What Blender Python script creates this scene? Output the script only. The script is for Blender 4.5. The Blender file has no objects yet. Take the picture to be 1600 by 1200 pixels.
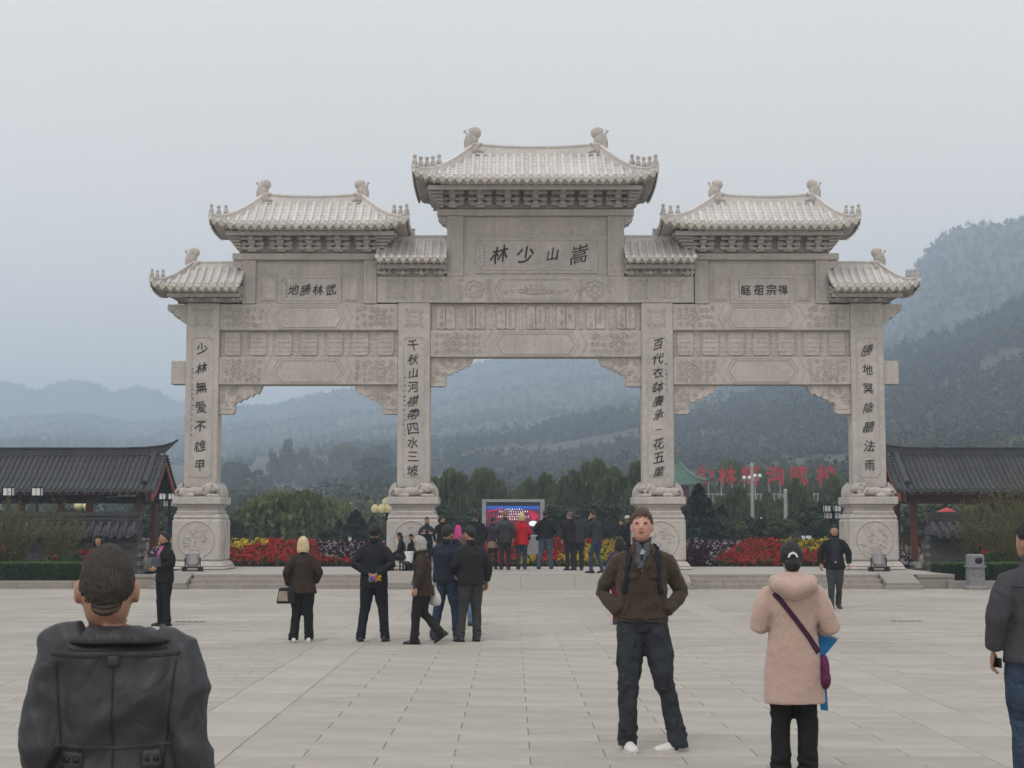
import bpy, bmesh, math, random
import numpy as np
from mathutils import Vector, Matrix, noise as mnoise
R = math.radians
SC = bpy.context.scene
COL = SC.collection
random.seed(7)

# ------------------------------------------------------------------ camera, world, sun, exposure
CAM_H = 1.71
F_PX = 2430.0
PITCH = math.atan(219.0 / F_PX)
cam_d = bpy.data.cameras.new('camera'); cam = bpy.data.objects.new('camera', cam_d); COL.objects.link(cam)
cam.location = (0, 0, CAM_H); cam.rotation_euler = (R(90) + PITCH, 0, 0)
cam_d.sensor_fit = 'HORIZONTAL'; cam_d.sensor_width = 36.0; cam_d.lens = 36.0 * F_PX / 1600.0
cam_d.clip_start = 0.1; cam_d.clip_end = 20000
SC.camera = cam

SUN_EL, SUN_AZ = R(58), R(205)
world = bpy.data.worlds.new('World'); SC.world = world; world.use_nodes = True
nt = world.node_tree; nt.nodes.clear()
sky = nt.nodes.new('ShaderNodeTexSky'); sky.sky_type = 'NISHITA'; sky.sun_disc = False
sky.sun_elevation = SUN_EL; sky.sun_rotation = SUN_AZ; sky.air_density = 1.2; sky.dust_density = 4.0
tc = nt.nodes.new('ShaderNodeTexCoord'); sep = nt.nodes.new('ShaderNodeSeparateXYZ')
nt.links.new(tc.outputs['Generated'], sep.inputs[0])
ramp = nt.nodes.new('ShaderNodeValToRGB')           # overcast: the cloud deck is brighter overhead than near the horizon
nt.links.new(sep.outputs['Z'], ramp.inputs[0])
e = ramp.color_ramp.elements
e[0].position = 0.0; e[0].color = (0.82, 0.74, 0.66, 1)
e[1].position = 1.0; e[1].color = (1.08, 1.05, 1.04, 1)
for p_, c_ in ((0.12, (0.83, 0.76, 0.68, 1)), (0.33, (0.82, 0.775, 0.725, 1)), (0.6, (0.97, 0.965, 0.95, 1))):
    q = ramp.color_ramp.elements.new(p_); q.color = c_
nz = nt.nodes.new('ShaderNodeTexNoise'); nz.inputs['Scale'].default_value = 1.6; nz.inputs['Detail'].default_value = 4
nt.links.new(tc.outputs['Generated'], nz.inputs['Vector'])
mr = nt.nodes.new('ShaderNodeMapRange'); mr.inputs['To Min'].default_value = 0.93 * 11.9; mr.inputs['To Max'].default_value = 1.07 * 11.9
nt.links.new(nz.outputs['Fac'], mr.inputs['Value'])
vm = nt.nodes.new('ShaderNodeVectorMath'); vm.operation = 'SCALE'
nt.links.new(ramp.outputs['Color'], vm.inputs[0]); nt.links.new(mr.outputs[0], vm.inputs['Scale'])
mx = nt.nodes.new('ShaderNodeMix'); mx.data_type = 'RGBA'; mx.inputs['Factor'].default_value = 0.9
nt.links.new(sky.outputs[0], mx.inputs['A']); nt.links.new(vm.outputs[0], mx.inputs['B'])
bg = nt.nodes.new('ShaderNodeBackground'); bg.inputs['Strength'].default_value = 0.10
wo = nt.nodes.new('ShaderNodeOutputWorld')
nt.links.new(mx.outputs['Result'], bg.inputs[0]); nt.links.new(bg.outputs[0], wo.inputs[0])

sun_d = bpy.data.lights.new('sun', 'SUN'); sun_d.energy = 0.9; sun_d.angle = R(18); sun_d.color = (1.0, 0.965, 0.92)
sun = bpy.data.objects.new('sun', sun_d); COL.objects.link(sun)
sd = Vector((math.sin(SUN_AZ) * math.cos(SUN_EL), math.cos(SUN_AZ) * math.cos(SUN_EL), math.sin(SUN_EL)))
sun.rotation_euler = sd.to_track_quat('Z', 'Y').to_euler()
SC.view_settings.view_transform = 'Standard'; SC.view_settings.look = 'None'
SC.view_settings.exposure = 0.0; SC.view_settings.gamma = 1.0; SC.view_settings.use_curve_mapping = False
SC.render.engine = 'CYCLES'
SC.cycles.use_denoising = True
SC.cycles.max_bounces = 6; SC.cycles.diffuse_bounces = 3; SC.cycles.volume_bounces = 2; SC.cycles.transparent_max_bounces = 8

# ------------------------------------------------------------------ photograph pixel -> place at distance Y
CT, ST = math.cos(PITCH), math.sin(PITCH)
def dz(py, Y):
    return Y * math.tan(PITCH + math.atan((600.0 - py) / F_PX))
def ZP(py, Y):
    return CAM_H + dz(py, Y)
def XP(px, Y, py=819.0):
    return (px - 800.0) / F_PX * (Y * CT + dz(py, Y) * ST)
def PX(px, py, Y):
    return XP(px, Y, py), ZP(py, Y)
def YG(py, z=0.0):                      # distance of a point at height z seen at row py
    a = PITCH + math.atan((600.0 - py) / F_PX)
    return (z - CAM_H) / math.tan(a)

# ------------------------------------------------------------------ materials
MATS = {}
def mat(name, col, rough=0.8, var=0.12, scale=6.0, bump=0.0, bscale=None, metal=0.0, spec=0.3, col2=None, rnd=0.0,
        stretch=(1, 1, 1), detail=5, emit=None, blotch=0.0, sheen=0.0, two=False, sss=0.0, streak=0.0):
    if name in MATS: return MATS[name]
    m = bpy.data.materials.new(name); m.use_nodes = True; t = m.node_tree; N, L = t.nodes, t.links
    b = N['Principled BSDF']; b.inputs['Roughness'].default_value = rough; b.inputs['Metallic'].default_value = metal
    b.inputs['Specular IOR Level'].default_value = spec
    if sheen: b.inputs['Sheen Weight'].default_value = sheen
    co = N.new('ShaderNodeTexCoord'); mp = N.new('ShaderNodeMapping'); mp.inputs['Scale'].default_value = stretch
    L.new(co.outputs['Object'], mp.inputs['Vector'])
    n1 = N.new('ShaderNodeTexNoise'); n1.inputs['Scale'].default_value = scale; n1.inputs['Detail'].default_value = detail
    n1.inputs['Roughness'].default_value = 0.62
    L.new(mp.outputs[0], n1.inputs['Vector'])
    c2 = col2 if col2 else tuple(c * (1 - 2.2 * var) for c in col)
    c1 = col if col2 else tuple(min(1, c * (1 + 2.2 * var)) for c in col)
    mxn = N.new('ShaderNodeMix'); mxn.data_type = 'RGBA'
    mxn.inputs['A'].default_value = (*c2, 1); mxn.inputs['B'].default_value = (*c1, 1)
    r1 = N.new('ShaderNodeMapRange'); r1.inputs['From Min'].default_value = 0.28; r1.inputs['From Max'].default_value = 0.72
    L.new(n1.outputs['Fac'], r1.inputs['Value']); L.new(r1.outputs[0], mxn.inputs['Factor'])
    out = mxn.outputs['Result']
    if blotch:
        n3 = N.new('ShaderNodeTexNoise'); n3.inputs['Scale'].default_value = scale * 0.13; n3.inputs['Detail'].default_value = 6
        L.new(co.outputs['Object'], n3.inputs['Vector'])
        r3 = N.new('ShaderNodeMapRange'); r3.inputs['From Min'].default_value = 0.3; r3.inputs['From Max'].default_value = 0.7
        r3.inputs['To Min'].default_value = 1 - blotch; r3.inputs['To Max'].default_value = 1 + blotch * 0.5
        L.new(n3.outputs['Fac'], r3.inputs['Value'])
        v3 = N.new('ShaderNodeVectorMath'); v3.operation = 'SCALE'; L.new(out, v3.inputs[0]); L.new(r3.outputs[0], v3.inputs['Scale']); out = v3.outputs[0]
    if streak:
        m5 = N.new('ShaderNodeMapping'); m5.inputs['Scale'].default_value = (5, 5, .45); L.new(co.outputs['Object'], m5.inputs['Vector'])
        n5 = N.new('ShaderNodeTexNoise'); n5.inputs['Scale'].default_value = 1.0; n5.inputs['Detail'].default_value = 7; n5.inputs['Roughness'].default_value = .7; L.new(m5.outputs[0], n5.inputs['Vector'])
        r5 = N.new('ShaderNodeMapRange'); r5.inputs['From Min'].default_value = .48; r5.inputs['From Max'].default_value = .72; r5.inputs['To Min'].default_value = 1; r5.inputs['To Max'].default_value = 1-streak; L.new(n5.outputs['Fac'], r5.inputs['Value'])
        v5 = N.new('ShaderNodeVectorMath'); v5.operation = 'SCALE'; L.new(out, v5.inputs[0]); L.new(r5.outputs[0], v5.inputs['Scale']); out = v5.outputs[0]
    if rnd:
        oi = N.new('ShaderNodeObjectInfo'); ge = N.new('ShaderNodeNewGeometry')
        ad = N.new('ShaderNodeMath'); ad.operation = 'ADD'; L.new(oi.outputs['Random'], ad.inputs[0]); L.new(ge.outputs['Random Per Island'], ad.inputs[1])
        fr = N.new('ShaderNodeMath'); fr.operation = 'FRACT'; L.new(ad.outputs[0], fr.inputs[0])
        r4 = N.new('ShaderNodeMapRange'); r4.inputs['To Min'].default_value = 1 - rnd; r4.inputs['To Max'].default_value = 1 + rnd
        L.new(fr.outputs[0], r4.inputs['Value'])
        v4 = N.new('ShaderNodeVectorMath'); v4.operation = 'SCALE'; L.new(out, v4.inputs[0]); L.new(r4.outputs[0], v4.inputs['Scale']); out = v4.outputs[0]
    L.new(out, b.inputs['Base Color'])
    if bump:
        n2 = N.new('ShaderNodeTexNoise'); n2.inputs['Scale'].default_value = bscale or scale * 4; n2.inputs['Detail'].default_value = 4
        L.new(mp.outputs[0], n2.inputs['Vector'])
        bp = N.new('ShaderNodeBump'); bp.inputs['Strength'].default_value = bump; bp.inputs['Distance'].default_value = 0.02
        L.new(n2.outputs['Fac'], bp.inputs['Height']); L.new(bp.outputs[0], b.inputs['Normal'])
    if emit:
        b.inputs['Emission Color'].default_value = (*emit[0], 1); b.inputs['Emission Strength'].default_value = emit[1]
    if sss:
        b.inputs['Subsurface Weight'].default_value = sss; b.inputs['Subsurface Radius'].default_value = (0.01, 0.004, 0.002)
    MATS[name] = m
    return m
def leafmat(name, col, col2, trans=0.25, rnd=0.35):
    """leaves: colour differs from leaf to leaf, a little light passes through"""
    if name in MATS: return MATS[name]
    m = bpy.data.materials.new(name); m.use_nodes = True; t = m.node_tree; N, L = t.nodes, t.links
    b = N['Principled BSDF']; b.inputs['Roughness'].default_value = 0.65; b.inputs['Specular IOR Level'].default_value = 0.25
    ge = N.new('ShaderNodeNewGeometry'); mxn = N.new('ShaderNodeMix'); mxn.data_type = 'RGBA'
    mxn.inputs['A'].default_value = (*col, 1); mxn.inputs['B'].default_value = (*col2, 1)
    co = N.new('ShaderNodeTexCoord'); n1 = N.new('ShaderNodeTexNoise'); n1.inputs['Scale'].default_value = 0.9; n1.inputs['Detail'].default_value = 2
    L.new(co.outputs['Object'], n1.inputs['Vector'])
    ad = N.new('ShaderNodeMath'); ad.operation = 'MULTIPLY_ADD'; ad.inputs[1].default_value = rnd; L.new(ge.outputs['Random Per Island'], ad.inputs[0])
    r1 = N.new('ShaderNodeMapRange'); r1.inputs['From Min'].default_value = 0.3; r1.inputs['From Max'].default_value = 0.7; r1.inputs['To Max'].default_value = 1 - rnd
    L.new(n1.outputs['Fac'], r1.inputs['Value']); L.new(r1.outputs[0], ad.inputs[2]); L.new(ad.outputs[0], mxn.inputs['Factor'])
    L.new(mxn.outputs['Result'], b.inputs['Base Color'])
    if trans:
        tr = N.new('ShaderNodeBsdfTranslucent'); L.new(mxn.outputs['Result'], tr.inputs[0]); ms = N.new('ShaderNodeMixShader'); ms.inputs[0].default_value = trans
        L.new(b.outputs[0], ms.inputs[1]); L.new(tr.outputs[0], ms.inputs[2]); L.new(ms.outputs[0], N['Material Output'].inputs[0])
    MATS[name] = m
    return m

# ------------------------------------------------------------------ mesh builder and object helpers
def rotz(p, a):
    c, s = math.cos(a), math.sin(a); return (p[0]*c - p[1]*s, p[0]*s + p[1]*c, p[2])
class MB:
    def __init__(s): s.v = []; s.f = []; s.mi = []
    def add(s, vs, fs, mi=0):
        o = len(s.v); s.v.extend([tuple(p) for p in vs]); s.f.extend([tuple(i + o for i in f) for f in fs]); s.mi.extend([mi]*len(fs)); return s
    def box(s, x0, x1, y0, y1, z0, z1, mi=0):
        if x0 > x1: x0, x1 = x1, x0
        if y0 > y1: y0, y1 = y1, y0
        if z0 > z1: z0, z1 = z1, z0
        return s.add([(x0,y0,z0),(x1,y0,z0),(x1,y1,z0),(x0,y1,z0),(x0,y0,z1),(x1,y0,z1),(x1,y1,z1),(x0,y1,z1)],
              [(0,3,2,1),(4,5,6,7),(0,1,5,4),(1,2,6,5),(2,3,7,6),(3,0,4,7)], mi)
    def frus(s, x0, x1, y0, y1, z0, X0, X1, Y0, Y1, z1, mi=0):
        return s.add([(x0,y0,z0),(x1,y0,z0),(x1,y1,z0),(x0,y1,z0),(X0,Y0,z1),(X1,Y0,z1),(X1,Y1,z1),(X0,Y1,z1)],
              [(0,3,2,1),(4,5,6,7),(0,1,5,4),(1,2,6,5),(2,3,7,6),(3,0,4,7)], mi)
    def prism(s, poly, y0, y1, mi=0):           # poly in x,z, counter-clockwise seen from -Y
        n = len(poly)
        vs = [(x, y0, z) for x, z in poly] + [(x, y1, z) for x, z in poly]
        fs = [tuple(range(n)), tuple(range(2*n-1, n-1, -1))] + [(i, i+n, (i+1) % n + n, (i+1) % n) for i in range(n)]
        return s.add(vs, fs, mi)
    def prismx(s, poly, x0, x1, mi=0):          # poly in y,z
        n = len(poly)
        vs = [(x0, y, z) for y, z in poly] + [(x1, y, z) for y, z in poly]
        fs = [tuple(range(n-1, -1, -1)), tuple(range(n, 2*n))] + [(i, (i+1) % n, (i+1) % n + n, i+n) for i in range(n)]
        return s.add(vs, fs, mi)
    def rings(s, rings, caps=True, mi=0, close=False):
        n = len(rings[0]); vs = [p for r in rings for p in r]; fs = []
        m = len(rings)
        for i in range(m - (0 if close else 1)):
            a, b = i*n, ((i+1) % m)*n
            for j in range(n): fs.append((a+j, a+(j+1) % n, b+(j+1) % n, b+j))
        if caps and not close:
            fs.append(tuple(range(n-1, -1, -1))); fs.append(tuple(range((m-1)*n, m*n)))
        return s.add(vs, fs, mi)
    def lathe(s, prof, c=(0,0,0), n=16, mi=0, sy=1.0):
        return s.rings([[(c[0]+r*math.cos(2*math.pi*j/n), c[1]+sy*r*math.sin(2*math.pi*j/n), c[2]+z) for j in range(n)] for r, z in prof], True, mi)
    def tube(s, pts, rad, n=8, mi=0, flat=1.0, caps=True):
        pts = [Vector(p) for p in pts]
        if not hasattr(rad, '__len__'): rad = [rad]*len(pts)
        rs = []; up = None
        for i, p in enumerate(pts):
            d = (pts[min(i+1, len(pts)-1)] - pts[max(i-1, 0)])
            if d.length < 1e-9: d = Vector((0,0,1))
            d.normalize()
            if up is None:
                a = Vector((0,0,1)) if abs(d.z) < 0.9 else Vector((0,1,0))
                up = (a - d*a.dot(d)).normalized()
            else:
                up = (up - d*up.dot(d))
                up = up.normalized() if up.length > 1e-6 else Vector((1,0,0))
            sd_ = d.cross(up)
            r = rad[i]; ra, rb = (r if hasattr(r, '__len__') else (r, r*flat))
            rs.append([tuple(p + sd_*(ra*math.cos(2*math.pi*j/n)) + up*(rb*math.sin(2*math.pi*j/n))) for j in range(n)])
        return s.rings(rs, caps, mi)
    def ell(s, c, r, n=12, m=8, rot=None, mi=0):
        rs = []
        M = rot if rot is not None else Matrix.Identity(3)
        for i in range(m+1):
            a = -math.pi/2 + math.pi*i/m
            a = max(-math.pi/2+0.04, min(math.pi/2-0.04, a))
            rs.append([tuple(Vector(c) + M @ Vector((r[0]*math.cos(a)*math.cos(2*math.pi*j/n), r[1]*math.cos(a)*math.sin(2*math.pi*j/n), r[2]*math.sin(a)))) for j in range(n)])
        return s.rings(rs, True, mi)
    def mesh(s, name, mats, smooth=False):
        me = bpy.data.meshes.new(name); me.from_pydata(s.v, [], s.f); me.update()
        for m in (mats if isinstance(mats, (list, tuple)) else [mats]): me.materials.append(m)
        if any(s.mi): me.polygons.foreach_set('material_index', s.mi)
        if smooth: me.polygons.foreach_set('use_smooth', [True]*len(me.polygons))
        return me
    def obj(s, name, mats, parent=None, smooth=False, bevel=0, local=False, kind=None):
        return link(name, s.mesh(name, mats, smooth), parent, bevel, local, kind)
def link(name, me, parent=None, bevel=0, local=False, kind=None):
    o = bpy.data.objects.new(name, me); COL.objects.link(o)
    if parent is not None:
        o.parent = parent
        if parent.type == 'EMPTY' and not local: o.location = -parent.location
    if bevel:
        b = o.modifiers.new('bevel', 'BEVEL'); b.width = bevel; b.segments = 1; b.limit_method = 'ANGLE'; b.angle_limit = R(40)
    if kind: o['kind'] = kind
    return o
def tag(o, label=None, cat=None, group=None, kind=None):
    if label: o['label'] = label
    if cat: o['category'] = cat
    if group: o['group'] = group
    if kind: o['kind'] = kind
    return o
def thing(name, label, cat, loc=(0,0,0), rz=0.0, group=None):
    o = bpy.data.objects.new(name, None); COL.objects.link(o); o.empty_display_size = 0.2
    o.location = loc; o.rotation_euler = (0,0,rz); return tag(o, label, cat, group)
def copy_tree(o, parent=None):
    c = o.copy(); COL.objects.link(c)
    if parent is not None: c.parent = parent
    for ch in list(o.children): copy_tree(ch, c)
    return c
def quads_mesh(name, V, mats, mi=None, tri=False):
    """V: (n,4,3) numpy quads (or n,3,3 triangles) -> one mesh"""
    k = V.shape[1]; n = V.shape[0]
    me = bpy.data.meshes.new(name); me.vertices.add(n*k); me.vertices.foreach_set('co', V.reshape(-1).astype(np.float32))
    me.loops.add(n*k); me.loops.foreach_set('vertex_index', np.arange(n*k, dtype=np.int32))
    me.polygons.add(n); me.polygons.foreach_set('loop_start', np.arange(0, n*k, k, dtype=np.int32))
    me.polygons.foreach_set('loop_total', np.full(n, k, dtype=np.int32))
    for m in (mats if isinstance(mats, (list, tuple)) else [mats]): me.materials.append(m)
    if mi is not None: me.polygons.foreach_set('material_index', np.asarray(mi, dtype=np.int32))
    me.update(calc_edges=True); return me

# glyph outlines are made first, while the scene is still small
def glyph(ch, off=0.012):
    cu = bpy.data.curves.new('glyph', 'FONT'); cu.body = ch; cu.size = 1.0; cu.extrude = 0.006; cu.offset = off
    cu.align_x = 'CENTER'; cu.align_y = 'CENTER'; cu.resolution_u = 3
    ob = bpy.data.objects.new('glyph', cu); COL.objects.link(ob)
    dg = bpy.context.evaluated_depsgraph_get(); me = bpy.data.meshes.new_from_object(ob.evaluated_get(dg))
    co = [tuple(v.co) for v in me.vertices]; fa = [tuple(p.vertices) for p in me.polygons]
    bpy.data.objects.remove(ob); bpy.data.curves.remove(cu); bpy.data.meshes.remove(me)
    xs = [c[0] for c in co]; ys = [c[1] for c in co]
    if not xs: return ([], [])
    cx, cy = (min(xs)+max(xs))/2, (min(ys)+max(ys))/2; sc = 1.0/max(max(xs)-min(xs), max(ys)-min(ys))
    return ([((x-cx)*sc, (y-cy)*sc, z) for x, y, z in co], fa)
GL = {}
for ch in '少林無愛不雄甲千秋山河襟帶四水三坡百代衣鉢賡承一花五葉勝地冥陰聽法雨嵩武禪宗祖庭': GL[ch] = glyph(ch, 0.0 if ch in '襟帶賡鉢勝陰聽禪葉愛四坡雄嵩承無' else (0.012 if ch in '少山林武祖宗庭' else 0.002))
for ch in '少林塔沟武校': GL['s'+ch] = glyph(ch, 0.0)
GRND = random.Random(3)
def put_glyph(mb, ch, x, y, z, size, brush=True, thick=0.012, mi=0, sx=1.0):
    """a character standing in the xz plane, facing -Y; brush writing leans and swells a little"""
    co, fa = GL[ch]; sh = GRND.uniform(-0.08, 0.22) if brush else 0; ro = GRND.uniform(-0.12, 0.10) if brush else 0
    ph = GRND.uniform(0, 6.28); out = []
    for a, b, c in co:
        if brush:
            a2 = (a + sh*b + 0.045*math.sin(5*b+ph))*(1-.22*abs(b+.1)); b2 = b + 0.05*math.sin(4.5*a+ph) + 0.10*a
            a, b = a2*math.cos(ro)-b2*math.sin(ro), a2*math.sin(ro)+b2*math.cos(ro)
        out.append((x + a*size*sx, y - thick*(1 if c > 0 else 0), z + b*size))
    mb.add(out, fa, mi)
# ------------------------------------------------------------------ stone, paving and terrain materials
M_STONE = mat('pale_granite', (0.462, 0.428, 0.402), 0.78, 0.06, 9, 0.25, 90, blotch=0.13, streak=.13)
M_STONE_IN = mat('granite_relief', (0.472, 0.432, 0.403), 0.82, 0.08, 12, 0.35, 70, blotch=0.14, streak=.15)
M_ROOFST = mat('granite_roof', (0.60, 0.575, 0.555), 0.75, 0.06, 8, 0.2, 80, rnd=0.045, blotch=0.12)
M_EAVE = mat('granite_eave_lichen', (0.43, 0.405, 0.35), 0.85, 0.09, 9, 0.3, 60, rnd=0.06)
M_SLAB = mat('paving_granite', (0.350, 0.324, 0.286), 0.72, 0.035, 2.6, 0.15, 60, rnd=0.07, blotch=0.16)
M_BAND = mat('band_granite', (0.358, 0.332, 0.294), 0.72, 0.03, 2.6, 0.12, 60, rnd=0.04, blotch=0.14)
M_JOINT = mat('joint_grout', (0.17, 0.155, 0.14), 0.95, 0.1, 8)
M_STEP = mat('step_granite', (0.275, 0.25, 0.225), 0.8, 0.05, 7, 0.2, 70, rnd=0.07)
M_SOIL = mat('soil', (0.06, 0.045, 0.03), 0.95, 0.2, 4)
M_GRASS = mat('lawn_ground', (0.06, 0.085, 0.03), 0.95, 0.25, 1.3, 0.5, 20)
X0 = 0.69                                              # the gate's axis

# hills: one terrain sheet, level near the plaza and rising to the wooded slope, the mountain and the far hills
def interp(tab, x):
    return float(np.interp(x, [a for a, b in tab], [b for a, b in tab]))
T1 = [(-400, 690), (300, 725), (350, 722), (430, 705), (500, 698), (560, 692), (640, 688), (700, 686), (780, 672), (850, 664), (900, 656), (990, 632), (1060, 634), (1100, 626), (1150, 616), (1200, 606), (1240, 592),
      (1340, 572), (1400, 556), (1440, 540), (1500, 520), (1550, 500), (1600, 476), (1700, 440), (2000, 400)]
D1 = [(-400, 760), (600, 760), (1100, 700), (1600, 620), (2000, 620)]
T2 = [(-400, 668), (0, 655), (120, 650), (200, 662), (290, 652), (330, 645), (380, 636), (430, 633), (450, 626), (480, 619), (515, 613), (550, 608), (600, 599), (650, 590), (700, 580), (740, 568.5), (762, 562.5), (800, 556),
      (860, 548), (950, 545), (1050, 540), (1200, 545), (1300, 536), (1350, 500), (1400, 462), (1440, 412), (1460, 386), (1478, 372), (1495, 362), (1505, 360), (1520, 353), (1545, 350), (1575, 347), (1600, 344), (1700, 330), (2000, 360)]
D2 = [(-400, 1900), (500, 2000), (900, 1900), (1200, 1600), (1400, 1300), (1600, 1180), (2000, 1180)]
T3 = [(-400, 590), (-100, 596), (0, 602), (25, 607), (55, 616), (80, 608), (102, 601), (130, 602), (152, 606), (165, 614), (178, 619), (192, 611), (212, 608), (240, 612), (262, 623), (280, 634), (310, 633), (350, 640), (420, 640), (500, 640), (700, 650), (1100, 660), (2000, 660)]
D3 = 2600.0
def col_profile(px):
    d1, d2 = interp(D1, px), interp(D2, px)
    z1, z2, z3 = ZP(interp(T1, px), d1), ZP(interp(T2, px), d2), ZP(interp(T3, px), D3)
    return [(0, 0.28), (150, 0.28), (d1*0.62, 0.28 + z1*0.30), (d1, z1), (d1+90, z1*0.93), (max(d2*0.8, d1+140), max(z1, z2*0.66)), (d2, z2), (d2+300, z2*0.6), (D3-450, min(z3*0.5, z2*0.55)), (D3, z3), (D3+500, z3*0.4), (D3+700, 0)]
def terr_noise(x, y):
    a = mnoise.fractal((x/210.0, y/210.0, 3.1), 1.0, 2.1, 5)
    return a
PCOLS = np.arange(-400, 2001, 6.0)
PROF = [col_profile(p) for p in PCOLS]
YROWS = np.concatenate([np.linspace(49.9, 200, 8), np.linspace(230, 900, 46), np.linspace(920, 2400, 70), np.linspace(2440, 3400, 30)])
def terrain_z(px, Y, noise=True):
    i = (px + 400)/6.0; i = max(0.0, min(len(PCOLS)-1.001, i)); a = int(i); f = i - a
    za = np.interp(Y, [p for p, q in PROF[a]], [q for p, q in PROF[a]]); zb = np.interp(Y, [p for p, q in PROF[a+1]], [q for p, q in PROF[a+1]])
    z = za*(1-f) + zb*f
    if noise and Y > 200:
        d1, d2 = interp(D1, px), interp(D2, px)
        k = min(abs(Y-d1)/120, abs(Y-d2)/200, abs(Y-D3)/200, 1.0) * min(1, (Y-200)/300)
        z += terr_noise((px-800)/F_PX*Y, Y) * 12 * (Y/1200) * (0.10 + 0.9*k)
    return z
vs = []; nr, nc = len(YROWS), len(PCOLS)
for Y in YROWS:
    for i, px in enumerate(PCOLS):
        vs.append(((px-800)/F_PX*Y*1.004, Y, terrain_z(px, Y)))
fs = [(r*nc+c, r*nc+c+1, (r+1)*nc+c+1, (r+1)*nc+c) for r in range(nr-1) for c in range(nc-1)]
M_HILL = mat('hill_scrub', (0.068, 0.066, 0.042), 0.95, 0.3, 0.02, 1.0, 0.16, col2=(0.034, 0.045, 0.028), detail=9)
mb = MB(); mb.add(vs, fs); tag(mb.obj('hills', M_HILL, smooth=True), kind='structure')
# flat land round the plaza, out to the hills
mb = MB(); mb.box(-160, 160, -30, 160, -0.6, -0.03); tag(mb.obj('ground', M_GRASS), kind='structure')

# ------------------------------------------------------------------ plaza: slabs in courses, two long bands towards the gate
mb = MB(); mb.box(-45, 45, -25, 49.0, -0.025, -0.008); plaza = tag(mb.obj('plaza', M_JOINT), kind='structure')
rg = random.Random(11)
slabs = []
CW = (3.50 + 2.11)/5.0
GAP = 0.0028; GY = 0.006
for r in range(-20, 104):
    y0 = 0.1 + r*0.4; y1 = y0 + 0.4
    if y1 > 42.0: break
    off = CW/2 if r % 2 else 0
    xs = [-2.11] + [-2.11 + off + k*CW for k in range(6) if -2.11+0.05 < -2.11 + off + k*CW < 3.45] + [3.50]
    for a, b in zip(xs[:-1], xs[1:]): slabs.append((a, b, y0, y1, 0))
    for sgn, st in ((-1, -2.78), (1, 4.10)):
        x = st; o2 = rg.uniform(0.2, 1.1); first = True
        while abs(x) < 24:
            w = o2 if first else 1.12; first = False; x2 = x + sgn*w
            slabs.append((min(x, x2), max(x, x2), y0, y1, 0)); x = x2
for bx0, bx1 in ((-2.78, -2.11), (3.50, 4.10)):
    y = -8.0
    while y < 41.9:
        slabs.append((bx0, bx1, y, min(y+1.6, 42.0), 1)); y += 1.6
def in_view(s):
    ym = s[3]
    if ym < 10.6: return 0
    xl = 0.333*ym
    if s[1] < -xl or s[0] > xl: return 0
    return 1.0/ym
slabs.sort(key=lambda s: -in_view(s))
cube_cache = {}
def slab_mesh(w, d, mt):
    k = (round(w, 3), round(d, 3), mt.name)
    if k not in cube_cache:
        m_ = MB(); g = GAP; b = 0.004
        m_.frus(-w/2+g, w/2-g, -d/2+GY, d/2-GY, -0.02, -w/2+g, w/2-g, -d/2+GY, d/2-GY, -b)
        m_.frus(-w/2+g, w/2-g, -d/2+GY, d/2-GY, -b, -w/2+g+b, w/2-g-b, -d/2+GY+b, d/2-GY-b, 0)
        m_.f = [f for i, f in enumerate(m_.f) if i not in (0, 1, 6)]
        cube_cache[k] = m_.mesh('paving_slab', mt)
    return cube_cache[k]
rest = MB()
for i, (a, b, c, d, kind) in enumerate(slabs):
    zj = rg.uniform(-0.0012, 0.0012)
    if i < 300:
        o = link('paving_slab', slab_mesh(b-a, d-c, M_BAND if kind else M_SLAB), plaza); o.location = ((a+b)/2, (c+d)/2, zj)
    else:
        g = GAP
        rest.add([(a+g, c+GY, -0.02), (b-g, c+GY, -0.02), (b-g, d-GY, -0.02), (a+g, d-GY, -0.02), (a+g, c+GY, zj), (b-g, c+GY, zj), (b-g, d-GY, zj), (a+g, d-GY, zj)],
                 [(4, 5, 6, 7), (0, 1, 5, 4), (1, 2, 6, 5), (3, 0, 4, 7)], kind)
tag(rest.obj('outlying_paving_slabs', [M_SLAB, M_BAND], plaza), kind='stuff')
# drain slots set in the paving
for nm, px, py, lab in (('a', 298, 972, 'row of dark drain slots in the paving beside the woman in the black suit'), ('b', 1418, 971, 'dark drain slots in the paving in front of the stone litter bin')):
    Y = YG(py); x = XP(px, Y, py)
    t = thing('floor_drain', lab, 'drain', (x, Y, 0), 0, 'drains in the paving')
    M_DARK = mat('dark_iron', (0.03, 0.028, 0.026), 0.6, 0.1, 10, metal=0.3)
    m_ = MB(); m_.box(-0.30, 0.30, -0.13, 0.13, 0.0015, 0.004); m_.obj('grate_frame', M_SLAB, t, local=True)
    for k in range(5):
        m_ = MB(); m_.box(-0.27+k*0.11, -0.20+k*0.11, -0.07, 0.07, 0.006, 0.010); m_.obj('slot', M_DARK, t, local=True)

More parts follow.
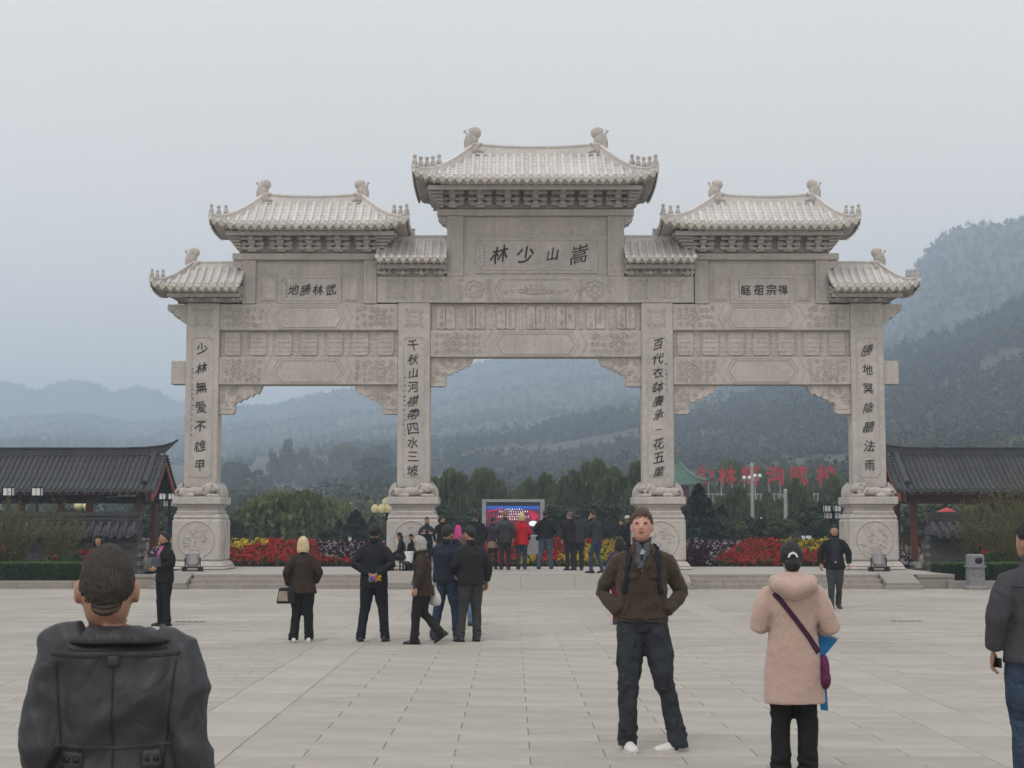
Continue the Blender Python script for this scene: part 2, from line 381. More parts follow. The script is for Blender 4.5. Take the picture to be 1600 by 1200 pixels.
# ------------------------------------------------------------------ terrace under the gate: platform, steps, ramp, cheek stones
PZ = 0.37
YA, YS = 42.2, 41.55
def gx(px): return XP(px, 42.2, 896)
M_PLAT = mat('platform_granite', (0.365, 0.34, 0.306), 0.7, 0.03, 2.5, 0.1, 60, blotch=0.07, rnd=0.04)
xa, xb = gx(236), gx(1488)                                  # the terrace's ends
mb = MB(); mb.box(xa, xb, YA+0.05, 49.7, -0.02, PZ-0.02); terrace = tag(mb.obj('terrace', M_JOINT), kind='structure')
ramp_l, ramp_r = gx(648), gx(1062)
tops = MB()
yy = YA
row = 0
while yy < 49.65:
    y2 = min(yy + 0.8, 49.68); x = xa - 0.6*(row % 2)
    while x < xb:
        x2 = x + 1.2
        tops.add([(max(x, xa)+.003, yy+.003, PZ-0.03), (min(x2, xb)-.003, yy+.003, PZ-0.03), (min(x2, xb)-.003, y2-.003, PZ-0.03), (max(x, xa)+.003, y2-.003, PZ-0.03),
                  (max(x, xa)+.003, yy+.003, PZ), (min(x2, xb)-.003, yy+.003, PZ), (min(x2, xb)-.003, y2-.003, PZ), (max(x, xa)+.003, y2-.003, PZ)],
                 [(4, 5, 6, 7), (0, 1, 5, 4), (1, 2, 6, 5), (2, 3, 7, 6), (3, 0, 4, 7)])
        x = x2
    yy = y2; row += 1
tag(tops.obj('terrace_slabs', M_PLAT, terrace), kind='stuff')
rz = PZ/3
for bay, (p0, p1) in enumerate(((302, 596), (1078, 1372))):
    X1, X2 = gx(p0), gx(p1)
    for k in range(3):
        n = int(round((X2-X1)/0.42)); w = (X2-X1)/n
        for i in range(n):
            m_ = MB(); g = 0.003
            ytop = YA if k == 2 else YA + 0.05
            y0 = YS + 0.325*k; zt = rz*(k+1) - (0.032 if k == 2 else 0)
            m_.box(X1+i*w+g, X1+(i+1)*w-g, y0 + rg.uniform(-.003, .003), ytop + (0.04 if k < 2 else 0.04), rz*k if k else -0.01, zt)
            m_.mi[1] = 1; m_.obj('step_stone', [M_STEP, M_PLAT], terrace)  # riser shade put into the colour: fronts darker than the tread tops
# central ramp between the stairs
mb = MB()
yr0, yr1 = 41.2, YA + 0.03
n = 5
for i in range(n):
    a = ramp_l + (ramp_r-ramp_l)*i/n + 0.003; b = ramp_l + (ramp_r-ramp_l)*(i+1)/n - 0.003
    mb.add([(a, yr0, 0.004), (b, yr0, 0.004), (b, yr1, PZ-0.005), (a, yr1, PZ-0.005), (a, yr1, -0.01), (b, yr1, -0.01), (a, yr0, -0.01), (b, yr0, -0.01)],
           [(0, 1, 2, 3), (0, 3, 4, 6), (1, 7, 5, 2), (6, 7, 1, 0)])
mb.obj('ramp', mat('ramp_granite', (0.295, 0.277, 0.25), 0.75, 0.03, 3, 0.15, 80, rnd=0.02), terrace)
# cheek stones beside the stairs
def cheek(p0, p1):
    a, b = gx(p0), gx(p1)
    m_ = MB(); m_.prismx([(41.42, 0), (42.45, 0), (42.45, PZ+0.03), (42.3, PZ+0.03), (41.42, 0.17)], a, b); m_.obj('cheek_stone', M_STEP, terrace, bevel=0.012)
    m_ = MB(); m_.box(a-0.06, b+0.06, 41.33, 41.42-0.002, 0, 0.09); m_.obj('cheek_foot', M_STEP, terrace, bevel=0.01)
for p in ((250, 300), (598, 646), (1064, 1076), (1374, 1426)): cheek(*p)
# terrace edge beyond the stairs
def edge_stones(p0, p1):
    X1, X2 = gx(p0), gx(p1); n = max(1, int(round((X2-X1)/1.2))); w = (X2-X1)/n
    for i in range(n):
        m_ = MB(); m_.box(X1+i*w+.003, X1+(i+1)*w-.003, 42.0, YA+0.04, -0.01, PZ-0.085); m_.box(X1+i*w+.003, X1+(i+1)*w-.003, 41.97, YA-0.003, PZ-0.083, PZ); m_.obj('edge_stone', M_STEP, terrace)
edge_stones(205, 248); edge_stones(1430, 1488)

# planting kerbs in front of the hedges
kz = 0.2
for side in (-1, 1):
    kb = MB(); n = 12
    o = None
    x_in = gx(205) if side < 0 else gx(1475)
    base = MB(); base.box(x_in + (0 if side > 0 else -16), x_in + (16 if side > 0 else 0), 42.1, 46.9, -0.02, 0.14)
    o = tag(base.obj('planting_bed', M_SOIL), kind='structure')
    for i in range(11):
        a = x_in + side*i*1.45; b = x_in + side*(i+1)*1.45
        m_ = MB(); m_.box(min(a, b)+.004, max(a, b)-.004, 41.75, 42.05, -0.01, kz); m_.obj('kerb_stone', M_STEP, o, bevel=0.008)
# ------------------------------------------------------------------ memorial gate
YF, YB, YC = 46.4, 47.0, 46.7
gate = thing('memorial_gate', 'great pale stone memorial gate with four inscribed pillars and seven tiled roofs', 'gate', (X0, YC, PZ))
def GX(px, Y=YF, py=500): return XP(px, Y, py)
def part(mb, name, m=None, bevel=0.0, parent=None, smooth=False, kind=None):
    if name.endswith('relief') or name.endswith('moulding') or name in ('small_writing',): kind = 'stuff'
    return mb.obj(name, m or M_STONE, parent or gate, smooth, bevel, kind=kind) if parent is None else mb.obj(name, m or M_STONE, parent, smooth, bevel, kind=kind)
INK = mat('ink_black', (0.022, 0.026, 0.026), 0.6, 0.3, 30)
GR = random.Random(5)

def frame_line(mb, x0, x1, z0, z1, y, w=0.022, notch=0.07):
    """thin raised border with stepped corners on a face that looks to -Y"""
    n = notch
    P = [(x0+n, z0), (x1-n, z0), (x1-n, z0+n), (x1, z0+n), (x1, z1-n), (x1-n, z1-n), (x1-n, z1), (x0+n, z1), (x0+n, z1-n), (x0, z1-n), (x0, z0+n), (x0+n, z0+n)]
    for i in range(12):
        (ax, az), (bx, bz) = P[i], P[(i+1) % 12]
        mb.box(min(ax, bx)-w/2, max(ax, bx)+w/2, y-0.014-0.0003*i, y+0.01, min(az, bz)-w/2, max(az, bz)+w/2)
def spiral(mb, x, z, y, r, turns=1.4, sgn=1, w=0.016, ph=None):
    n = 11; ph = GR.uniform(0, 6.28) if ph is None else ph; pts = []
    for i in range(n):
        t = i/(n-1); a = ph + sgn*turns*2*math.pi*t; rr = r*(1-0.82*t)
        pts.append((x+rr*math.cos(a), y-0.006-0.004*t, z+rr*math.sin(a)))
    mb.tube(pts, [w*(1-0.3*i/n) for i in range(n)], 4, caps=False)
def ring(mb, x, z, y, r, w=0.018, n=20, lobes=0, amp=0.0):
    pts = [(x+(r+amp*math.cos(lobes*2*math.pi*i/n))*math.cos(2*math.pi*i/n), y-0.004, z+(r+amp*math.cos(lobes*2*math.pi*i/n))*math.sin(2*math.pi*i/n)) for i in range(n+1)]
    mb.tube(pts, w, 4, caps=False)
def clouds(mb, x0, x1, z0, z1, y, slope=0.0, r=0.10):
    """carved scroll clouds filling a panel; slope cuts the side towards the middle"""
    w, h = x1-x0, z1-z0; step = r*1.75
    nx = max(1, int(w/step)); nz_ = max(1, int(h/step))
    for i in range(nx):
        for j in range(nz_):
            x = x0 + (i+0.5)*w/nx + GR.uniform(-.03, .03); z = z0 + (j+0.5)*h/nz_ + GR.uniform(-.02, .02)
            f = (x-x0)/w; g = abs((z-z0)/h-0.5)*2
            if slope > 0 and f > 1 - slope*(1-g)*0.5 - 0.04 and False: continue
            rr = r*GR.uniform(0.62, 0.95)
            spiral(mb, x, z, y, rr, GR.uniform(1.1, 1.6), GR.choice((-1, 1)), 0.011)
            ring_a = GR.uniform(0, 6.28)
            mb.tube([(x+rr*1.25*math.cos(ring_a+t*0.5), y-0.004, z+rr*1.25*math.sin(ring_a+t*0.5)) for t in range(5)], 0.008, 4, caps=False)
def flower(mb, x, z, y, r):
    ring(mb, x, z, y, r*0.42, 0.012, 14); ring(mb, x, z, y, r, 0.014, 32, 8, r*0.10)
    for k in range(8):
        a = k*math.pi/4; mb.ell((x+r*0.68*math.cos(a), y, z+r*0.68*math.sin(a)), (r*0.2, 0.018, r*0.2), 6, 4)
def roundel(mb, x, z, y, r):
    ring(mb, x, z, y, r, 0.013, 26); ring(mb, x, z, y, r*0.78, 0.01, 24)
    for k in range(4):
        a = k*math.pi/2+0.78; mb.ell((x+r*0.38*math.cos(a), y, z+r*0.38*math.sin(a)), (r*0.24, 0.014, r*0.13), 6, 4, Matrix.Rotation(-a, 3, 'Y'))
    for k in range(4):
        a = k*math.pi/2+0.78; spiral(mb, x+r*1.33*math.cos(a), z+r*1.33*math.sin(a), y, r*0.24, 1.2, 1 if k % 2 else -1, 0.011)

# pillars
def pillar(px0, px1, outer, chars, small, side):
    x0, x1 = GX(px0), GX(px1); z1 = ZP(473.5, YF); z0 = ZP(762, YF)
    mb = MB(); mb.box(x0, x1, YF, YB, z0, z1); p = part(mb, 'pillar', bevel=0.025)
    fr = MB(); frame_line(fr, x0+0.17, x1-0.17, ZP(745, YF), ZP(527, YF), YF)
    part(fr, 'carved_border', M_STONE_IN, parent=p)
    fr = MB(); roundel(fr, (x0+x1)/2, ZP(497, YF), YF, 0.245)
    part(fr, 'roundel_relief', M_STONE_IN, parent=p)
    for ch, py, s, dxp in chars:
        m_ = MB(); put_glyph(m_, ch, (x0+x1)/2 + dxp/52.0, YF-0.002, ZP(py, YF), s); part(m_, 'character', INK, parent=p)
    # small signature strokes beside the big writing
    m_ = MB(); sx, ya, yb = small
    y = ya
    while y < yb:
        for k in range(4):
            cx = GX(sx) + GR.uniform(-.03, .03); cz = ZP(y + GR.uniform(-2, 2), YF); a = GR.choice((0, 0.2, 1.5, 1.2, -0.7)); L = GR.uniform(.03, .07)
            dx, dzz = L/2*math.cos(a), L/2*math.sin(a); w = 0.006
            m_.prism([(cx-dx-w*math.sin(a), cz-dzz-w), (cx+dx+w, cz+dzz-w*math.cos(a)), (cx+dx, cz+dzz+w), (cx-dx, cz-dzz+w)], YF-0.004, YF-0.001)
        y += GR.uniform(6.5, 9.5)
    part(m_, 'small_writing', INK, parent=p)
    return x0, x1
def even(s, y0, y1, size, dx=0):
    n = len(s); return [(c, y0+(y1-y0)*i/(n-1), size*(0.55 if c == '一' else 1)*GR.uniform(0.93, 1.07), dx) for i, c in enumerate(s)]
PIL = []
PIL.append(pillar(291.5, 343, True, even('少林無愛不雄甲', 545, 727, 0.33, -1), (303, 577, 682), -1))
PIL.append(pillar(622, 672.5, False, even('千秋山河襟帶四水三坡', 539, 735, 0.33, -1), (633, 590, 682), -1))
PIL.append(pillar(1002, 1051.5, False, even('百代衣鉢賡承一花五葉', 538, 737, 0.34, 1), (1040, 570, 614), 1))
PIL.append(pillar(1328.5, 1380, True, even('勝地冥陰聽法雨', 547, 727, 0.33, 0), (1341, 5000, 0), 1))

# plinths
PLY0, PLY1 = 45.95, 47.55
def plinth(pi, hw, lion_dir):
    xc = (PIL[pi][0]+PIL[pi][1])/2; d0, d1 = PLY0, PLY1
    Z = lambda py: ZP(py, PLY0)
    def layer(mb, hwa, hwb, ga, gb, za, zb): mb.frus(xc-hwa, xc+hwa, d0-ga, d1+ga, za, xc-hwb, xc+hwb, d0-gb, d1+gb, zb)
    mb = MB(); layer(mb, hw+.17, hw+.16, .16, .15, PZ, Z(886)); layer(mb, hw+.14, hw+.02, .13, .01, Z(886)+.002, Z(877)); part(mb, 'plinth_foot', bevel=0.04)
    mb = MB(); zb, zt = Z(877)+.002, Z(811)
    layer(mb, hw, hw, 0, 0, zb, zt); layer(mb, hw, hw-.09, 0, -.06, zt, Z(801)); p = part(mb, 'plinth_body', bevel=0.05)
    m_ = MB(); cz = Z(843); ring(m_, xc, cz, d0, 0.54, 0.022, 40)
    for k in range(26):
        a, rr = GR.uniform(0, 6.28), 0.42*math.sqrt(GR.random()); px_, pz_ = xc+rr*math.cos(a), cz+rr*math.sin(a); aa = GR.uniform(0, 6.28); LL = GR.uniform(.1, .2)
        m_.tube([(px_+LL*(t-.5)*math.cos(aa)+.03*math.sin(t*5+k), d0-.004, pz_+LL*(t-.5)*math.sin(aa)*.5+.03*math.cos(t*6+k)) for t in (0, .25, .5, .75, 1)], [.008, .016, .018, .014, .006], 4)
    for k in range(12):
        a, rr = GR.uniform(0, 6.28), 0.36*math.sqrt(GR.random()); m_.ell((xc+rr*math.cos(a), d0+.002, cz+rr*math.sin(a)), (GR.uniform(.03, .07), .016, GR.uniform(.02, .045)), 8, 4, Matrix.Rotation(a, 3, 'Y'))
    part(m_, 'roundel_relief', M_STONE_IN, parent=p)
    sgn = 1 if xc < X0 else -1                                    # oval relief on the side that faces the middle
    m_ = MB()
    for s2 in (-1, 1):
        xs = xc + s2*hw; pts = [(xs + s2*0.004, (d0+d1)/2 + 0.42*math.cos(t*math.pi/10), cz + 0.54*math.sin(t*math.pi/10)) for t in range(21)]
        m_.tube(pts, 0.02, 4, caps=False)
        for k in range(7):
            yy_, zz_ = (d0+d1)/2 + GR.uniform(-.25, .25), cz + GR.uniform(-.35, .35)
            m_.tube([(xs+s2*0.004, yy_+0.08*math.cos(a_), zz_+0.08*math.sin(a_)) for a_ in (0, 1, 2, 3, 4)], 0.012, 4, caps=False)
    part(m_, 'side_relief', M_STONE_IN, parent=p)
    mb = MB(); layer(mb, hw-.10, hw-.12, -.07, -.09, Z(801)+.002, Z(797.5)); layer(mb, hw-.15, hw-.15, -.12, -.12, Z(797.5), Z(792)); layer(mb, hw-.12, hw-.05, -.09, -.03, Z(792), Z(788.5)); nk = part(mb, 'plinth_neck', M_STONE_IN)
    m_ = MB()                                                     # lotus petals / egg moulding
    n = 22
    for i in range(n):
        x = xc-hw+.13+(2*hw-.26)*(i+.5)/n; w = (2*hw-.26)/n*0.42
        m_.ell((x, d0+.05, Z(803)), (w, 0.03, 0.06), 6, 4); m_.box(x-w*.8, x+w*.8, d0+.10, d0+.14, Z(797), Z(792.5))
    part(m_, 'petal_moulding', M_STONE_IN, parent=nk)
    mb = MB(); layer(mb, hw+.005, hw+.005, 0.02, 0.02, Z(788), Z(776)); part(mb, 'plinth_cap', bevel=0.02)
    # drum stones left and right of the pillar
    zt = Z(776)+.002
    for s2 in (-1, 1):
        xe = PIL[pi][1]+.002 if s2 > 0 else PIL[pi][0]-.002; w = hw-.03-abs(xe-xc)
        prof = [(0, 0), (w, 0), (w, .13), (w*.9, .22), (w*.72, .31), (w*.45, .38), (0, .40)]
        prof = [(xe+s2*a, zt+b) for a, b in prof]
        if s2 < 0: prof = prof[::-1]
        m_ = MB(); m_.prism(prof, d0+.30, d1-.25); m_.prism([(xe+s2*.02, zt+.402), (xe+s2*w*.4, zt+.385), (xe+s2*w*.4, zt+.43), (xe+s2*.02, zt+.44)] if s2 > 0 else [(xe+s2*w*.4, zt+.385), (xe+s2*.02, zt+.402), (xe+s2*.02, zt+.44), (xe+s2*w*.4, zt+.43)], d0+.4, d1-.35)
        part(m_, 'drum_stone', bevel=0.03)
    # lying lion, head towards the middle
    L = lion_dir; m_ = MB(); zt -= 0.01
    def e(x, y, z, rx, ry, rz_, ry_=0): m_.ell((xc+L*x, d0+.22+y, zt+z), (rx, ry, rz_), 12, 8, Matrix.Rotation(-L*ry_, 3, 'Y'))
    e(-.08, 0, .17, .33, .12, .13); e(-.42, 0, .15, .2, .13, .14); e(.22, 0, .2, .17, .13, .16)
    e(.36, -.02, .27, .17, .14, .15); e(.47, -.05, .28, .12, .11, .12); e(.57, -.06, .25, .07, .07, .06); e(.56, -.06, .19, .05, .06, .025)
    e(.28, 0, .33, .12, .13, .08); e(.40, -.11, .35, .03, .03, .04); e(.51, -.1, .31, .025, .03, .02)
    e(.42, -.13, .05, .2, .05, .045); e(.6, -.13, .045, .06, .05, .04); e(.40, .05, .05, .18, .06, .05); e(-.3, -.1, .06, .18, .05, .06); e(-.42, -.1, .14, .14, .06, .11, .4)
    e(-.16, -.12, .045, .07, .045, .04); e(-.58, 0, .1, .08, .08, .07); m_.tube([(xc+L*-.6, d0+.2, zt+.08), (xc+L*-.66, d0+.12, zt+.14), (xc+L*-.6, d0+.1, zt+.22), (xc+L*-.5, d0+.12, zt+.2)], [.04, .04, .045, .03], 8)
    for k in range(26):
        a = GR.uniform(0, 6.28); b = GR.uniform(-1, .6); e(.33+.15*math.cos(a), -.02+.13*b, .25+.14*math.sin(a), .04, .04, .04)
    o = part(m_, 'stone_lion', M_STONE_IN, smooth=True); rm = o.modifiers.new('remesh', 'REMESH'); rm.mode = 'VOXEL'; rm.voxel_size = 0.018; rm.use_smooth_shade = True
plinth(0, .715, 1); plinth(1, .755, 1); plinth(2, .755, -1); plinth(3, .715, -1)

# beams, panels and corner brackets between pillars
def hexframe(mb, xa_, xb_, za, zb, y, w=0.016):
    h = (zb-za)/2; zm = (za+zb)/2
    P = [(xa_, zm), (xa_+h*0.62, zb), (xb_-h*0.62, zb), (xb_, zm), (xb_-h*0.62, za), (xa_+h*0.62, za)]
    mb.tube([(x, y-0.004, z) for x, z in P]+[(P[0][0], y-0.004, P[0][1])], w, 4, caps=False)
def carved_beam(xl, xr, py0, py1, yf, yb, name='beam', motif='clouds'):
    z0, z1 = ZP(py1, yf), ZP(py0, yf)
    mb = MB(); mb.box(xl+.002, xr-.002, yf, yb, z0, z1); p = part(mb, name, bevel=0.02)
    xm = (xl+xr)/2; w = xr-xl; h = z1-z0; m_ = MB()
    hexframe(m_, xm-w*.185, xm+w*.185, z0+.1, z1-.1, yf); hexframe(m_, xm-w*.205, xm+w*.205, z0+.04, z1-.04, yf, .01)
    for s in (-1, 1):
        for d_ in (.245, ):
            m_.tube([(xm+s*w*(d_-.035), yf-.003, z1-.01), (xm+s*w*d_, yf-.003, (z0+z1)/2), (xm+s*w*(d_-.035), yf-.003, z0+.01)], .011, 4, caps=False)
        a, b = (xm+s*w*.255, xm+s*(w/2-.12)); a, b = min(a, b), max(a, b)
        clouds(m_, a, b, z0+.06, z1-.06, yf, r=.098); flower(m_, (a+b)/2+s*.15, (z0+z1)/2, yf-.004, .2)
        m_.box(xm+s*(w/2-.1)-.008, xm+s*(w/2-.1)+.008, yf-.012, yf+.01, z0+.01, z1-.01)
    part(m_, 'cloud_relief', M_STONE_IN, parent=p)
    return p
def medallion_row(xl, xr, py0, py1, yf, yb, n, plain):
    z0, z1 = ZP(py1, yf), ZP(py0, yf)
    mb = MB(); mb.box(xl+.002, xr-.002, yf, yb, z0+.002, z1-.002); p = part(mb, 'recessed_panel', M_STONE_IN)
    w = (xr-xl)/n; h = z1-z0
    for i in range(n):
        xm = xl+w*(i+.5); mw = w*.31; m_ = MB()
        for sx in ((-1, 1) if not plain else (0,)):
            cx = xm+sx*mw*.5; ww = mw*.5 if sx else mw
            P = []
            for (qx, qz, a0) in ((1, 1, 0), (-1, 1, 90), (-1, -1, 180), (1, -1, 270)):
                for k in range(4):
                    a = R(a0+k*30); P.append((cx+qx*(ww-.07)+.07*math.cos(a), (z0+z1)/2+qz*(h*.42-.07)+.07*math.sin(a)))
            m_.prism(P[::-1], yf-.028, yf+.01)
            m_.tube([(x, yf-.03, z) for x, z in P+[P[0]]], .014, 4, caps=False)
        if plain:
            for k in range(4): m_.box(xm-mw*.8, xm+mw*.8, yf-.04, yf-.027, z0+h*(.2+.17*k), z0+h*(.2+.17*k)+.028)
        else:
            for k in range(8): spiral(m_, xm+GR.choice((-1, 1))*mw*.45, z0+h*(.18+.08*k), yf-.028, .065, 1.2, GR.choice((-1, 1)), .008)
        part(m_, 'medallion', M_STONE_IN, parent=p)
    m_ = MB()
    for i in range(n+1):
        xm = xl+w*i; a, b = max(xl+.01, xm-.1), min(xr-.01, xm+.1)
        for k in range(6): m_.box(a, b, yf-.013, yf+.01, z0+h*(.06+.155*k), z0+h*(.06+.155*k)+h*.075)
        m_.box(max(xl+.02, xm-.035), min(xr-.02, xm+.035), yf-.022, yf+.01, z0+.04, z1-.04)
    part(m_, 'divider_relief', M_STONE_IN, parent=p)
def queti(x, s, ztop, w, h):
    """carved corner bracket under a beam: a scalloped slab with scrollwork; s points away from the pillar"""
    P = [(0, 0), (w, 0), (w-.12, -.30*h), (w-.22, -.28*h), (w-.34, -.40*h), (w-.40, -.37*h), (w-.52, -.50*h), (w-.58, -.47*h), (w-.70, -.60*h), (w-.77, -.57*h), (w-.86, -.68*h), (w*.36, -.70*h), (w*.36, -.93*h), (w*.30, -h), (0, -h)]
    P = [(x+s*a, ztop+b) for a, b in P]
    if s > 0: P = P[::-1]
    y0, y1 = YF+.14, YB-.14; mb = MB(); mb.prism(P, y0, y1); p = part(mb, 'corner_bracket', M_STONE_IN, bevel=.01)
    m_ = MB(); m_.tube([(a, y0-.004, b) for a, b in (P[1:-1] if s > 0 else P[1:-1])], .022, 4)
    for k in range(26):
        u = GR.uniform(.06, .92); v = GR.uniform(.08, .85)
        if v > 1.02-u*.95 and v > .2: continue
        spiral(m_, x+s*u*w, ztop-v*h, y0, GR.uniform(.05, .09), 1.2, GR.choice((-1, 1)), .017)
    m_.box(x+s*.08, x+s*w*.3, y0-.02, y0+.01, ztop-h*.82, ztop-h*.76); part(m_, 'scroll_relief', M_STONE_IN, parent=p)
def side_bay(xl, xr):
    carved_beam(xl, xr, 475, 516, YF+.03, YB-.03); medallion_row(xl, xr, 516, 558, YF+.17, YB-.17, 7, True)
    carved_beam(xl, xr, 558, 601, YF+.03, YB-.03)
    zt = ZP(601, YF+.03)-.002; h = zt - ZP(647, YF+.14)
    queti(xl+.002, 1, zt, 1.30, h); queti(xr-.002, -1, zt, 1.30, h)
side_bay(PIL[0][1], PIL[1][0]); side_bay(PIL[2][1], PIL[3][0])
medallion_row(PIL[1][1], PIL[2][0], 475, 517, YF+.17, YB-.17, 7, False)
carved_beam(PIL[1][1], PIL[2][0], 516.5, 558, YF+.03, YB-.03)
zt = ZP(558, YF+.03)-.002; h = zt-ZP(604, YF+.14)
queti(PIL[1][1]+.002, 1, zt, 1.30, h); queti(PIL[2][0]-.002, -1, zt, 1.30, h)
# the long beam across the inner pillars with roundels and a carved middle
xl, xr = GX(589), GX(1085); z0, z1 = ZP(473, YF), ZP(431.5, YF)
mb = MB(); mb.box(xl, xr, YF+.01, YB-.01, z0+.002, z1); p = part(mb, 'great_beam', bevel=.02)
m_ = MB()
for px in (620, 675, 998, 1052): roundel(m_, GX(px), (z0+z1)/2, YF+.01, .27)
for px in (645, 700, 712, 960, 973, 1028): m_.box(GX(px)-.012, GX(px)+.012, YF-.002, YF+.02, z0+.02, z1-.02)
for px in (741, 930):
    flower(m_, GX(px), (z0+z1)/2, YF+.005, .27)
    for s in (-1, 1): clouds(m_, GX(px)+s*.42-.12, GX(px)+s*.42+.12, z0+.05, z1-.05, YF+.01, r=.1)
hexframe(m_, GX(772), GX(903), z0+.08, z1-.08, YF+.01); hexframe(m_, GX(778), GX(897), z0+.13, z1-.13, YF+.01, .009)
for k in range(9):
    a = math.pi*(k+.5)/9; m_.tube([(GX(837)+.25*math.cos(a)*.3, YF, (z0+z1)/2-.12), (GX(837)+.42*math.cos(a)*1.2, YF-.01, (z0+z1)/2-.12+.3*math.sin(a))], [.03, .012], 5)
for k in range(10): spiral(m_, GX(790+k*10.5), (z0+z1)/2+GR.uniform(-.13, .0), YF+.01, .08, 1.2, GR.choice((-1, 1)), .012)
for s, px in ((-1, 765), (1, 908)): m_.tube([(GX(px), YF+.005, z1-.03), (GX(px)-s*.0+s*-.0, YF, (z0+z1)/2), (GX(px)+s*-.12, YF+.005, z0+.03)], .014, 4)
part(m_, 'carved_relief', M_STONE_IN, parent=p)
# beam ends outside the outer pillars
for s, pi in ((-1, 0), (1, 3)):
    xe = PIL[pi][0 if s < 0 else 1]+s*.002; w = .46
    mb = MB(); mb.box(xe, xe+s*w, YF+.12, YB-.12, ZP(600, YF), ZP(563, YF)); part(mb, 'beam_end', bevel=.02)
    zt_ = ZP(475, YF); P = [(0, 0), (.60, 0), (.60, -.18), (.50, -.24), (.44, -.22), (.42, -.34), (.30, -.42), (.24, -.38), (.2, -.5), (.0, -.62)]
    P = [(xe+s*a, zt_+b) for a, b in P]
    if s > 0: P = P[::-1]
    mb = MB(); mb.prism(P, YF+.1, YB-.1); part(mb, 'beam_nose', bevel=.015)

# upper storeys: posts, lintel, board with writing
def upper(pa, pb, pt, post, lint0, lint1, board, frame, chars, size, cy, plaq, yf):
    xa_, xb_ = GX(pa, YF, lint1), GX(pb, YF, lint1); zb_ = ZP(pt, YF)+.002; zl0, zl1 = ZP(lint1, YF), ZP(lint0, YF)
    pw = GX(post)-GX(0)*1.0 if False else post/52.4
    for x in (xa_, xb_-pw):
        mb = MB(); mb.box(x, x+pw, YF, YB, zb_, zl0-.002); p = part(mb, 'upper_post', bevel=.02)
        m_ = MB(); frame_line(m_, x+.09, x+pw-.09, zb_+.12, zl0-.12, YF, .012, .0001) ; part(m_, 'carved_border', M_STONE_IN, parent=p)
    over = .30
    mb = MB(); mb.box(xa_-over, xb_+over, YF-.06, YB+.06, zl0, zl1); part(mb, 'lintel', bevel=.015)
    for s, xe in ((-1, xa_-.002), (1, xb_+.002)):
        P = [(0, 0), (.27, 0), (.27, -.1), (.2, -.16), (.17, -.22), (.08, -.25), (0, -.32)]; P = [(xe+s*a, zl0-.002+b) for a, b in P]
        if s > 0: P = P[::-1]
        mb = MB(); mb.prism(P, YF+.05, YB-.05); part(mb, 'lintel_nose', bevel=.01)
    yb0 = YF+.12
    mb = MB(); mb.box(xa_+pw+.002, xb_-pw-.002, yb0, YB-.12, zb_, zl0-.002); p = part(mb, 'name_board')
    m_ = MB(); f0, f1 = frame; xm = (xa_+xb_)/2
    zfa, zfb = ZP(f1, yb0), ZP(f0, yb0); W = xb_-xa_-2*pw
    m_.box(xm-W/2+.02, xm+W/2-.02, yb0-.02, yb0+.01, zl0-.06, zl0-.02); m_.box(xm-W/2+.02, xm+W/2-.02, yb0-.012, yb0+.01, zfb+.015, zfb+.035)
    part(m_, 'moulding', M_STONE_IN, parent=p)
    q0, q1, q2, q3 = plaq
    X1, X2, Z1, Z2 = XP(q0, yb0, q2), XP(q1, yb0, q2), ZP(q3, yb0), ZP(q2, yb0)
    m_ = MB(); m_.box(X1-.1, X2+.1, yb0-.035, yb0-.001, Z1-.1, Z2+.1); part(m_, 'plaque', M_STONE, parent=p, bevel=.012)
    m_ = MB(); frame_line(m_, X1, X2, Z1, Z2, yb0-.035, .012, .06); part(m_, 'carved_border', M_STONE_IN, parent=p)
    for ch, px in chars:
        m_ = MB(); put_glyph(m_, ch, XP(px, yb0, cy), yb0-.037, ZP(cy, yb0), size*GR.uniform(.94, 1.06)*(.68 if ch == '山' else 1)); part(m_, 'character', INK, parent=p)
    m_ = MB()
    sx = q0+8
    for k in range(7):
        cz = Z2 - (Z2-Z1)*(.15+.7*k/6); cx = XP(sx, yb0, cy)+GR.uniform(-.015, .015)
        for j in range(2): m_.box(cx-.03+.02*j, cx+.02, yb0-.040, yb0-.037, cz+.02*j, cz+.009+.02*j); 
        m_.box(cx-.004, cx+.004, yb0-.041, yb0-.037, cz-.02, cz+.03)
    part(m_, 'small_writing', INK, parent=p)
    return p, yb0
upper(698.5, 975, 431.5, 26, 327, 337, None, (367, 431), [('林', 781), ('少', 822), ('山', 863.5), ('嵩', 905)], .58, 397.5, (749, 928.5, 376, 422.5), YF)
for pa, pb, ch in ((379, 589, [('地', 459), ('勝', 478), ('林', 497.5), ('武', 517.5)]), (1085.5, 1295, [('庭', 1165), ('祖', 1185.5), ('宗', 1204.5), ('禪', 1223)])):
    xm = (pa+pb)/2
    p, yb0 = upper(pa, pb, 474.5, 21, 396, 406, None, (431, 474), ch, .32, 453, (xm-44, xm+44, 435, 470), YF)
    for s in (-1, 1):
        cx = XP(xm+s*64, yb0, 450); m_ = MB(); z0, z1 = ZP(470, yb0), ZP(435, yb0)
        m_.box(cx-.22, cx+.22, yb0-.03, yb0-.001, z0, z1); m_.box(cx-.17, cx+.17, yb0-.045, yb0-.029, z0+.05, z1-.05); part(m_, 'side_tablet', M_STONE_IN, parent=p, bevel=.012)

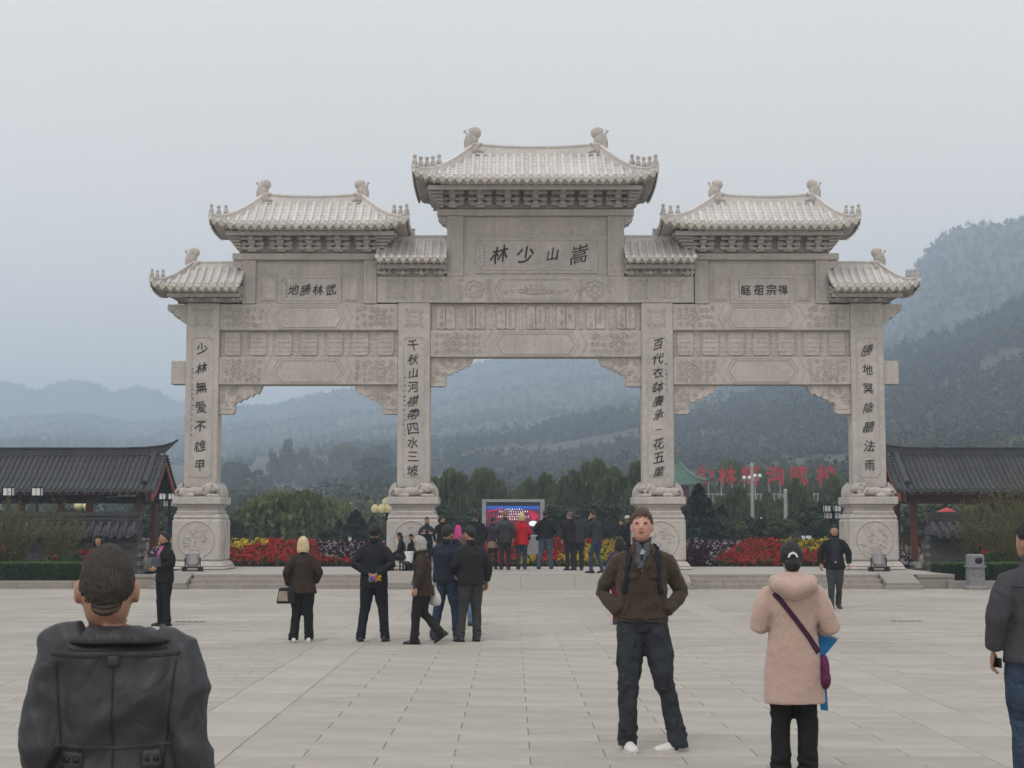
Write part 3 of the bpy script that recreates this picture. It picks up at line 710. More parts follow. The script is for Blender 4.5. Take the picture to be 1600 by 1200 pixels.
# bracket sets
def bracket_mesh(w, h, d):
    m_ = MB()
    m_.frus(-w*.15, w*.15, -d*.20, 0.01, 0, -w*.22, w*.22, -d*.26, 0.01, h*.11)
    for k in range(2):
        y = -d*(.14+.30*k)
        for j in range(2):
            z = h*(.09+.45*k+.22*j); yy_ = y-d*.05*j; hw = w*(.47 if j == 0 else .50)
            m_.frus(-hw*.90, hw*.90, yy_-d*.12, yy_+d*.04, z, -hw, hw, yy_-d*.13, yy_+d*.05, z+h*.05)
            m_.box(-hw, hw, yy_-d*.13, yy_+d*.05, z+h*.051, z+h*.125)
            for sx in (-1, 1):
                m_.box(sx*w*.36-w*.10, sx*w*.36+w*.10, yy_-d*.09, yy_+d*.02, z+h*.127, z+h*.22)
        z = h*(.09+.45*k)
        m_.frus(-w*.10, w*.10, y-d*.30, 0.01, z-h*.02, -w*.12, w*.12, y-d*.34, 0.01, z+h*.10)           # arm stepping outwards
        m_.box(-w*.085, w*.085, y-d*.26, 0.01, z+h*.102, z+h*.26)
        m_.frus(-w*.10, w*.10, y-d*.34, y-d*.12, z+h*.262, -w*.15, w*.15, y-d*.38, y-d*.10, z+h*.42)
    m_.box(-w*.10, w*.10, -d*.95, -d*.3, h*.86, h*.985)
    return m_.mesh('bracket_set', M_STONE_IN)

# ------------------------------------------------------------------ tiled stone roofs
def make_roof(xL, xR, rL, rR, hd, zeave, zridge, zwall, lift, ntile, hipL=True, hipR=True, figs=3, beastL=True, beastR=True, bsets=(), bw=.62, bh=.55, corner=True, ridge_h=.3, bd=.7, wall0=None, rise=0.0, fsz=.36):
    """xL..xR eaves, rL..rR ridge, hd half depth; a hip only where the end is free"""
    def q_of(x):
        if x < rL and hipL: return (rL-x)/(rL-xL)
        if x > rR and hipR: return (x-rR)/(xR-rR)
        return 0.0
    def zz(t, q): return zeave + (zridge-zeave)*(max(0.0, 1-t)**1.45) + lift*(q**3.2)*(t**1.2)
    def front(x, t, s=-1, up=0.0): return (x, YC+s*hd*t, zz(t, q_of(x))+up)
    def side(e, t, b, up=0.0):                                  # e -1 left / 1 right
        x = (rR+(xR-rR)*t) if e > 0 else (rL+(xL-rL)*t)
        return (x, YC+b*hd*t, zz(t, abs(b)**1.0*t)+up)
    NS = 9
    base = MB(); pitch = (xR-xL)/ntile
    # pan tiles in overlapping steps between the cover tile rows (front and back)
    xs = [xL+pitch*i for i in range(ntile+1)]
    for s in (-1, 1):
        for i in range(ntile):
            xm = (xs[i]+xs[i+1])/2; t0 = q_of(xm)
            if t0 > .93: continue
            n = max(1, int(NS*(1-t0)+.5))
            for k in range(n):
                ta, tb = t0+(1-t0)*k/n, t0+(1-t0)*(k+1)/n
                tta, ttb = max(0, ta-.01), tb
                a, b_, c, d = front(xs[i], tta, s, .0), front(xs[i+1], tta, s, .0), front(xs[i+1], ttb, s, .028), front(xs[i], ttb, s, .028)
                mid0, mid1 = front(xm, tta, s, -.012), front(xm, ttb, s, .014)
                a2, c2, d2 = front(xs[i], ttb, s, -.01), front(xs[i+1], ttb, s, -.01), front(xm, ttb, s, -.02)
                f = [(0, 1, 4, 5), (1, 2, 3, 4), (5, 4, 8, 6), (4, 3, 7, 8)]
                if s > 0: f = [q[::-1] for q in f]
                base.add([a, mid0, b_, c, mid1, d, a2, c2, d2], f)
    for e, hip in ((-1, hipL), (1, hipR)):
        if not hip: continue
        N = 8
        for k in range(NS):
            t0, t1 = k/NS, (k+1)/NS
            for j in range(N):
                b0, b1 = -1+2*j/N, -1+2*(j+1)/N
                base.add([side(e, t0, b0), side(e, t0, b1), side(e, t1, b1, .02), side(e, t1, b0, .02)], [(0, 1, 2, 3) if e < 0 else (3, 2, 1, 0)])
    roof = part(base, 'roof', M_ROOFST)
    # soffit and eave boards
    sof = MB(); wx0, wx1 = (rL-.0, rR+.0)
    inx = lambda e: (xL+.16 if hipL else xL+.002) if e < 0 else (xR-.16 if hipR else xR-.002)
    ze = zeave
    ww = .34; zs = zwall
    wl = xL+(hd-.5 if hipL else 0.003); wr = xR-(hd-.5 if hipR else .003)
    if wall0: wl, wr = wall0
    NX = 14
    bot = [(xL+.05 if hipL else xL+.003), (xR-.05 if hipR else xR-.003)]
    for s in (-1, 1):
        for i in range(NX):
            xa_, xb_ = bot[0]+(bot[1]-bot[0])*i/NX, bot[0]+(bot[1]-bot[0])*(i+1)/NX
            ua, ub = wl+(wr-wl)*i/NX, wl+(wr-wl)*(i+1)/NX
            za, zb = zz(1, q_of(xa_))-.07, zz(1, q_of(xb_))-.07
            sof.add([(xa_, YC+s*(hd-.04), za), (xb_, YC+s*(hd-.04), zb), (ub, YC+s*ww, zs), (ua, YC+s*ww, zs), (xa_, YC+s*(hd-.10), za-.10), (xb_, YC+s*(hd-.10), zb-.10)],
                    [(0, 4, 5, 1)] + [(4, 3, 2, 5)] if s < 0 else [(0, 1, 5, 4), (4, 5, 2, 3)])
    for e, hip in ((-1, hipL), (1, hipR)):
        xe = bot[0] if e < 0 else bot[1]; wx = wl if e < 0 else wr
        for j in range(6):
            b0, b1 = -1+2*j/6, -1+2*(j+1)/6
            za, zb = (zz(1, abs(b0) if hip else 0)-.07), (zz(1, abs(b1) if hip else 0)-.07)
            A, B = (xe, YC+b0*(hd-.04), za), (xe, YC+b1*(hd-.04), zb); A2, B2 = (xe-e*.06 if hip else xe, YC+b0*(hd-.1), za-.10), (xe-e*.06 if hip else xe, YC+b1*(hd-.1), zb-.10)
            C, D = (wx, YC+b1*ww, zs), (wx, YC+b0*ww, zs)
            f = [(0, 4, 5, 1), (4, 3, 2, 5)]
            if e > 0: f = [(0, 1, 5, 4), (4, 5, 2, 3)]
            sof.add([A, B, C, D, A2, B2], f)
        if not hip:                                            # closed gable where the roof meets a wall
            pass
    part(sof, 'soffit', M_STONE_IN, parent=roof)
    # eave purlin and rafter ends
    m_ = MB(); pz = zeave-.19
    x0_, x1_ = bot[0]+(.38 if hipL else 0), bot[1]-(.38 if hipR else 0)
    for s in (-1, 1):
        m_ = MB(); m_.box(x0_, x1_, YC+s*(hd-.34)-.05, YC+s*(hd-.34)+.05, pz-.10, pz+.02); part(m_, 'eave_purlin', M_STONE, parent=roof)
    m_ = MB(); rt = []
    for i in range(ntile):
        xm = (xs[i]+xs[i+1])/2
        if (hipL and xm < xL+.3) or (hipR and xm > xR-.3): continue
        zq = zz(1, q_of(xm))
        m_.box(xm-.04, xm+.04, YC-hd+.06, YC-hd+.4, zq-.185, zq-.115)
    tag(part(m_, 'rafter_ends', M_EAVE, parent=roof), kind='stuff')
    # cover tile rows: front ones singly, the rest joined
    r = pitch*.25
    def row(mb, pts, r):
        rs = []
        for i, p_ in enumerate(pts):
            d = Vector(pts[min(i+1, len(pts)-1)])-Vector(pts[max(i-1, 0)]); d.normalize()
            sd_ = d.cross(Vector((0, 0, 1))).normalized(); up = sd_.cross(d)
            rs.append([tuple(Vector(p_)+sd_*(r*math.cos(a))+up*(r*1.05*math.sin(a)-.01)) for a in (R(-8), R(30), R(62), R(90), R(118), R(150), R(188))])
        mb.rings(rs, True)
        p_ = Vector(pts[-1]); d = (p_-Vector(pts[-2])); d.z *= .3; d.normalize(); sd_ = d.cross(Vector((0, 0, 1))).normalized(); up = Vector((0, 0, 1))
        k = 10; c = p_+d*.0; R0 = r*1.12
        A = [tuple(c+sd_*(R0*math.cos(2*math.pi*j/k))+up*(R0*math.sin(2*math.pi*j/k))-up*.012) for j in range(k)]
        B = [tuple(Vector(a)+d*.035) for a in A]; c2 = c-up*.012+d*.035
        Cc = [tuple(c2+(Vector(a)-c2)*.72-d*.012) for a in B]
        mb.rings([A, B, Cc], True)
    def drip(mb, x0, y0, z0_, x1, y1, z1_, ox, oy):
        m0 = ((x0+x1)/2+ox*.02, (y0+y1)/2+oy*.02, (z0_+z1_)/2-.175)
        V = [(x0+ox*.01, y0+oy*.01, z0_+.0), (x1+ox*.01, y1+oy*.01, z1_), (x1+ox*.02, y1+oy*.02, z1_-.075), m0, (x0+ox*.02, y0+oy*.02, z0_-.075)]
        W = [(a-ox*.025, b-oy*.025, c) for a, b, c in V]
        mb.add(V+W, [(0, 4, 3, 2, 1), (5, 6, 7, 8, 9), (0, 1, 6, 5), (1, 2, 7, 6), (2, 3, 8, 7), (3, 4, 9, 8), (4, 0, 5, 9)])
    back = MB()
    for i in range(ntile+1):
        x = xs[i]
        if i == 0: x += .02
        if i == ntile: x -= .02
        t0 = q_of(x); nn = 6
        if t0 > .97: t0 = .9
        for s in (-1, 1):
            pts = [front(x, t0+(1.0-t0)*k/nn, s, .034) for k in range(nn+1)]
            if s < 0:
                m_ = MB(); row(m_, pts, r); part(m_, 'cover_tile', M_ROOFST, parent=roof, smooth=False)
            else: row(back, pts, r)
    for i in range(ntile):
        za, zb = zz(1, q_of(xs[i])), zz(1, q_of(xs[i+1]))
        m_ = MB(); drip(m_, xs[i]+.01, YC-hd, za, xs[i+1]-.01, YC-hd, zb, 0, -1); part(m_, 'drip_tile', M_EAVE, parent=roof)
        drip(back, xs[i+1]-.01, YC+hd, zb, xs[i]+.01, YC+hd, za, 0, 1)
    for e, hip in ((-1, hipL), (1, hipR)):
        if not hip: continue
        n = max(3, int(2*hd/pitch)); xe = xL if e < 0 else xR
        for j in range(1, n):
            b = -1+2*j/n; t0 = abs(b); y = b*hd
            pts = []
            for k in range(5):
                t = t0+(1-t0)*k/4; xx = (rR+(xR-rR)*t) if e > 0 else (rL+(xL-rL)*t)
                pts.append((xx, YC+y, zz(t, abs(b)*t/t if t else 0)+.022 if t else zridge))
            row(back, pts, r)
        for j in range(n):
            b0, b1 = -1+2*j/n, -1+2*(j+1)/n
            m_ = MB(); drip(m_, xe, YC+b0*hd+.01, zz(1, abs(b0)), xe, YC+b1*hd-.01, zz(1, abs(b1)), e, 0); part(m_, 'drip_tile', M_EAVE, parent=roof)
    tag(part(back, 'rear_tiles', M_ROOFST, parent=roof), kind='stuff')
    # ridges
    def wallsweep(mb, pts, w, h0, h1, capw):
        def sec(p_, n_, hh):
            n_ = Vector(n_); P = []
            for a, z in ((-w/2, h0), (w/2, h0), (w/2, hh-.06), (capw/2, hh-.055), (capw/2, hh-.01), (0, hh+.01), (-capw/2, hh-.01), (-capw/2, hh-.055), (-w/2, hh-.06)):
                P.append(tuple(Vector(p_)+n_*a+Vector((0, 0, z))))
            return P
        S = []
        for i, p_ in enumerate(pts):
            d = Vector(pts[min(i+1, len(pts)-1)])-Vector(pts[max(i-1, 0)]); d.z = 0; d.normalize(); n_ = Vector((d.y, -d.x, 0))
            S.append(sec(p_, n_, h1[i] if hasattr(h1, '__len__') else h1))
        mb.rings(S, True)
    m_ = MB(); n = 10
    wallsweep(m_, [(rL+(rR-rL)*k/n, YC, zridge+rise*((2*k/n-1)**2)) for k in range(n+1)], .16, -.10, ridge_h, .22)
    part(m_, 'main_ridge', M_ROOFST, parent=roof)
    for e, hip in ((-1, hipL), (1, hipR)):
        if not hip: continue
        for s in (-1, 1):
            pts, hs = [], []
            for k in range(11):
                t = k/10; xx = (rR+(xR-rR)*t) if e > 0 else (rL+(xL-rL)*t)
                pts.append((xx-e*.0, YC+s*hd*t*.985, zz(t, t))); hs.append(ridge_h*(1-.3*t)+ (rise*(1-t)**2))
            m_ = MB(); wallsweep(m_, pts, .13, -.06, hs, .18); o = part(m_, 'hip_ridge', M_ROOFST, parent=roof)
            if s < 0:
                # little seated figures along the lower hip
                for k in range(figs):
                    t = .97-.5*k/max(1, figs)*(1 if figs > 3 else .8); xx = (rR+(xR-rR)*t) if e > 0 else (rL+(xL-rL)*t)
                    zb = zz(t, t)+ridge_h*(1-.3*t)-.01; m_ = MB(); f = -e
                    yy_ = YC-hd*t*.985; sc = fsz/.36
                    m_.lathe([(.06*sc, 0), (.085*sc, .03*sc), (.08*sc, .11*sc), (.058*sc, .18*sc), (.035*sc, .215*sc), (.058*sc, .25*sc), (.062*sc, .29*sc), (.04*sc, .33*sc), (.015*sc, .34*sc)], (xx, yy_, zb), 8)
                    hk = e*(.05 if k % 2 else .045)*sc
                    m_.frus(xx+hk*.3, xx+hk*1.5, yy_-.015, yy_+.015, zb+.27*sc, xx+hk*.3, xx+hk*.9, yy_-.015, yy_+.015, zb+.31*sc)
                    m_.frus(xx-hk*1.2, xx-hk*.6, yy_-.03, yy_+.03, zb+.02, xx-hk*.9, xx-hk*.4, yy_-.02, yy_+.02, zb+.14*sc)
                    part(m_, 'roof_figure', M_STONE_IN, parent=roof, smooth=True)
    for e, on in ((-1, beastL), (1, beastR)):
        if not on: continue
        bx = rL+.0 if e < 0 else rR-.0; zb = zridge+rise+ridge_h-.04; k = 1.0 if figs > 3 else .84
        m_ = MB(); i_ = -e
        P = [(-.10, -.12), (-.12, .06), (-.08, .20), (.02, .32), (.03, .42), (-.05, .46), (-.10, .40)]
        m_.tube([(bx+i_*a*k+i_*.0, YC, zb+b*k) for a, b in P], [.14*k, .15*k, .15*k, .14*k, .11*k, .08*k, .05*k], 10, flat=.75)
        m_.ell((bx+i_*.08*k, YC, zb+.36*k), (.20*k, .12*k, .19*k)); m_.ell((bx+i_*.02*k, YC, zb+.13*k), (.17*k, .13*k, .2*k))
        m_.tube([(bx-i_*.14*k, YC, zb+.28*k), (bx-i_*.22*k, YC, zb+.38*k), (bx-i_*.27*k, YC, zb+.44*k)], [.03, .028, .035], 6)
        m_.tube([(bx-i_*.22*k, YC, zb+.38*k), (bx-i_*.18*k, YC, zb+.46*k)], [.025, .02], 6)
        for dx, dzz, rr in ((.18, -.04, .08), (.27, -.0, .05), (.12, -.14, .09), (.2, -.2, .07), (.3, -.24, .05), (.05, -.2, .1)): m_.ell((bx+i_*dx*k, YC-.06, zb+dzz*k), (rr, .08, rr))
        o = part(m_, 'ridge_beast', M_STONE_IN, parent=roof, smooth=True); rm = o.modifiers.new('remesh', 'REMESH'); rm.mode = 'VOXEL'; rm.voxel_size = .022; rm.use_smooth_shade = True
    # wall and bracket sets under the eave
    if bsets:
        zb = zwall-bh
        mb = MB(); mb.box(wl+.05, wr-.05, YC-.24, YC+.24, zb-.002, zwall+.25); part(mb, 'bracket_wall', M_STONE_IN, parent=roof)
        me = bracket_mesh(bw, bh*.97, bd)
        for x in bsets:
            for s in (0, 1):
                o = link('bracket_set', me, gate); o.location = Vector((x, YC-.24 if s == 0 else YC+.24, zb+.004))-gate.location; o.rotation_euler.z = math.pi*s
        if corner:
            for e, hip in ((-1, hipL), (1, hipR)):
                if not hip: continue
                xo = xL if e < 0 else xR; xi = wl+.05 if e < 0 else wr-.05
                m_ = MB(); H = zeave-.17-zb; n = 6
                for k in range(n):
                    f0, f1 = k/n, (k+1)/n; xa_ = xi; xb_ = xi+(xo-e*.38-xi)*(f1**.85); yo = .24+(hd-.42-.24)*(f1**.85)*.9
                    m_.box(xa_, xb_, YC-yo, YC+yo, zb+H*f0+.004, zb+H*f1-.012)
                    m_.box(xa_, xb_-e*.07, YC-yo+.06, YC+yo-.06, zb+H*f1-.014, zb+H*f1+.006)
                part(m_, 'corner_bracket_set', M_STONE_IN, parent=roof, bevel=.01)
    return roof
def xe(px, py, Y): return XP(px, Y, py)
# middle roof
hd = 1.9; ye = YC-hd
make_roof(xe(645, 268, ye), xe(1027.5, 268, ye), xe(738, 235, YC), xe(937, 235, YC), hd, ZP(277, ye), ZP(243, YC)+.02, ZP(292, YF), .22, 29, figs=5,
          bsets=[GX(p, YF-.4, 310) for p in (706.6, 750.2, 793.4, 836.6, 879.8, 923, 966.4)], bw=.74, bh=ZP(293, YF)-ZP(326, YF), ridge_h=.26, bd=.95, wall0=(GX(690), GX(984)), rise=.10)
# the two side roofs
for pm in (483.5, 1190):
    hd = 1.3; ye = YC-hd
    n5 = [GX(pm+k, YF-.3, 380) for k in (-91, -46, -1, 44, 89)]
    make_roof(xe(pm-156, 342, ye), xe(pm+154, 342, ye), xe(pm-72, 312, YC), xe(pm+82, 312, YC), hd, ZP(349, ye), ZP(318, YC)+.02, ZP(363, YF), .18, 24, figs=3,
              bsets=n5, bw=.72, bh=ZP(364, YF)-ZP(395, YF), ridge_h=.22, bd=.75, wall0=(GX(pm-110), GX(pm+107)), rise=.08, fsz=.31)
# small roofs between the middle and side storeys
for pa, pb in ((590, 697), (977, 1084)):
    hd = .95; ye = YC-hd; xa_, xb_ = GX(pa), GX(pb)
    make_roof(xa_, xb_, xa_, xb_, hd, ZP(401, ye), ZP(376, YC), ZP(403, YF), 0, 9, hipL=False, hipR=False, beastL=False, beastR=False,
              bsets=[xa_+(xb_-xa_)*f for f in (.09, .365, .635, .91)], bw=.46, bh=ZP(403, YF)-ZP(430.5, YF), ridge_h=.16, bd=.5, wall0=(xa_, xb_))
# outer low roofs over the outer pillars
for pa, pb, hl in ((235, 377, True), (1298, 1437, False)):
    hd = 1.1; ye = YC-hd; xa_, xb_ = xe(pa, 440, ye), xe(pb, 440, ye)
    if hl: xb_ = GX(378.5)
    else: xa_ = GX(1295.5)
    rl = xe(300, 412, YC) if hl else xa_; rr = xb_ if hl else xe(1373, 412, YC)
    make_roof(xa_, xb_, rl, rr, hd, ZP(446, ye), ZP(418, YC)+.02, ZP(448, YF), .17, 11, hipL=hl, hipR=not hl, beastL=hl, beastR=not hl, figs=3,
              bsets=[GX(p, YF, 460) for p in ((301, 337, 366) if hl else (1306, 1335, 1371))], bw=.56, bh=ZP(449, YF)-ZP(473, YF), ridge_h=.17, bd=.6,
              wall0=((GX(285), xb_) if hl else (xa_, GX(1388))), fsz=.27)
# ------------------------------------------------------------------ pavilions, garden walls, lamps, screen, signs
M_TILE = mat('dark_clay_tile', (0.055, 0.056, 0.060), 0.6, 0.15, 5, 0.3, 40, rnd=0.2, blotch=0.2)
M_REDW = mat('red_brown_paint', (0.13, 0.038, 0.030), 0.55, 0.12, 4, 0.1, 30)
M_REDB = mat('orange_red_paint', (0.30, 0.075, 0.045), 0.55, 0.12, 4)
M_DKW = mat('dark_beam_paint', (0.035, 0.022, 0.02), 0.6, 0.1, 4)
M_BRICK = mat('grey_brick', (0.085, 0.085, 0.085), 0.9, 0.15, 6, 0.3, 50, rnd=0.22)
M_BLACK = mat('black_metal', (0.015, 0.015, 0.017), 0.45, 0.1, 10, metal=0.4)
M_LAMPW = mat('white_lamp_glass', (0.78, 0.80, 0.80), 0.35, 0.02, 3)
M_LAMPY = mat('cream_lamp_glass', (0.80, 0.74, 0.42), 0.35, 0.04, 3)
M_SILV = mat('brushed_metal', (0.42, 0.42, 0.43), 0.38, 0.06, 8, metal=0.75)

def tile_roof(th, x0, x1, yf, yb, zeave, zridge, endx):
    """gabled tile roof along x: every front tile row its own part; endx = visible gable side"""
    ym = (yf+yb)/2; n = int(round((x1-x0)/0.19)); pitch = (x1-x0)/n
    def P(x, t, s, up=0): return (x, ym+s*(ym-yf)*t, zeave+(zridge-zeave)*(1-t)**1.3+up)
    b = MB(); K = 12
    for s in (-1, 1):
        for k in range(K):
            t0, t1 = k/K, (k+1)/K
            v = [P(x0, max(0, t0-.01), s, 0), P(x1, max(0, t0-.01), s, 0), P(x1, t1, s, .02), P(x0, t1, s, .02), P(x1, t1, s, -.01), P(x0, t1, s, -.01)]
            f = [(0, 1, 2, 3), (3, 2, 4, 5)]
            b.add(v, f if s < 0 else [q[::-1] for q in f])
        v = [P(x0, 0, s, -.14), P(x1, 0, s, -.14), P(x1, 1, s, -.12), P(x0, 1, s, -.12)]; b.add(v, [(3, 2, 1, 0) if s < 0 else (0, 1, 2, 3)])
    rf = b.obj('roof', M_TILE, th, local=True)
    back = MB(); m1 = MB(); r = .052
    def row(mb, x, s):
        rs = []; pts = [P(x, k/6, s, .02) for k in range(7)]
        for i, p_ in enumerate(pts):
            d = (Vector(pts[min(i+1, 6)])-Vector(pts[max(i-1, 0)])).normalized(); sd_ = d.cross(Vector((0, 0, 1))).normalized(); up = sd_.cross(d)
            rs.append([tuple(Vector(p_)+sd_*(r*math.cos(a))+up*(r*1.1*math.sin(a))) for a in (R(-8), R(40), R(90), R(140), R(188))])
        mb.rings(rs)
        p_ = Vector(pts[-1]); A = [(p_.x+r*1.2*math.cos(a), p_.y, p_.z+r*1.2*math.sin(a)) for a in [2*math.pi*j/8 for j in range(8)]]
        mb.rings([A, [(a, b_+s*.03, c) for a, b_, c in A]])
    row(m1, 0.0, -1); me = m1.mesh('cover_tile', M_TILE)
    md = MB(); md.add([(-pitch*.36, yf-.01, zeave+.02), (pitch*.36, yf-.01, zeave+.02), (pitch*.3, yf-.02, zeave-.04), (0, yf-.02, zeave-.09), (-pitch*.3, yf-.02, zeave-.04),
        (-pitch*.36, yf+.02, zeave+.02), (pitch*.36, yf+.02, zeave+.02), (pitch*.3, yf+.01, zeave-.04), (0, yf+.01, zeave-.09), (-pitch*.3, yf+.01, zeave-.04)],
        [(0, 4, 3, 2, 1), (5, 6, 7, 8, 9), (0, 1, 6, 5), (1, 2, 7, 6), (2, 3, 8, 7), (3, 4, 9, 8), (4, 0, 5, 9)])
    med = md.mesh('drip_tile', M_TILE)
    for i in range(n):
        x = x0+pitch*(i+.5); o = link('cover_tile', me, rf); o.location.x = x; row(back, x, 1)
        o = link('drip_tile', med, rf); o.location.x = x+pitch/2
    tag(back.obj('rear_tiles', M_TILE, rf), kind='stuff')
    # ridge with upturned tip
    e = 1 if endx > (x0+x1)/2 else -1
    m_ = MB(); other = x0 if e > 0 else x1
    xs = [other, endx-e*1.6, endx-e*.7, endx-e*.1, endx+e*.22, endx+e*.36]; up = [0, 0, .03, .10, .20, .29]; th_ = [.30, .30, .28, .22, .1, .03]
    rs = [[(x, ym-.09, zridge-.02+u if t > .2 else zridge+.3-t+u-.0), (x, ym+.09, zridge-.02+u if t > .2 else zridge+.3-t+u), (x, ym+.09, zridge+.22+u), (x, ym+.12, zridge+.23+u), (x, ym+.12, zridge+.28+u), (x, ym-.12, zridge+.28+u), (x, ym-.12, zridge+.23+u), (x, ym-.09, zridge+.22+u)] for x, u, t in zip(xs, up, th_)]
    if e > 0: rs = rs
    m_.rings(rs); m_.obj('main_ridge', M_TILE, rf)
    # descending ridges and rake tiles, red bargeboards
    for s in (-1, 1):
        m_ = MB(); pts = [Vector(P(endx-e*.42, t, s, .08)) for t in (0, .2, .4, .6, .72, .8)]
        m_.tube(pts, [(.10, .13)]*5+[(.11, .15)], 8); m_.obj('descending_ridge', M_TILE, rf)
        m_ = MB()
        for k in range(16):
            t = (k+.5)/16; c = P(endx-e*.02, t, s, .02); m_.tube([(endx-e*.34, c[1], c[2]), (endx+e*.03, c[1], c[2])], .045, 7)
        tag(m_.obj('rake_tiles', M_TILE, rf), kind='stuff')
        m_ = MB(); A = [P(endx-e*.03, t, s, -.05) for t in (0, .25, .5, .75, 1)]; B = [(a, b_, c-.30+.0*i) for i, (a, b_, c) in enumerate(A)]
        vs = []; 
        for (p_, q_) in zip(A, B): vs += [p_, q_, (p_[0]-e*.05, p_[1], p_[2]), (q_[0]-e*.05, q_[1], q_[2])]
        fs = []
        for i in range(4):
            a = i*4; b4 = a+4; fs += [(a, b4, b4+1, a+1), (a+2, a+3, b4+3, b4+2), (a+1, b4+1, b4+3, a+3), (a, a+2, b4+2, b4)]
        fs += [(0, 1, 3, 2), (16, 18, 19, 17)]
        m_.add(vs, fs); m_.obj('bargeboard', M_REDB, rf)
    m_ = MB()
    for i in range(int((x1-x0)/.3)):
        x = x0+.2+i*.3; m_.box(x-.04, x+.04, yf+.02, yf+.5, zeave-.14, zeave-.05)
    tag(m_.obj('rafter_ends', M_REDB, rf), kind='stuff')
    return rf
def pavilion(label, xend, xfar, cols_f, cols_b, e, gz=.28):
    t = thing('pavilion', label, 'pavilion', (0, 0, 0), 0, 'tiled pavilions beside the gate')
    yf, yb = 54.0, 58.0; ze, zr = 2.86, 4.18
    tile_roof(t, min(xend, xfar), max(xend, xfar), yf, yb, ze, zr, xend)
    for x in cols_f:
        m_ = MB(); m_.lathe([(.13, gz), (.13, ze-.1)], (x, yf+1.0, 0), 12); m_.lathe([(.2, gz-.05), (.2, gz+.08), (.15, gz+.12)], (x, yf+1.0, 0), 12, mi=1); m_.obj('column', [M_REDW, M_STEP], t, local=True)
    for x in cols_b:
        m_ = MB(); m_.lathe([(.13, gz), (.13, ze-.1)], (x, yb-.9, 0), 12); m_.obj('column', M_REDW, t, local=True)
    a, b = min(xend-e*.5, xfar), max(xend-e*.5, xfar)
    for y in (yf+1.0, yb-.9):
        m_ = MB(); m_.box(a, b, y-.09, y+.09, ze-.40, ze-.08); m_.obj('beam', M_DKW if e > 0 or y > 56 else M_REDW, t, local=True)
    m_ = MB(); m_.box(cols_f[0]-.08, cols_f[0]+.08, yf+1.1, yb-1.0, ze-.36, ze-.08); m_.obj('cross_beam', M_DKW, t, local=True)
    m_ = MB(); m_.prismx([(yf+.9, ze-.08), (yb-.9, ze-.08), ((yf+yb)/2, zr-.2)], xend-e*.75, xend-e*.70); m_.obj('gable', M_DKW, t, local=True)
    return t
pl = pavilion('dark tiled red pavilion left of the gate, behind the wall', XP(240, 54, 780), -30.0, [-13.15, -14.9, -17.3, -20], [-13.1, -16.5, -20], 1)
pr = pavilion('dark tiled red pavilion right of the gate with low railing', XP(1404, 54, 780), 30.0, [XP(1428, 55), 17.6, 21], [XP(1402, 57.1), 17.6, 21], -1)
# white sign plates with pictograms under the left eave
t = pl
m_ = MB(); zc = ZP(777, 54.9); xs_ = XP(155, 54.9)
m_.tube([(xs_-.1, 54.88, zc-.05), (xs_, 54.88, zc+.09), (xs_+.1, 54.88, zc-.05), (xs_-.1, 54.88, zc-.05)], .012, 4)
for k in range(4): m_.box(xs_+.22+k*.11, xs_+.29+k*.11, 54.87, 54.89, zc-.01, zc+.05)
for k in range(6): m_.box(xs_+.25+k*.07, xs_+.29+k*.07, 54.87, 54.89, zc-.07, zc-.05)
tag(m_.obj('sign_marks', mat('faded_white', (.35, .34, .32), .7), t, local=True), kind='stuff')
for k, px in enumerate((187, 197, 207)):
    m_ = MB(); x = XP(px, 54.8); m_.box(x-.09, x+.09, 54.75, 54.78, ZP(776, 54.8), ZP(771, 54.8)); m_.obj('hanging_plate', M_LAMPW, t, local=True)
# railing inside the right pavilion
def railing(label, x0, x1, y, z0, z1):
    r_ = thing('railing', label, 'railing', (x0, y, z0))
    m_ = MB(); m_.box(0, x1-x0, -.04, .04, z1-z0-.07, z1-z0); m_.obj('top_rail', M_REDW, r_, local=True)
    m_ = MB(); m_.box(0, x1-x0, -.025, .025, .35, .40); m_.obj('lower_rail', M_REDW, r_, local=True)
    n = int((x1-x0)/.14)
    for i in range(n+1):
        m_ = MB(); x = i*(x1-x0)/n; m_.box(x-.02, x+.02, -.02, .02, 0, z1-z0-.07); m_.obj('baluster', M_REDW, r_, local=True)
railing('low dark red railing between the columns of the right pavilion', XP(1402, 56), XP(1447, 56), 55.6, .28, 1.2)
railing('low dark red railing beside the left garden wall', XP(222, 55.5), XP(249, 55.5), 55.4, .28, 1.15)

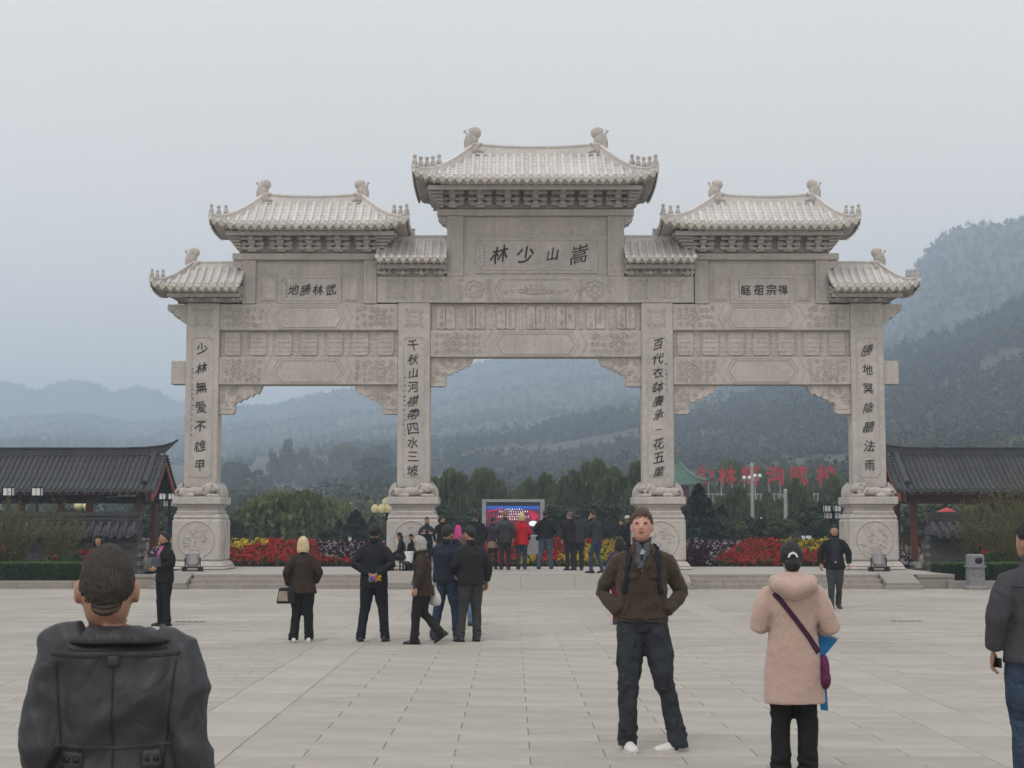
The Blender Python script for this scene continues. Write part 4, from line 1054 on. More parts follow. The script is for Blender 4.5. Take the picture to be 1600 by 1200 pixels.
# garden walls: brick courses, tiled coping
def garden_wall(label, xin, e):
    Y = 47.2; t = thing('garden_wall', label, 'wall', (xin, Y, 0.1), 0, 'brick garden walls with tiled coping')
    Lw = 13.0; H = 1.24; o = MB(); a, b = (0, Lw*e) if e > 0 else (Lw*e, 0)
    o.box(a+.01, b-.01, .02, .42, 0, H-.1); core = o.obj('wall_core', mat('dark_mortar', (.06, .06, .058), .95, .1, 8), t, local=True)
    bw_, bh_ = .40, .105; me = {}
    rgw = random.Random(4); rest_ = MB(); cnt = 0
    rows_ = int((H-.15)/bh_)
    for r_ in range(rows_-1, -1, -1):
        x = 0 if r_ % 2 else -bw_/2
        while x < Lw:
            x0_, x1_ = max(0, x), min(Lw, x+bw_)
            if x1_-x0_ > .05:
                w = x1_-x0_; cx = e*(x0_+x1_)/2; zc = r_*bh_+bh_/2; yj = rgw.uniform(-.004, .004)
                if cnt < 260 and (x0_ < 8.0):
                    k = round(w, 2)
                    if k not in me: q = MB(); q.box(-w/2+.005, w/2-.005, 0, .04, -bh_/2+.005, bh_/2-.005); me[k] = q.mesh('brick', M_BRICK)
                    ob = link('brick', me[k], t); ob.location = (cx, yj, zc); cnt += 1
                else: rest_.box(cx-w/2+.005, cx+w/2-.005, yj, yj+.04, zc-bh_/2+.005, zc+bh_/2-.005)
            x += bw_
    tag(rest_.obj('far_bricks', M_BRICK, t, local=True), kind='stuff')
    # quoin stones at the free end
    for k in range(9):
        m_ = MB(); d = .05 if k % 2 else -.02; m_.box(-e*.11+0, e*.0-e*.003, -.03-d*.3, .44, k*.125, k*.125+.118); m_.box(-e*(.115+.03*(k % 2)), -e*.11, .02, .40, k*.125+.01, k*.125+.105); m_.obj('quoin_stone', mat('quoin', (.17, .165, .155), .9, .15, 8, .4, 30) if k % 2 else M_BRICK, t, local=True)
    # coping: courses under the eave, tile rows, ridge courses
    m_ = MB(); m_.box(a, b, -.05, .47, H-.10, H-.05); m_.box(a, b, -.09, .51, H-.05, H); m_.obj('corbel_course', M_BRICK, t, local=True)
    n = int(Lw/.25); mt = MB(); r = .075
    pts = [(0, .12, H+.42), (0, -.06, H+.26), (0, -.26, H+.10)]
    rs = []
    for i, p_ in enumerate(pts):
        d = (Vector(pts[min(i+1, 2)])-Vector(pts[max(i-1, 0)])).normalized(); sd_ = d.cross(Vector((0, 0, 1))).normalized(); up = sd_.cross(d)
        rs.append([tuple(Vector(p_)+sd_*(r*math.cos(q_))+up*(r*math.sin(q_))) for q_ in (R(-10), R(30), R(60), R(90), R(120), R(150), R(190))])
    mt.rings(rs); A = [(.085*math.cos(2*math.pi*j/10), -.27, H+.10+.085*math.sin(2*math.pi*j/10)) for j in range(10)]; mt.rings([A, [(p_, q_-.03, w_) for p_, q_, w_ in A]])
    mcov = mt.mesh('cover_tile', M_TILE)
    mt = MB(); mt.add([(-.10, -.26, H+.08), (.10, -.26, H+.08), (.09, -.28, H+.0), (0, -.29, H-.06), (-.09, -.28, H+.0), (-.10, -.23, H+.08), (.10, -.23, H+.08), (.09, -.25, H+.0), (0, -.26, H-.06), (-.09, -.25, H+.0)],
         [(0, 4, 3, 2, 1), (5, 6, 7, 8, 9), (0, 1, 6, 5), (1, 2, 7, 6), (2, 3, 8, 7), (3, 4, 9, 8), (4, 0, 5, 9)])
    mdr = mt.mesh('drip_tile', M_TILE)
    m_ = MB(); m_.prismx([(-.25, H+.05), (-.25, H+.09), (.21, H+.46), (.67, H+.09), (.67, H+.05), (.21, H+.02)][::-1], a+.0, b-.0); cp = m_.obj('coping', M_TILE, t, local=True)
    for i in range(n):
        x = e*(.12+i*.25); o2 = link('cover_tile', mcov, cp); o2.location.x = x; o2 = link('drip_tile', mdr, cp); o2.location.x = x+e*.125
    for k, (w, z0_, z1_) in enumerate(((.13, .40, .50), (.17, .50, .55), (.12, .55, .62), (.16, .62, .67), (.10, .67, .74))):
        m_ = MB(); m_.box(a-.02, b+.02, .21-w, .21+w, H+z0_, H+z1_-.003); m_.obj('ridge_course', M_TILE, cp)
    return t
garden_wall('low grey brick wall with dark tiled coping, left of the gate', XP(216, 47.2), -1)
garden_wall('low grey brick wall with dark tiled coping, right of the gate', XP(1452, 47.2), 1)
# rough rocks at the wall ends
M_ROCK = mat('pale_rock', (0.33, 0.31, 0.28), 0.9, 0.2, 6, 0.6, 14)
for k, (px, Y, s, h_) in enumerate(((224, 47.6, .35, .7), (232, 48.2, .3, .4), (1446, 47.6, .33, .62), (1440, 48.4, .38, .28), (1450, 47.9, .28, .8))):
    x = XP(px, Y); t = thing('garden_rock', ('tall rough rock against the end of the left brick wall', 'small rough rock behind the woman in the black suit', 'rough rock against the end of the right brick wall', 'low pale rock beside the right pavilion column', 'narrow upright rock touching the right brick wall')[k], 'rock', (x, Y, .25), 0, 'rocks at the wall ends')
    bm = bmesh.new(); bmesh.ops.create_icosphere(bm, subdivisions=3, radius=1)
    for v in bm.verts:
        f = 1+.35*mnoise.noise(v.co*1.3+Vector((k*5, 0, 0)))+.12*mnoise.noise(v.co*4); v.co = Vector((v.co.x*s*.5*f, v.co.y*s*.5*f, (v.co.z*.5+.5)*h_*f))
    me = bpy.data.meshes.new('rock'); bm.to_mesh(me); bm.free(); me.materials.append(M_ROCK); link('rock_body', me, t, local=True)

# lantern lamps: cube lanterns with black frames
def cube_lantern(mbw, mbf, x, y, z, w, h):
    mbw.box(x-w/2, x+w/2, y-w/2, y+w/2, z, z+h)
    for sx in (-1, 1):
        for sy in (-1, 1): mbf.box(x+sx*w/2-.012, x+sx*w/2+.012, y+sy*w/2-.012, y+sy*w/2+.012, z-.01, z+h+.01)
    mbf.box(x-.008, x+.008, y-w/2-.008, y-w/2+.001, z, z+h)
    mbf.box(x-w/2-.02, x+w/2+.02, y-w/2-.02, y+w/2+.02, z+h+.002, z+h+.03); mbf.box(x-w/2-.02, x+w/2+.02, y-w/2-.02, y+w/2+.02, z-.03, z-.002)
def lantern(label, px, Y, lan, ztop, zb=.28, w=.22):
    x = XP(px, Y); t = thing('lantern_lamp', label, 'street lamp', (x, Y, zb), 0, 'black lamps with white cube lanterns')
    m_ = MB(); m_.lathe([(.1, 0), (.1, .1), (.05, .14), (.045, ztop-zb)], (0, 0, 0), 8); m_.obj('post', M_BLACK, t, local=True)
    for dx, dy, dzz in lan:
        a, b = MB(), MB(); cube_lantern(a, b, dx, dy, dzz-zb, w, w*.85); h_ = a.obj('lantern_glass', M_LAMPW, t, local=True); tag(b.obj('lantern_frame', M_BLACK, h_), kind='stuff')
        m2 = MB(); m2.tube([(0, 0, dzz-zb-.05), (dx, dy, dzz-zb-.02)], .015, 5); m2.obj('arm', M_BLACK, t, local=True)
def zl(py, Y): return ZP(py, Y)
Y = 52.0
lantern('black post lamp with four white cube lanterns beside the left outer plinth', 264, Y, [(-.19, -.1, zl(780, Y)), (.11, -.1, zl(780, Y)), (-.1, .1, zl(791, Y)), (.15, .1, zl(791, Y))], zl(778, Y))
lantern('black post lamp with white cube lanterns beside the right outer plinth', 1302, Y, [(-.22, -.1, zl(799, Y)), (.12, -.1, zl(799, Y)), (-.14, .1, zl(810, Y)), (.16, .1, zl(810, Y))], zl(797, Y))
lantern('lamp with one white cube lantern at the far left, among the willow twigs', 12, 50, [(0, 0, zl(774, 50))], zl(774, 50), w=.28)
lantern('lamp with one white cube lantern in front of the left pavilion roof', 57, 50, [(0, 0, zl(774, 50))], zl(774, 50), w=.28)
# cream globe lamp
def globe_lamp(label, px, Y, globes, r, zt, zb=.3, m=None, grp='lamps with round glass globes', body=None):
    x = XP(px, Y); t = thing('globe_lamp', label, 'street lamp', (x, Y, zb), 0, grp)
    m_ = MB(); m_.lathe([(.11, 0), (.1, .25), (.05, .3), (.04, zt-zb)], (0, 0, 0), 8); m_.obj('post', body or M_BLACK, t, local=True)
    for dx, dy, z in globes:
        m_ = MB(); m_.lathe([(r*.35, -r), (r*.85, -r*.6), (r, 0), (r*.85, r*.55), (r*.5, r*.95), (r*.3, r*1.1)], (dx, dy, z-zb), 10); m_.obj('globe', m or M_LAMPY, t, local=True, smooth=True)
        m_ = MB(); m_.tube([(0, 0, z-zb-r*2.2), (dx*.6, dy*.6, z-zb-r*2.1), (dx, dy, z-zb-r)], .015, 5); m_.obj('arm', body or M_BLACK, t, local=True)
globe_lamp('black post lamp with four cream globes left of the second plinth', 604, 49.2, [(-.36, -.05, zl(795, 49.2)), (-.14, -.2, zl(795, 49.2)), (.05, -.1, zl(795, 49.2)), (-.02, 0, zl(785, 49.2))], .13, zl(800, 49.2))
globe_lamp('lamp with two cream globes seen through the left pavilion', 129, 62, [(-.19, 0, zl(791, 62)), (.14, 0, zl(791, 62))], .17, zl(796, 62))
globe_lamp('lamp with a cream globe cluster behind the right brick wall', 1517, 56, [(-.15, 0, zl(792, 56)), (.0, -.1, zl(791, 56)), (.15, 0, zl(792, 56))], .13, zl(797, 56))
for k, (px, py, Y, lab) in enumerate(((487, 794, 95, 'distant lamp with small white globes in front of the big left willow'), (537, 790, 120, 'distant lamp with small white globes above the dark conifers'),
         (1176, 747, 89, 'distant lamp with white globes at the top of the tall concrete pole'), (1176, 816, 80, 'low lamp with white globes at the foot of the tall concrete pole'), (389, 849, 70, 'small white globe lamp behind the yellow flowers'))):
    dd = [(-.45, 0), (.45, 0), (-.18, -.2), (.2, .2)] if k < 4 else [(0, 0)]
    globe_lamp(lab, px, Y, [(a, b, zl(py, Y)+.12*(i % 2)) for i, (a, b) in enumerate(dd)], .11, zl(py, Y), m=M_LAMPW, grp='distant lamps with white globes', body=M_SILV)
# concrete poles
M_CONC = mat('pale_concrete', (0.36, 0.345, 0.32), 0.85, 0.08, 5, 0.2, 40)
for px, pyt, pyb, Y, lab in ((1176, 727, 838, 90, 'taller of the two concrete poles in front of the red sign'), (1228, 768, 845, 82, 'shorter of the two concrete poles in front of the red sign')):
    t = thing('concrete_pole', lab, 'pole', (XP(px, Y), Y, .28), 0, 'bare concrete poles'); H = ZP(pyt, Y)-.28
    m_ = MB(); m_.lathe([(.12, 0), (.09, H)], (0, 0, 0), 10); m_.obj('shaft', M_CONC, t, local=True)
    m_ = MB(); m_.lathe([(.10, H), (.10, H+.08), (.03, H+.14)], (0, 0, 0), 10); m_.obj('cap', M_SILV, t, local=True)
m_ = MB(); x = XP(547, 55); t = thing('marker_post', 'short white post behind the purple flower bed', 'post', (x, 55, .5)); m_.box(-.05, .05, -.05, .05, 0, ZP(840, 55)-.5); m_.obj('shaft', M_LAMPW, t, local=True)
m_ = MB(); m_.box(-.06, .06, -.06, .06, ZP(840, 55)-.5+.002, ZP(840, 55)-.5+.03); m_.obj('cap', M_CONC, t, local=True)
for px, lab in ((1253, 'left one of two small white notice boards behind the red flowers'), (1263, 'right one of two small white notice boards behind the red flowers'), (1208, 'single small white notice board beside the shorter concrete pole')):
    Y = 75; t = thing('notice_board', lab, 'sign', (XP(px, Y), Y, .28), 0, 'small white notice boards')
    m_ = MB(); m_.box(-.13, .13, -.02, .02, ZP(847, Y)-.28, ZP(837, Y)-.28); m_.obj('panel', M_LAMPW, t, local=True)
    m_ = MB(); m_.box(-.03, .03, .021, .06, 0, ZP(840, Y)-.28); m_.obj('post', M_SILV, t, local=True)

# LED screen
Y = 58.0; t = thing('led_screen', 'large outdoor video screen in a pale frame behind the flowers', 'screen', (XP(802, Y), Y, .3))
xl_, xr_, zt_, zb_ = XP(753, Y)-t.location.x, XP(851, Y)-t.location.x, ZP(780, Y)-.3, ZP(868, Y)-.3
M_PAN = mat('grey_clad_panel', (0.40, 0.42, 0.44), .5, .04, 3, metal=.1, rnd=.05)
sl, sr, st, sb = XP(759.5, Y)-t.location.x, XP(844, Y)-t.location.x, ZP(784.5, Y)-.3, ZP(845, Y)-.3
nseg = 5
for s, (a, b) in ((-1, (xl_, sl)), (1, (sr, xr_))):
    for k in range(nseg):
        m_ = MB(); z0_, z1_ = zb_+(st-zb_)*k/nseg, zb_+(st-zb_)*(k+1)/nseg; m_.box(a+.003, b-.003, -.05, .6, z0_+.004, z1_-.004); m_.obj('frame_panel', M_PAN, t, local=True)
for k in range(7):
    m_ = MB(); m_.box(xl_+(xr_-xl_)*k/7+.004, xl_+(xr_-xl_)*(k+1)/7-.004, -.05, .6, st+.002, zt_); m_.obj('frame_panel', M_PAN, t, local=True)
m_ = MB(); m_.box(sl-.002, sr+.002, .1, .55, zb_, st); m_.obj('screen_body', M_BLACK, t, local=True)
sm = bpy.data.materials.new('led_picture'); sm.use_nodes = True; N, L = sm.node_tree.nodes, sm.node_tree.links
b_ = N['Principled BSDF']; b_.inputs['Roughness'].default_value = .5; b_.inputs['Base Color'].default_value = (.02, .02, .03, 1)
co = N.new('ShaderNodeTexCoord'); sp = N.new('ShaderNodeSeparateXYZ'); L.new(co.outputs['Generated'], sp.inputs[0])
cr = N.new('ShaderNodeValToRGB'); cr.color_ramp.interpolation = 'LINEAR'; L.new(sp.outputs['Z'], cr.inputs[0])
els = [(0, (.02, .025, .035)), (.33, (.025, .03, .045)), (.42, (.16, .02, .05)), (.62, (.30, .03, .07)), (.80, (.14, .03, .09)), (.83, (.03, .12, .55)), (.90, (.05, .22, .9)), (.905, (.03, .035, .05)), (1, (.03, .035, .05))]
cr.color_ramp.elements[0].color = (*els[0][1], 1); cr.color_ramp.elements[1].color = (*els[-1][1], 1)
for p_, c_ in els[1:-1]: q = cr.color_ramp.elements.new(p_); q.color = (*c_, 1)
wv = N.new('ShaderNodeTexWave'); wv.inputs['Scale'].default_value = 9; wv.inputs['Distortion'].default_value = 5; wv.inputs['Detail'].default_value = 3; L.new(co.outputs['Generated'], wv.inputs['Vector'])
mp = N.new('ShaderNodeMapRange'); mp.inputs['From Min'].default_value = .35; mp.inputs['From Max'].default_value = .9; mp.inputs['To Min'].default_value = .25; mp.inputs['To Max'].default_value = 2.2; L.new(wv.outputs['Fac'], mp.inputs['Value'])
gt = N.new('ShaderNodeMath'); gt.operation = 'COMPARE'; gt.inputs[1].default_value = .61; gt.inputs[2].default_value = .2; L.new(sp.outputs['Z'], gt.inputs[0])
mxx = N.new('ShaderNodeMix'); mxx.data_type = 'FLOAT'; mxx.inputs[2].default_value = 1.0; L.new(gt.outputs[0], mxx.inputs[0]); L.new(mp.outputs[0], mxx.inputs[3])
vv = N.new('ShaderNodeVectorMath'); vv.operation = 'SCALE'; L.new(cr.outputs[0], vv.inputs[0]); L.new(mxx.outputs[0], vv.inputs['Scale'])
L.new(vv.outputs[0], b_.inputs['Emission Color']); b_.inputs['Emission Strength'].default_value = .6
m_ = MB(); m_.box(sl+.01, sr-.01, .06, .095, sb, st-.01); scr = m_.obj('picture', sm, t, local=True)
M_EMW = mat('screen_white', (.8, .8, .82), .5, .01, 3, emit=((.75, .78, .85), .8)); M_EMR = mat('screen_red', (.5, .03, .08), .5, .05, 3, emit=((.75, .03, .10), .9))
m_ = MB(); rs_ = random.Random(8)
for k, (py, p0, p1) in enumerate(((795.5, 789, 815), (799, 780, 824), (803, 784, 820), (807, 778, 826), (811, 796, 815))):
    p_ = p0
    while p_ < p1:
        x_ = XP(p_, Y)-t.location.x; z_ = ZP(py, Y)-.3; q = rs_.random()
        m_.box(x_, x_+.045, .050, .059, z_-.03, z_-.018); m_.box(x_+.01, x_+.028, .050, .059, z_-.017, z_+.03 if q > .3 else z_+.012)
        if q > .5: m_.box(x_-.004, x_+.05, .0495, .0585, z_+.006, z_+.018)
        p_ += 3.6
m_.ell((XP(833, Y)-t.location.x, .058, ZP(818, Y)-.3), (.16, .008, .1), 14, 6)
tag(m_.obj('picture_text', M_EMW, scr), kind='stuff')
m_ = MB()
for k in range(13):
    a = R(-8-k*4.2); x_, z_ = XP(824, Y)-t.location.x, ZP(793, Y)-.3; L0, L1 = .15+.06*(k % 3), .85-.012*k
    pts = [(x_+L0*math.cos(a)-.06, .054, z_+L0*math.sin(a)), (x_+L1*math.cos(a)*.62, .054, z_+L1*math.sin(a)*.8)]
    if pts[1][0] < sr-.03: m_.tube(pts, [.003, .008], 4)
m_.tube([(sl+.05, .054, ZP(799, Y)-.3), (sl+.62, .054, ZP(794.5, Y)-.3)], .012, 4)
tag(m_.obj('picture_rays', M_EMR, scr), kind='stuff')
# speaker cabinet under the screen
t = thing('speaker_cabinet', 'pale speaker box with two dark cones under the screen', 'speaker', (XP(833, 50.6), 50.6, .45))
m_ = MB(); m_.box(-.26, .26, 0, .3, 0, ZP(836, 50.6)-.45); m_.obj('box', M_PAN, t, local=True, bevel=.03)
for s in (-1, 1):
    m_ = MB(); rs = [[(s*.16+rr*math.cos(a), yy_, ZP(841, 50.6)-.45+rr*math.sin(a)) for a in [2*math.pi*j/14 for j in range(14)]] for rr, yy_ in ((.085, -.01), (.07, -.03), (.03, -.005))]; m_.rings(rs); m_.obj('cone', M_BLACK, t, local=True)

# red sign on posts over a terrace building far behind
Y = 150.0; M_RS = mat('red_sign_paint', (0.42, 0.025, 0.03), .5, .08, 2)
t = thing('red_letter_sign', 'row of big red characters standing on posts above the distant terrace', 'sign', (XP(1190, Y), Y, ZP(783, Y)))
for ch, px, py, sz in zip('少林塔沟武校', (1099, 1136, 1172, 1211, 1248, 1291), (745, 743.5, 743, 743, 743, 742), (1.65, 1.6, 1.62, 1.6, 1.65, 1.72)):
    m_ = MB(); x_, z_ = XP(px, Y, py)-t.location.x, ZP(py, Y)-t.location.z
    [put_glyph(m_, 's'+ch, x_+ox, oy, z_+oz, sz*(1.08 if ch != '少' else 1.25), False, .12, sx=1.0) for ox, oz, oy in ((-.05, -.03, 0), (.05, .03, .015), (0, .05, .03), (0, -.05, .045))]; m_.obj('character', M_RS, t, local=True)
    for s in (-.55, .5):
        m_ = MB(); m_.box(x_+s-.04, x_+s+.04, .13, .2, 0, z_-.3); m_.obj('post', M_SILV, t, local=True)
M_WALL = mat('old_plaster', (0.16, 0.14, 0.125), .9, .15, 2, 0.2, 10)
t = thing('terrace_building', 'brown distant building with a balustraded flat roof under the red sign', 'building', (XP(1190, 152), 151, .28))
a, b = XP(1085, 152)-t.location.x, XP(1330, 152)-t.location.x; zt_ = ZP(783, 151)-.28
m_ = MB(); m_.box(a, b, 0.3, 9, 0, zt_-.1); m_.obj('wall', M_WALL, t, local=True)
m_ = MB(); m_.box(a-.3, b+.3, -.2, 9.3, zt_-.098, zt_); m_.obj('roof_slab', M_CONC, t, local=True)
m_ = MB(); m_.box(a-.2, b+.2, -.1, .0, zt_+.62, zt_+.74); m_.obj('handrail', M_CONC, t, local=True)
nb = int((b-a)/.42)
mb1 = MB(); mb1.lathe([(.06, 0), (.1, .15), (.05, .35), (.08, .55), (.06, .618)], (0, 0, 0), 6); meb = mb1.mesh('baluster', M_CONC)
for i in range(nb+1):
    o = link('baluster', meb, t); o.location = (a+(b-a)*i/nb, -.05, zt_+.002)
for i in range(9):
    x_ = a+(b-a)*(i+.5)/9; m_ = MB(); m_.box(x_-.55, x_+.55, .27, .298, zt_*.45, zt_*.8); w_ = m_.obj('window', M_BLACK, t, local=True); m_ = MB(); m_.box(x_-.03, x_+.03, .24, .268, zt_*.45, zt_*.8); m_.obj('mullion', M_CONC, w_)
# green-tiled hip roof beside it
M_GT = mat('green_glazed_tile', (0.075, 0.15, 0.11), .4, .12, 3, rnd=.12)
t = thing('green_roofed_hall', 'distant hall with a sweeping green tiled roof beside the third pillar', 'building', (XP(1045, 148), 148, .28))
ze_, zr_ = ZP(758, 148)-.28, ZP(722, 148)-.28; w1 = XP(1106, 148)-t.location.x; w0 = -w1
m_ = MB(); m_.box(w0+1.6, w1-1.6, 1.5, 6.5, 0, ze_); m_.obj('wall', M_REDW, t, local=True)
def gp(u, v, s): return (u*(w1 if u > 0 else -w0)*(1-(1-v)*.62) if False else u*w1*(.38+.62*v), 4+s*4*v, ze_+(zr_-ze_)*(1-v)**1.7+.35*abs(u)**6*v)
m_ = MB(); NU, NV = 16, 8
for s in (-1, 1):
    for i in range(NU):
        for j in range(NV):
            u0, u1 = -1+2*i/NU, -1+2*(i+1)/NU; v0, v1 = j/NV, (j+1)/NV; f = [gp(u0, v0, s), gp(u1, v0, s), gp(u1, v1, s), gp(u0, v1, s)]
            m_.add(f, [(0, 1, 2, 3) if s < 0 else (3, 2, 1, 0)])
for e in (-1, 1):
    for j in range(NV):
        v0, v1 = j/NV, (j+1)/NV; m_.add([gp(e, v0, -1), gp(e, v1, -1), gp(e, v1, 1), gp(e, v0, 1)], [(0, 1, 2, 3) if e > 0 else (3, 2, 1, 0)])
rf = m_.obj('roof', M_GT, t, local=True)
for i in range(31):
    u = -1+2*i/30; m_ = MB(); m_.tube([tuple(Vector(gp(u, v, -1))+Vector((0, -.02, .04))) for v in (.03, .25, .5, .75, 1)], .07, 5); m_.obj('tile_row', M_GT, rf)
for e in (-1, 1):
    m_ = MB(); m_.tube([tuple(Vector(gp(e, v, -1))+Vector((0, -.02, .12))) for v in (0, .25, .5, .75, 1)]+[tuple(Vector(gp(e, 1, -1))+Vector((e*.5, -.3, .45)))], [.16]*5+[.05], 6); m_.obj('hip_ridge', M_GT, rf)
m_ = MB(); m_.box(w1*-.38, w1*.38, 3.85, 4.15, zr_-.05, zr_+.35); m_.obj('main_ridge', M_GT, rf)
# red canopy and car-like shape behind the right wall: a red market umbrella
Y = 60; t = thing('red_umbrella', 'flat red market umbrella behind the right brick wall', 'umbrella', (XP(1480, Y), Y, .28)); zt_ = ZP(795, Y)-.28
m_ = MB(); m_.lathe([(.42, zt_-.2), (.36, zt_-.1), (.2, zt_-.02), (.02, zt_+.05)], (0, 0, 0), 8); m_.obj('canopy', M_RS, t, local=True); m_ = MB(); m_.lathe([(.02, 0), (.02, zt_-.05)], (0, 0, 0), 6); m_.obj('pole', M_SILV, t, local=True)

# floodlights on the terrace
def flood(label, px, Y, zb):
    t = thing('floodlight', label, 'floodlight', (XP(px, Y, 880), Y, zb), 0, 'drum floodlights on black stands')
    m_ = MB(); m_.rings([[(rr*math.cos(a), yy_, .36+rr*math.sin(a)) for a in [2*math.pi*j/20 for j in range(20)]] for rr, yy_ in ((.05, .18), (.17, .14), (.195, 0), (.2, -.13))][::-1]); 
    m_ = MB(); m_.lathe([(.13, .14), (.175, .17), (.19, .22), (.19, .235), (.2, .24), (.2, .255), (.19, .26), (.20, .46), (.205, .49), (.19, .5)], (0, 0, 0), 22); m_.obj('drum', M_SILV, t, local=True, smooth=False)
    m_ = MB(); m_.lathe([(.18, .503), (.1, .515), (.02, .52)], (0, 0, 0), 20); m_.obj('lens', mat('lamp_lens', (.3, .32, .34), .1, .05, 4, spec=.6), t, local=True)
    for s in (-1, 1):
        m_ = MB(); m_.box(s*.215-.012, s*.215+.012, -.03, .03, .06, .38); m_.obj('yoke_arm', M_BLACK, t, local=True)
    for x0_, x1_ in ((-.29, -.17), (.17, .29)):
        m_ = MB(); m_.box(x0_, x1_, -.12, .12, 0, .13); m_.obj('ballast_box', M_BLACK, t, local=True, bevel=.01)
    m_ = MB(); m_.box(-.168, .168, -.08, .08, .085, .12); m_.box(-.168, .168, -.08, -.06, .0, .03); tag(m_.obj('base_bars', M_BLACK, t, local=True), kind='stuff')
flood('silver drum floodlight in front of the leftmost plinth', 301, 44.6, PZ+.003); flood('silver drum floodlight in front of the rightmost plinth', 1373, 44.6, PZ+.003)
# stone litter bin shaped like a carved post
M_BIN = mat('blue_grey_stone', (0.20, 0.20, 0.215), .75, .1, 12, .3, 60)
Y = 41.2; t = thing('litter_bin', 'grey carved stone litter bin with a dark opening near the right hedge', 'litter bin', (XP(1524, Y, 900), Y, 0.003))
H = ZP(866, Y)
def octa(w, z, c=.3): k = w*c; return [(w, -w+k, z), (w, w-k, z), (w-k, w, z), (-w+k, w, z), (-w, w-k, z), (-w, -w+k, z), (-w+k, -w, z), (w-k, -w, z)]
m_ = MB(); m_.rings([octa(.28, 0), octa(.28, .05), octa(.25, .09), octa(.22, .11)]); m_.obj('base', M_BIN, t, local=True)
m_ = MB(); m_.rings([octa(.215, .112), octa(.205, H*.62)]); m_.obj('shaft', M_BIN, t, local=True)
m_ = MB(); m_.rings([octa(.24, H*.62+.002), octa(.245, H*.65), octa(.24, H*.68)]); m_.obj('collar', M_BIN, t, local=True)
m_ = MB(); m_.rings([octa(.205, H*.68+.002), octa(.205, H*.95), octa(.17, H)]); m_.obj('head', M_BIN, t, local=True)
m_ = MB(); m_.ell((.04, -.20, H*.82), (.11, .03, .085), 14, 8); m_.obj('opening', M_BLACK, t, local=True)
m_ = MB(); m_.tube([(.17*math.cos(a)*.9, -.22, H*.5+.1*math.sin(a)) for a in [2*math.pi*j/16 for j in range(17)]], .012, 4); m_.obj('carved_ring', M_BIN, t, local=True)
# plant pot on a stand, beside the seated woman
Y = 45.2; t = thing('plant_pot', 'white tapered pot on a low stand beside the seated woman', 'pot', (XP(637, Y, 880), Y, PZ+.002))
zb_, zt_ = ZP(880, Y)-PZ, ZP(861.5, Y)-PZ
m_ = MB(); m_.lathe([(.12, zb_), (.14, zb_+.01), (.178, zt_-.04), (.19, zt_-.035), (.19, zt_), (.17, zt_), (.165, zt_-.06), (.02, zt_-.06)], (0, 0, 0), 20); m_.obj('pot_body', M_LAMPW, t, local=True, smooth=False)
m_ = MB(); m_.box(-.16, .16, -.14, .14, zb_-.04, zb_-.003); sd2 = m_.obj('stand_top', M_BLACK, t, local=True)
for sx in (-1, 1):
    for sy in (-1, 1): m_ = MB(); m_.box(sx*.13-.015, sx*.13+.015, sy*.11-.015, sy*.11+.015, 0, zb_-.041); m_.obj('leg', M_BLACK, t, local=True)
# ------------------------------------------------------------------ vegetation
NP = np.random.default_rng(21)
def leaf_quads(C, size, rng, vertical=0.0, aspect=1.0, flat=0.0):
    """C (n,3) centres -> (n,4,3) leaf faces with random turn; vertical leaves hang"""
    n = len(C); a = rng.uniform(0, 2*np.pi, n); t = rng.uniform(-1, 1, n)
    u = np.stack([np.cos(a), np.sin(a), rng.uniform(-.5, .5, n)*(1-vertical)], 1)
    w = np.stack([rng.normal(0, 1, n), rng.normal(0, 1, n), rng.normal(0, 1, n)], 1)
    if vertical: w = w*(1-vertical)+np.array([0, 0, 1.0])*vertical*1.6
    u /= np.linalg.norm(u, axis=1, keepdims=True)
    w -= u*(w*u).sum(1, keepdims=True); w /= np.linalg.norm(w, axis=1, keepdims=True)+1e-9
    s = (size*rng.uniform(.6, 1.35, n))[:, None]; s2 = s*aspect
    return np.stack([C-u*s-w*s2*.1, C-w*s2, C+u*s+w*s2*.1, C+w*s2], 1)
def noise3(P, f, seed):
    return np.array([mnoise.noise(Vector((p[0]*f+seed, p[1]*f, p[2]*f))) for p in P])
def blob_points(n, blobs, rng, shell=.55):
    out = []
    vol = np.array([b[3]*b[4]*b[5] for b in blobs])**(2/3); vol /= vol.sum()
    for b, v in zip(blobs, vol):
        k = max(8, int(n*v)); d = rng.normal(0, 1, (k, 3)); d /= np.linalg.norm(d, axis=1, keepdims=True)
        r = (shell+(1-shell)*rng.random(k)**.6)[:, None]*rng.uniform(.82, 1.12, k)[:, None]
        out.append(np.array(b[:3])+d*r*np.array(b[3:6]))
    return np.concatenate(out)
def crown_broad(seed, n=5200, w=1.0, h=1.0, leaf=.045, nb=26, vertical=0.0, aspect=1.0):
    rng = np.random.default_rng(seed); blobs = []
    for i in range(nb):
        a = rng.uniform(0, 6.28); r = .36*w*math.sqrt(rng.random()); z = rng.uniform(.30, .92)
        k = math.sqrt(max(.05, 1-((z-.5)/.55)**2)); s = rng.uniform(.10, .2)
        blobs.append((r*k*math.cos(a)*1.1, r*k*math.sin(a)*1.1, z*h, s*w, s*w, s*h*.75))
    P = blob_points(n, blobs, rng); return leaf_quads(P, leaf, rng, vertical, aspect)
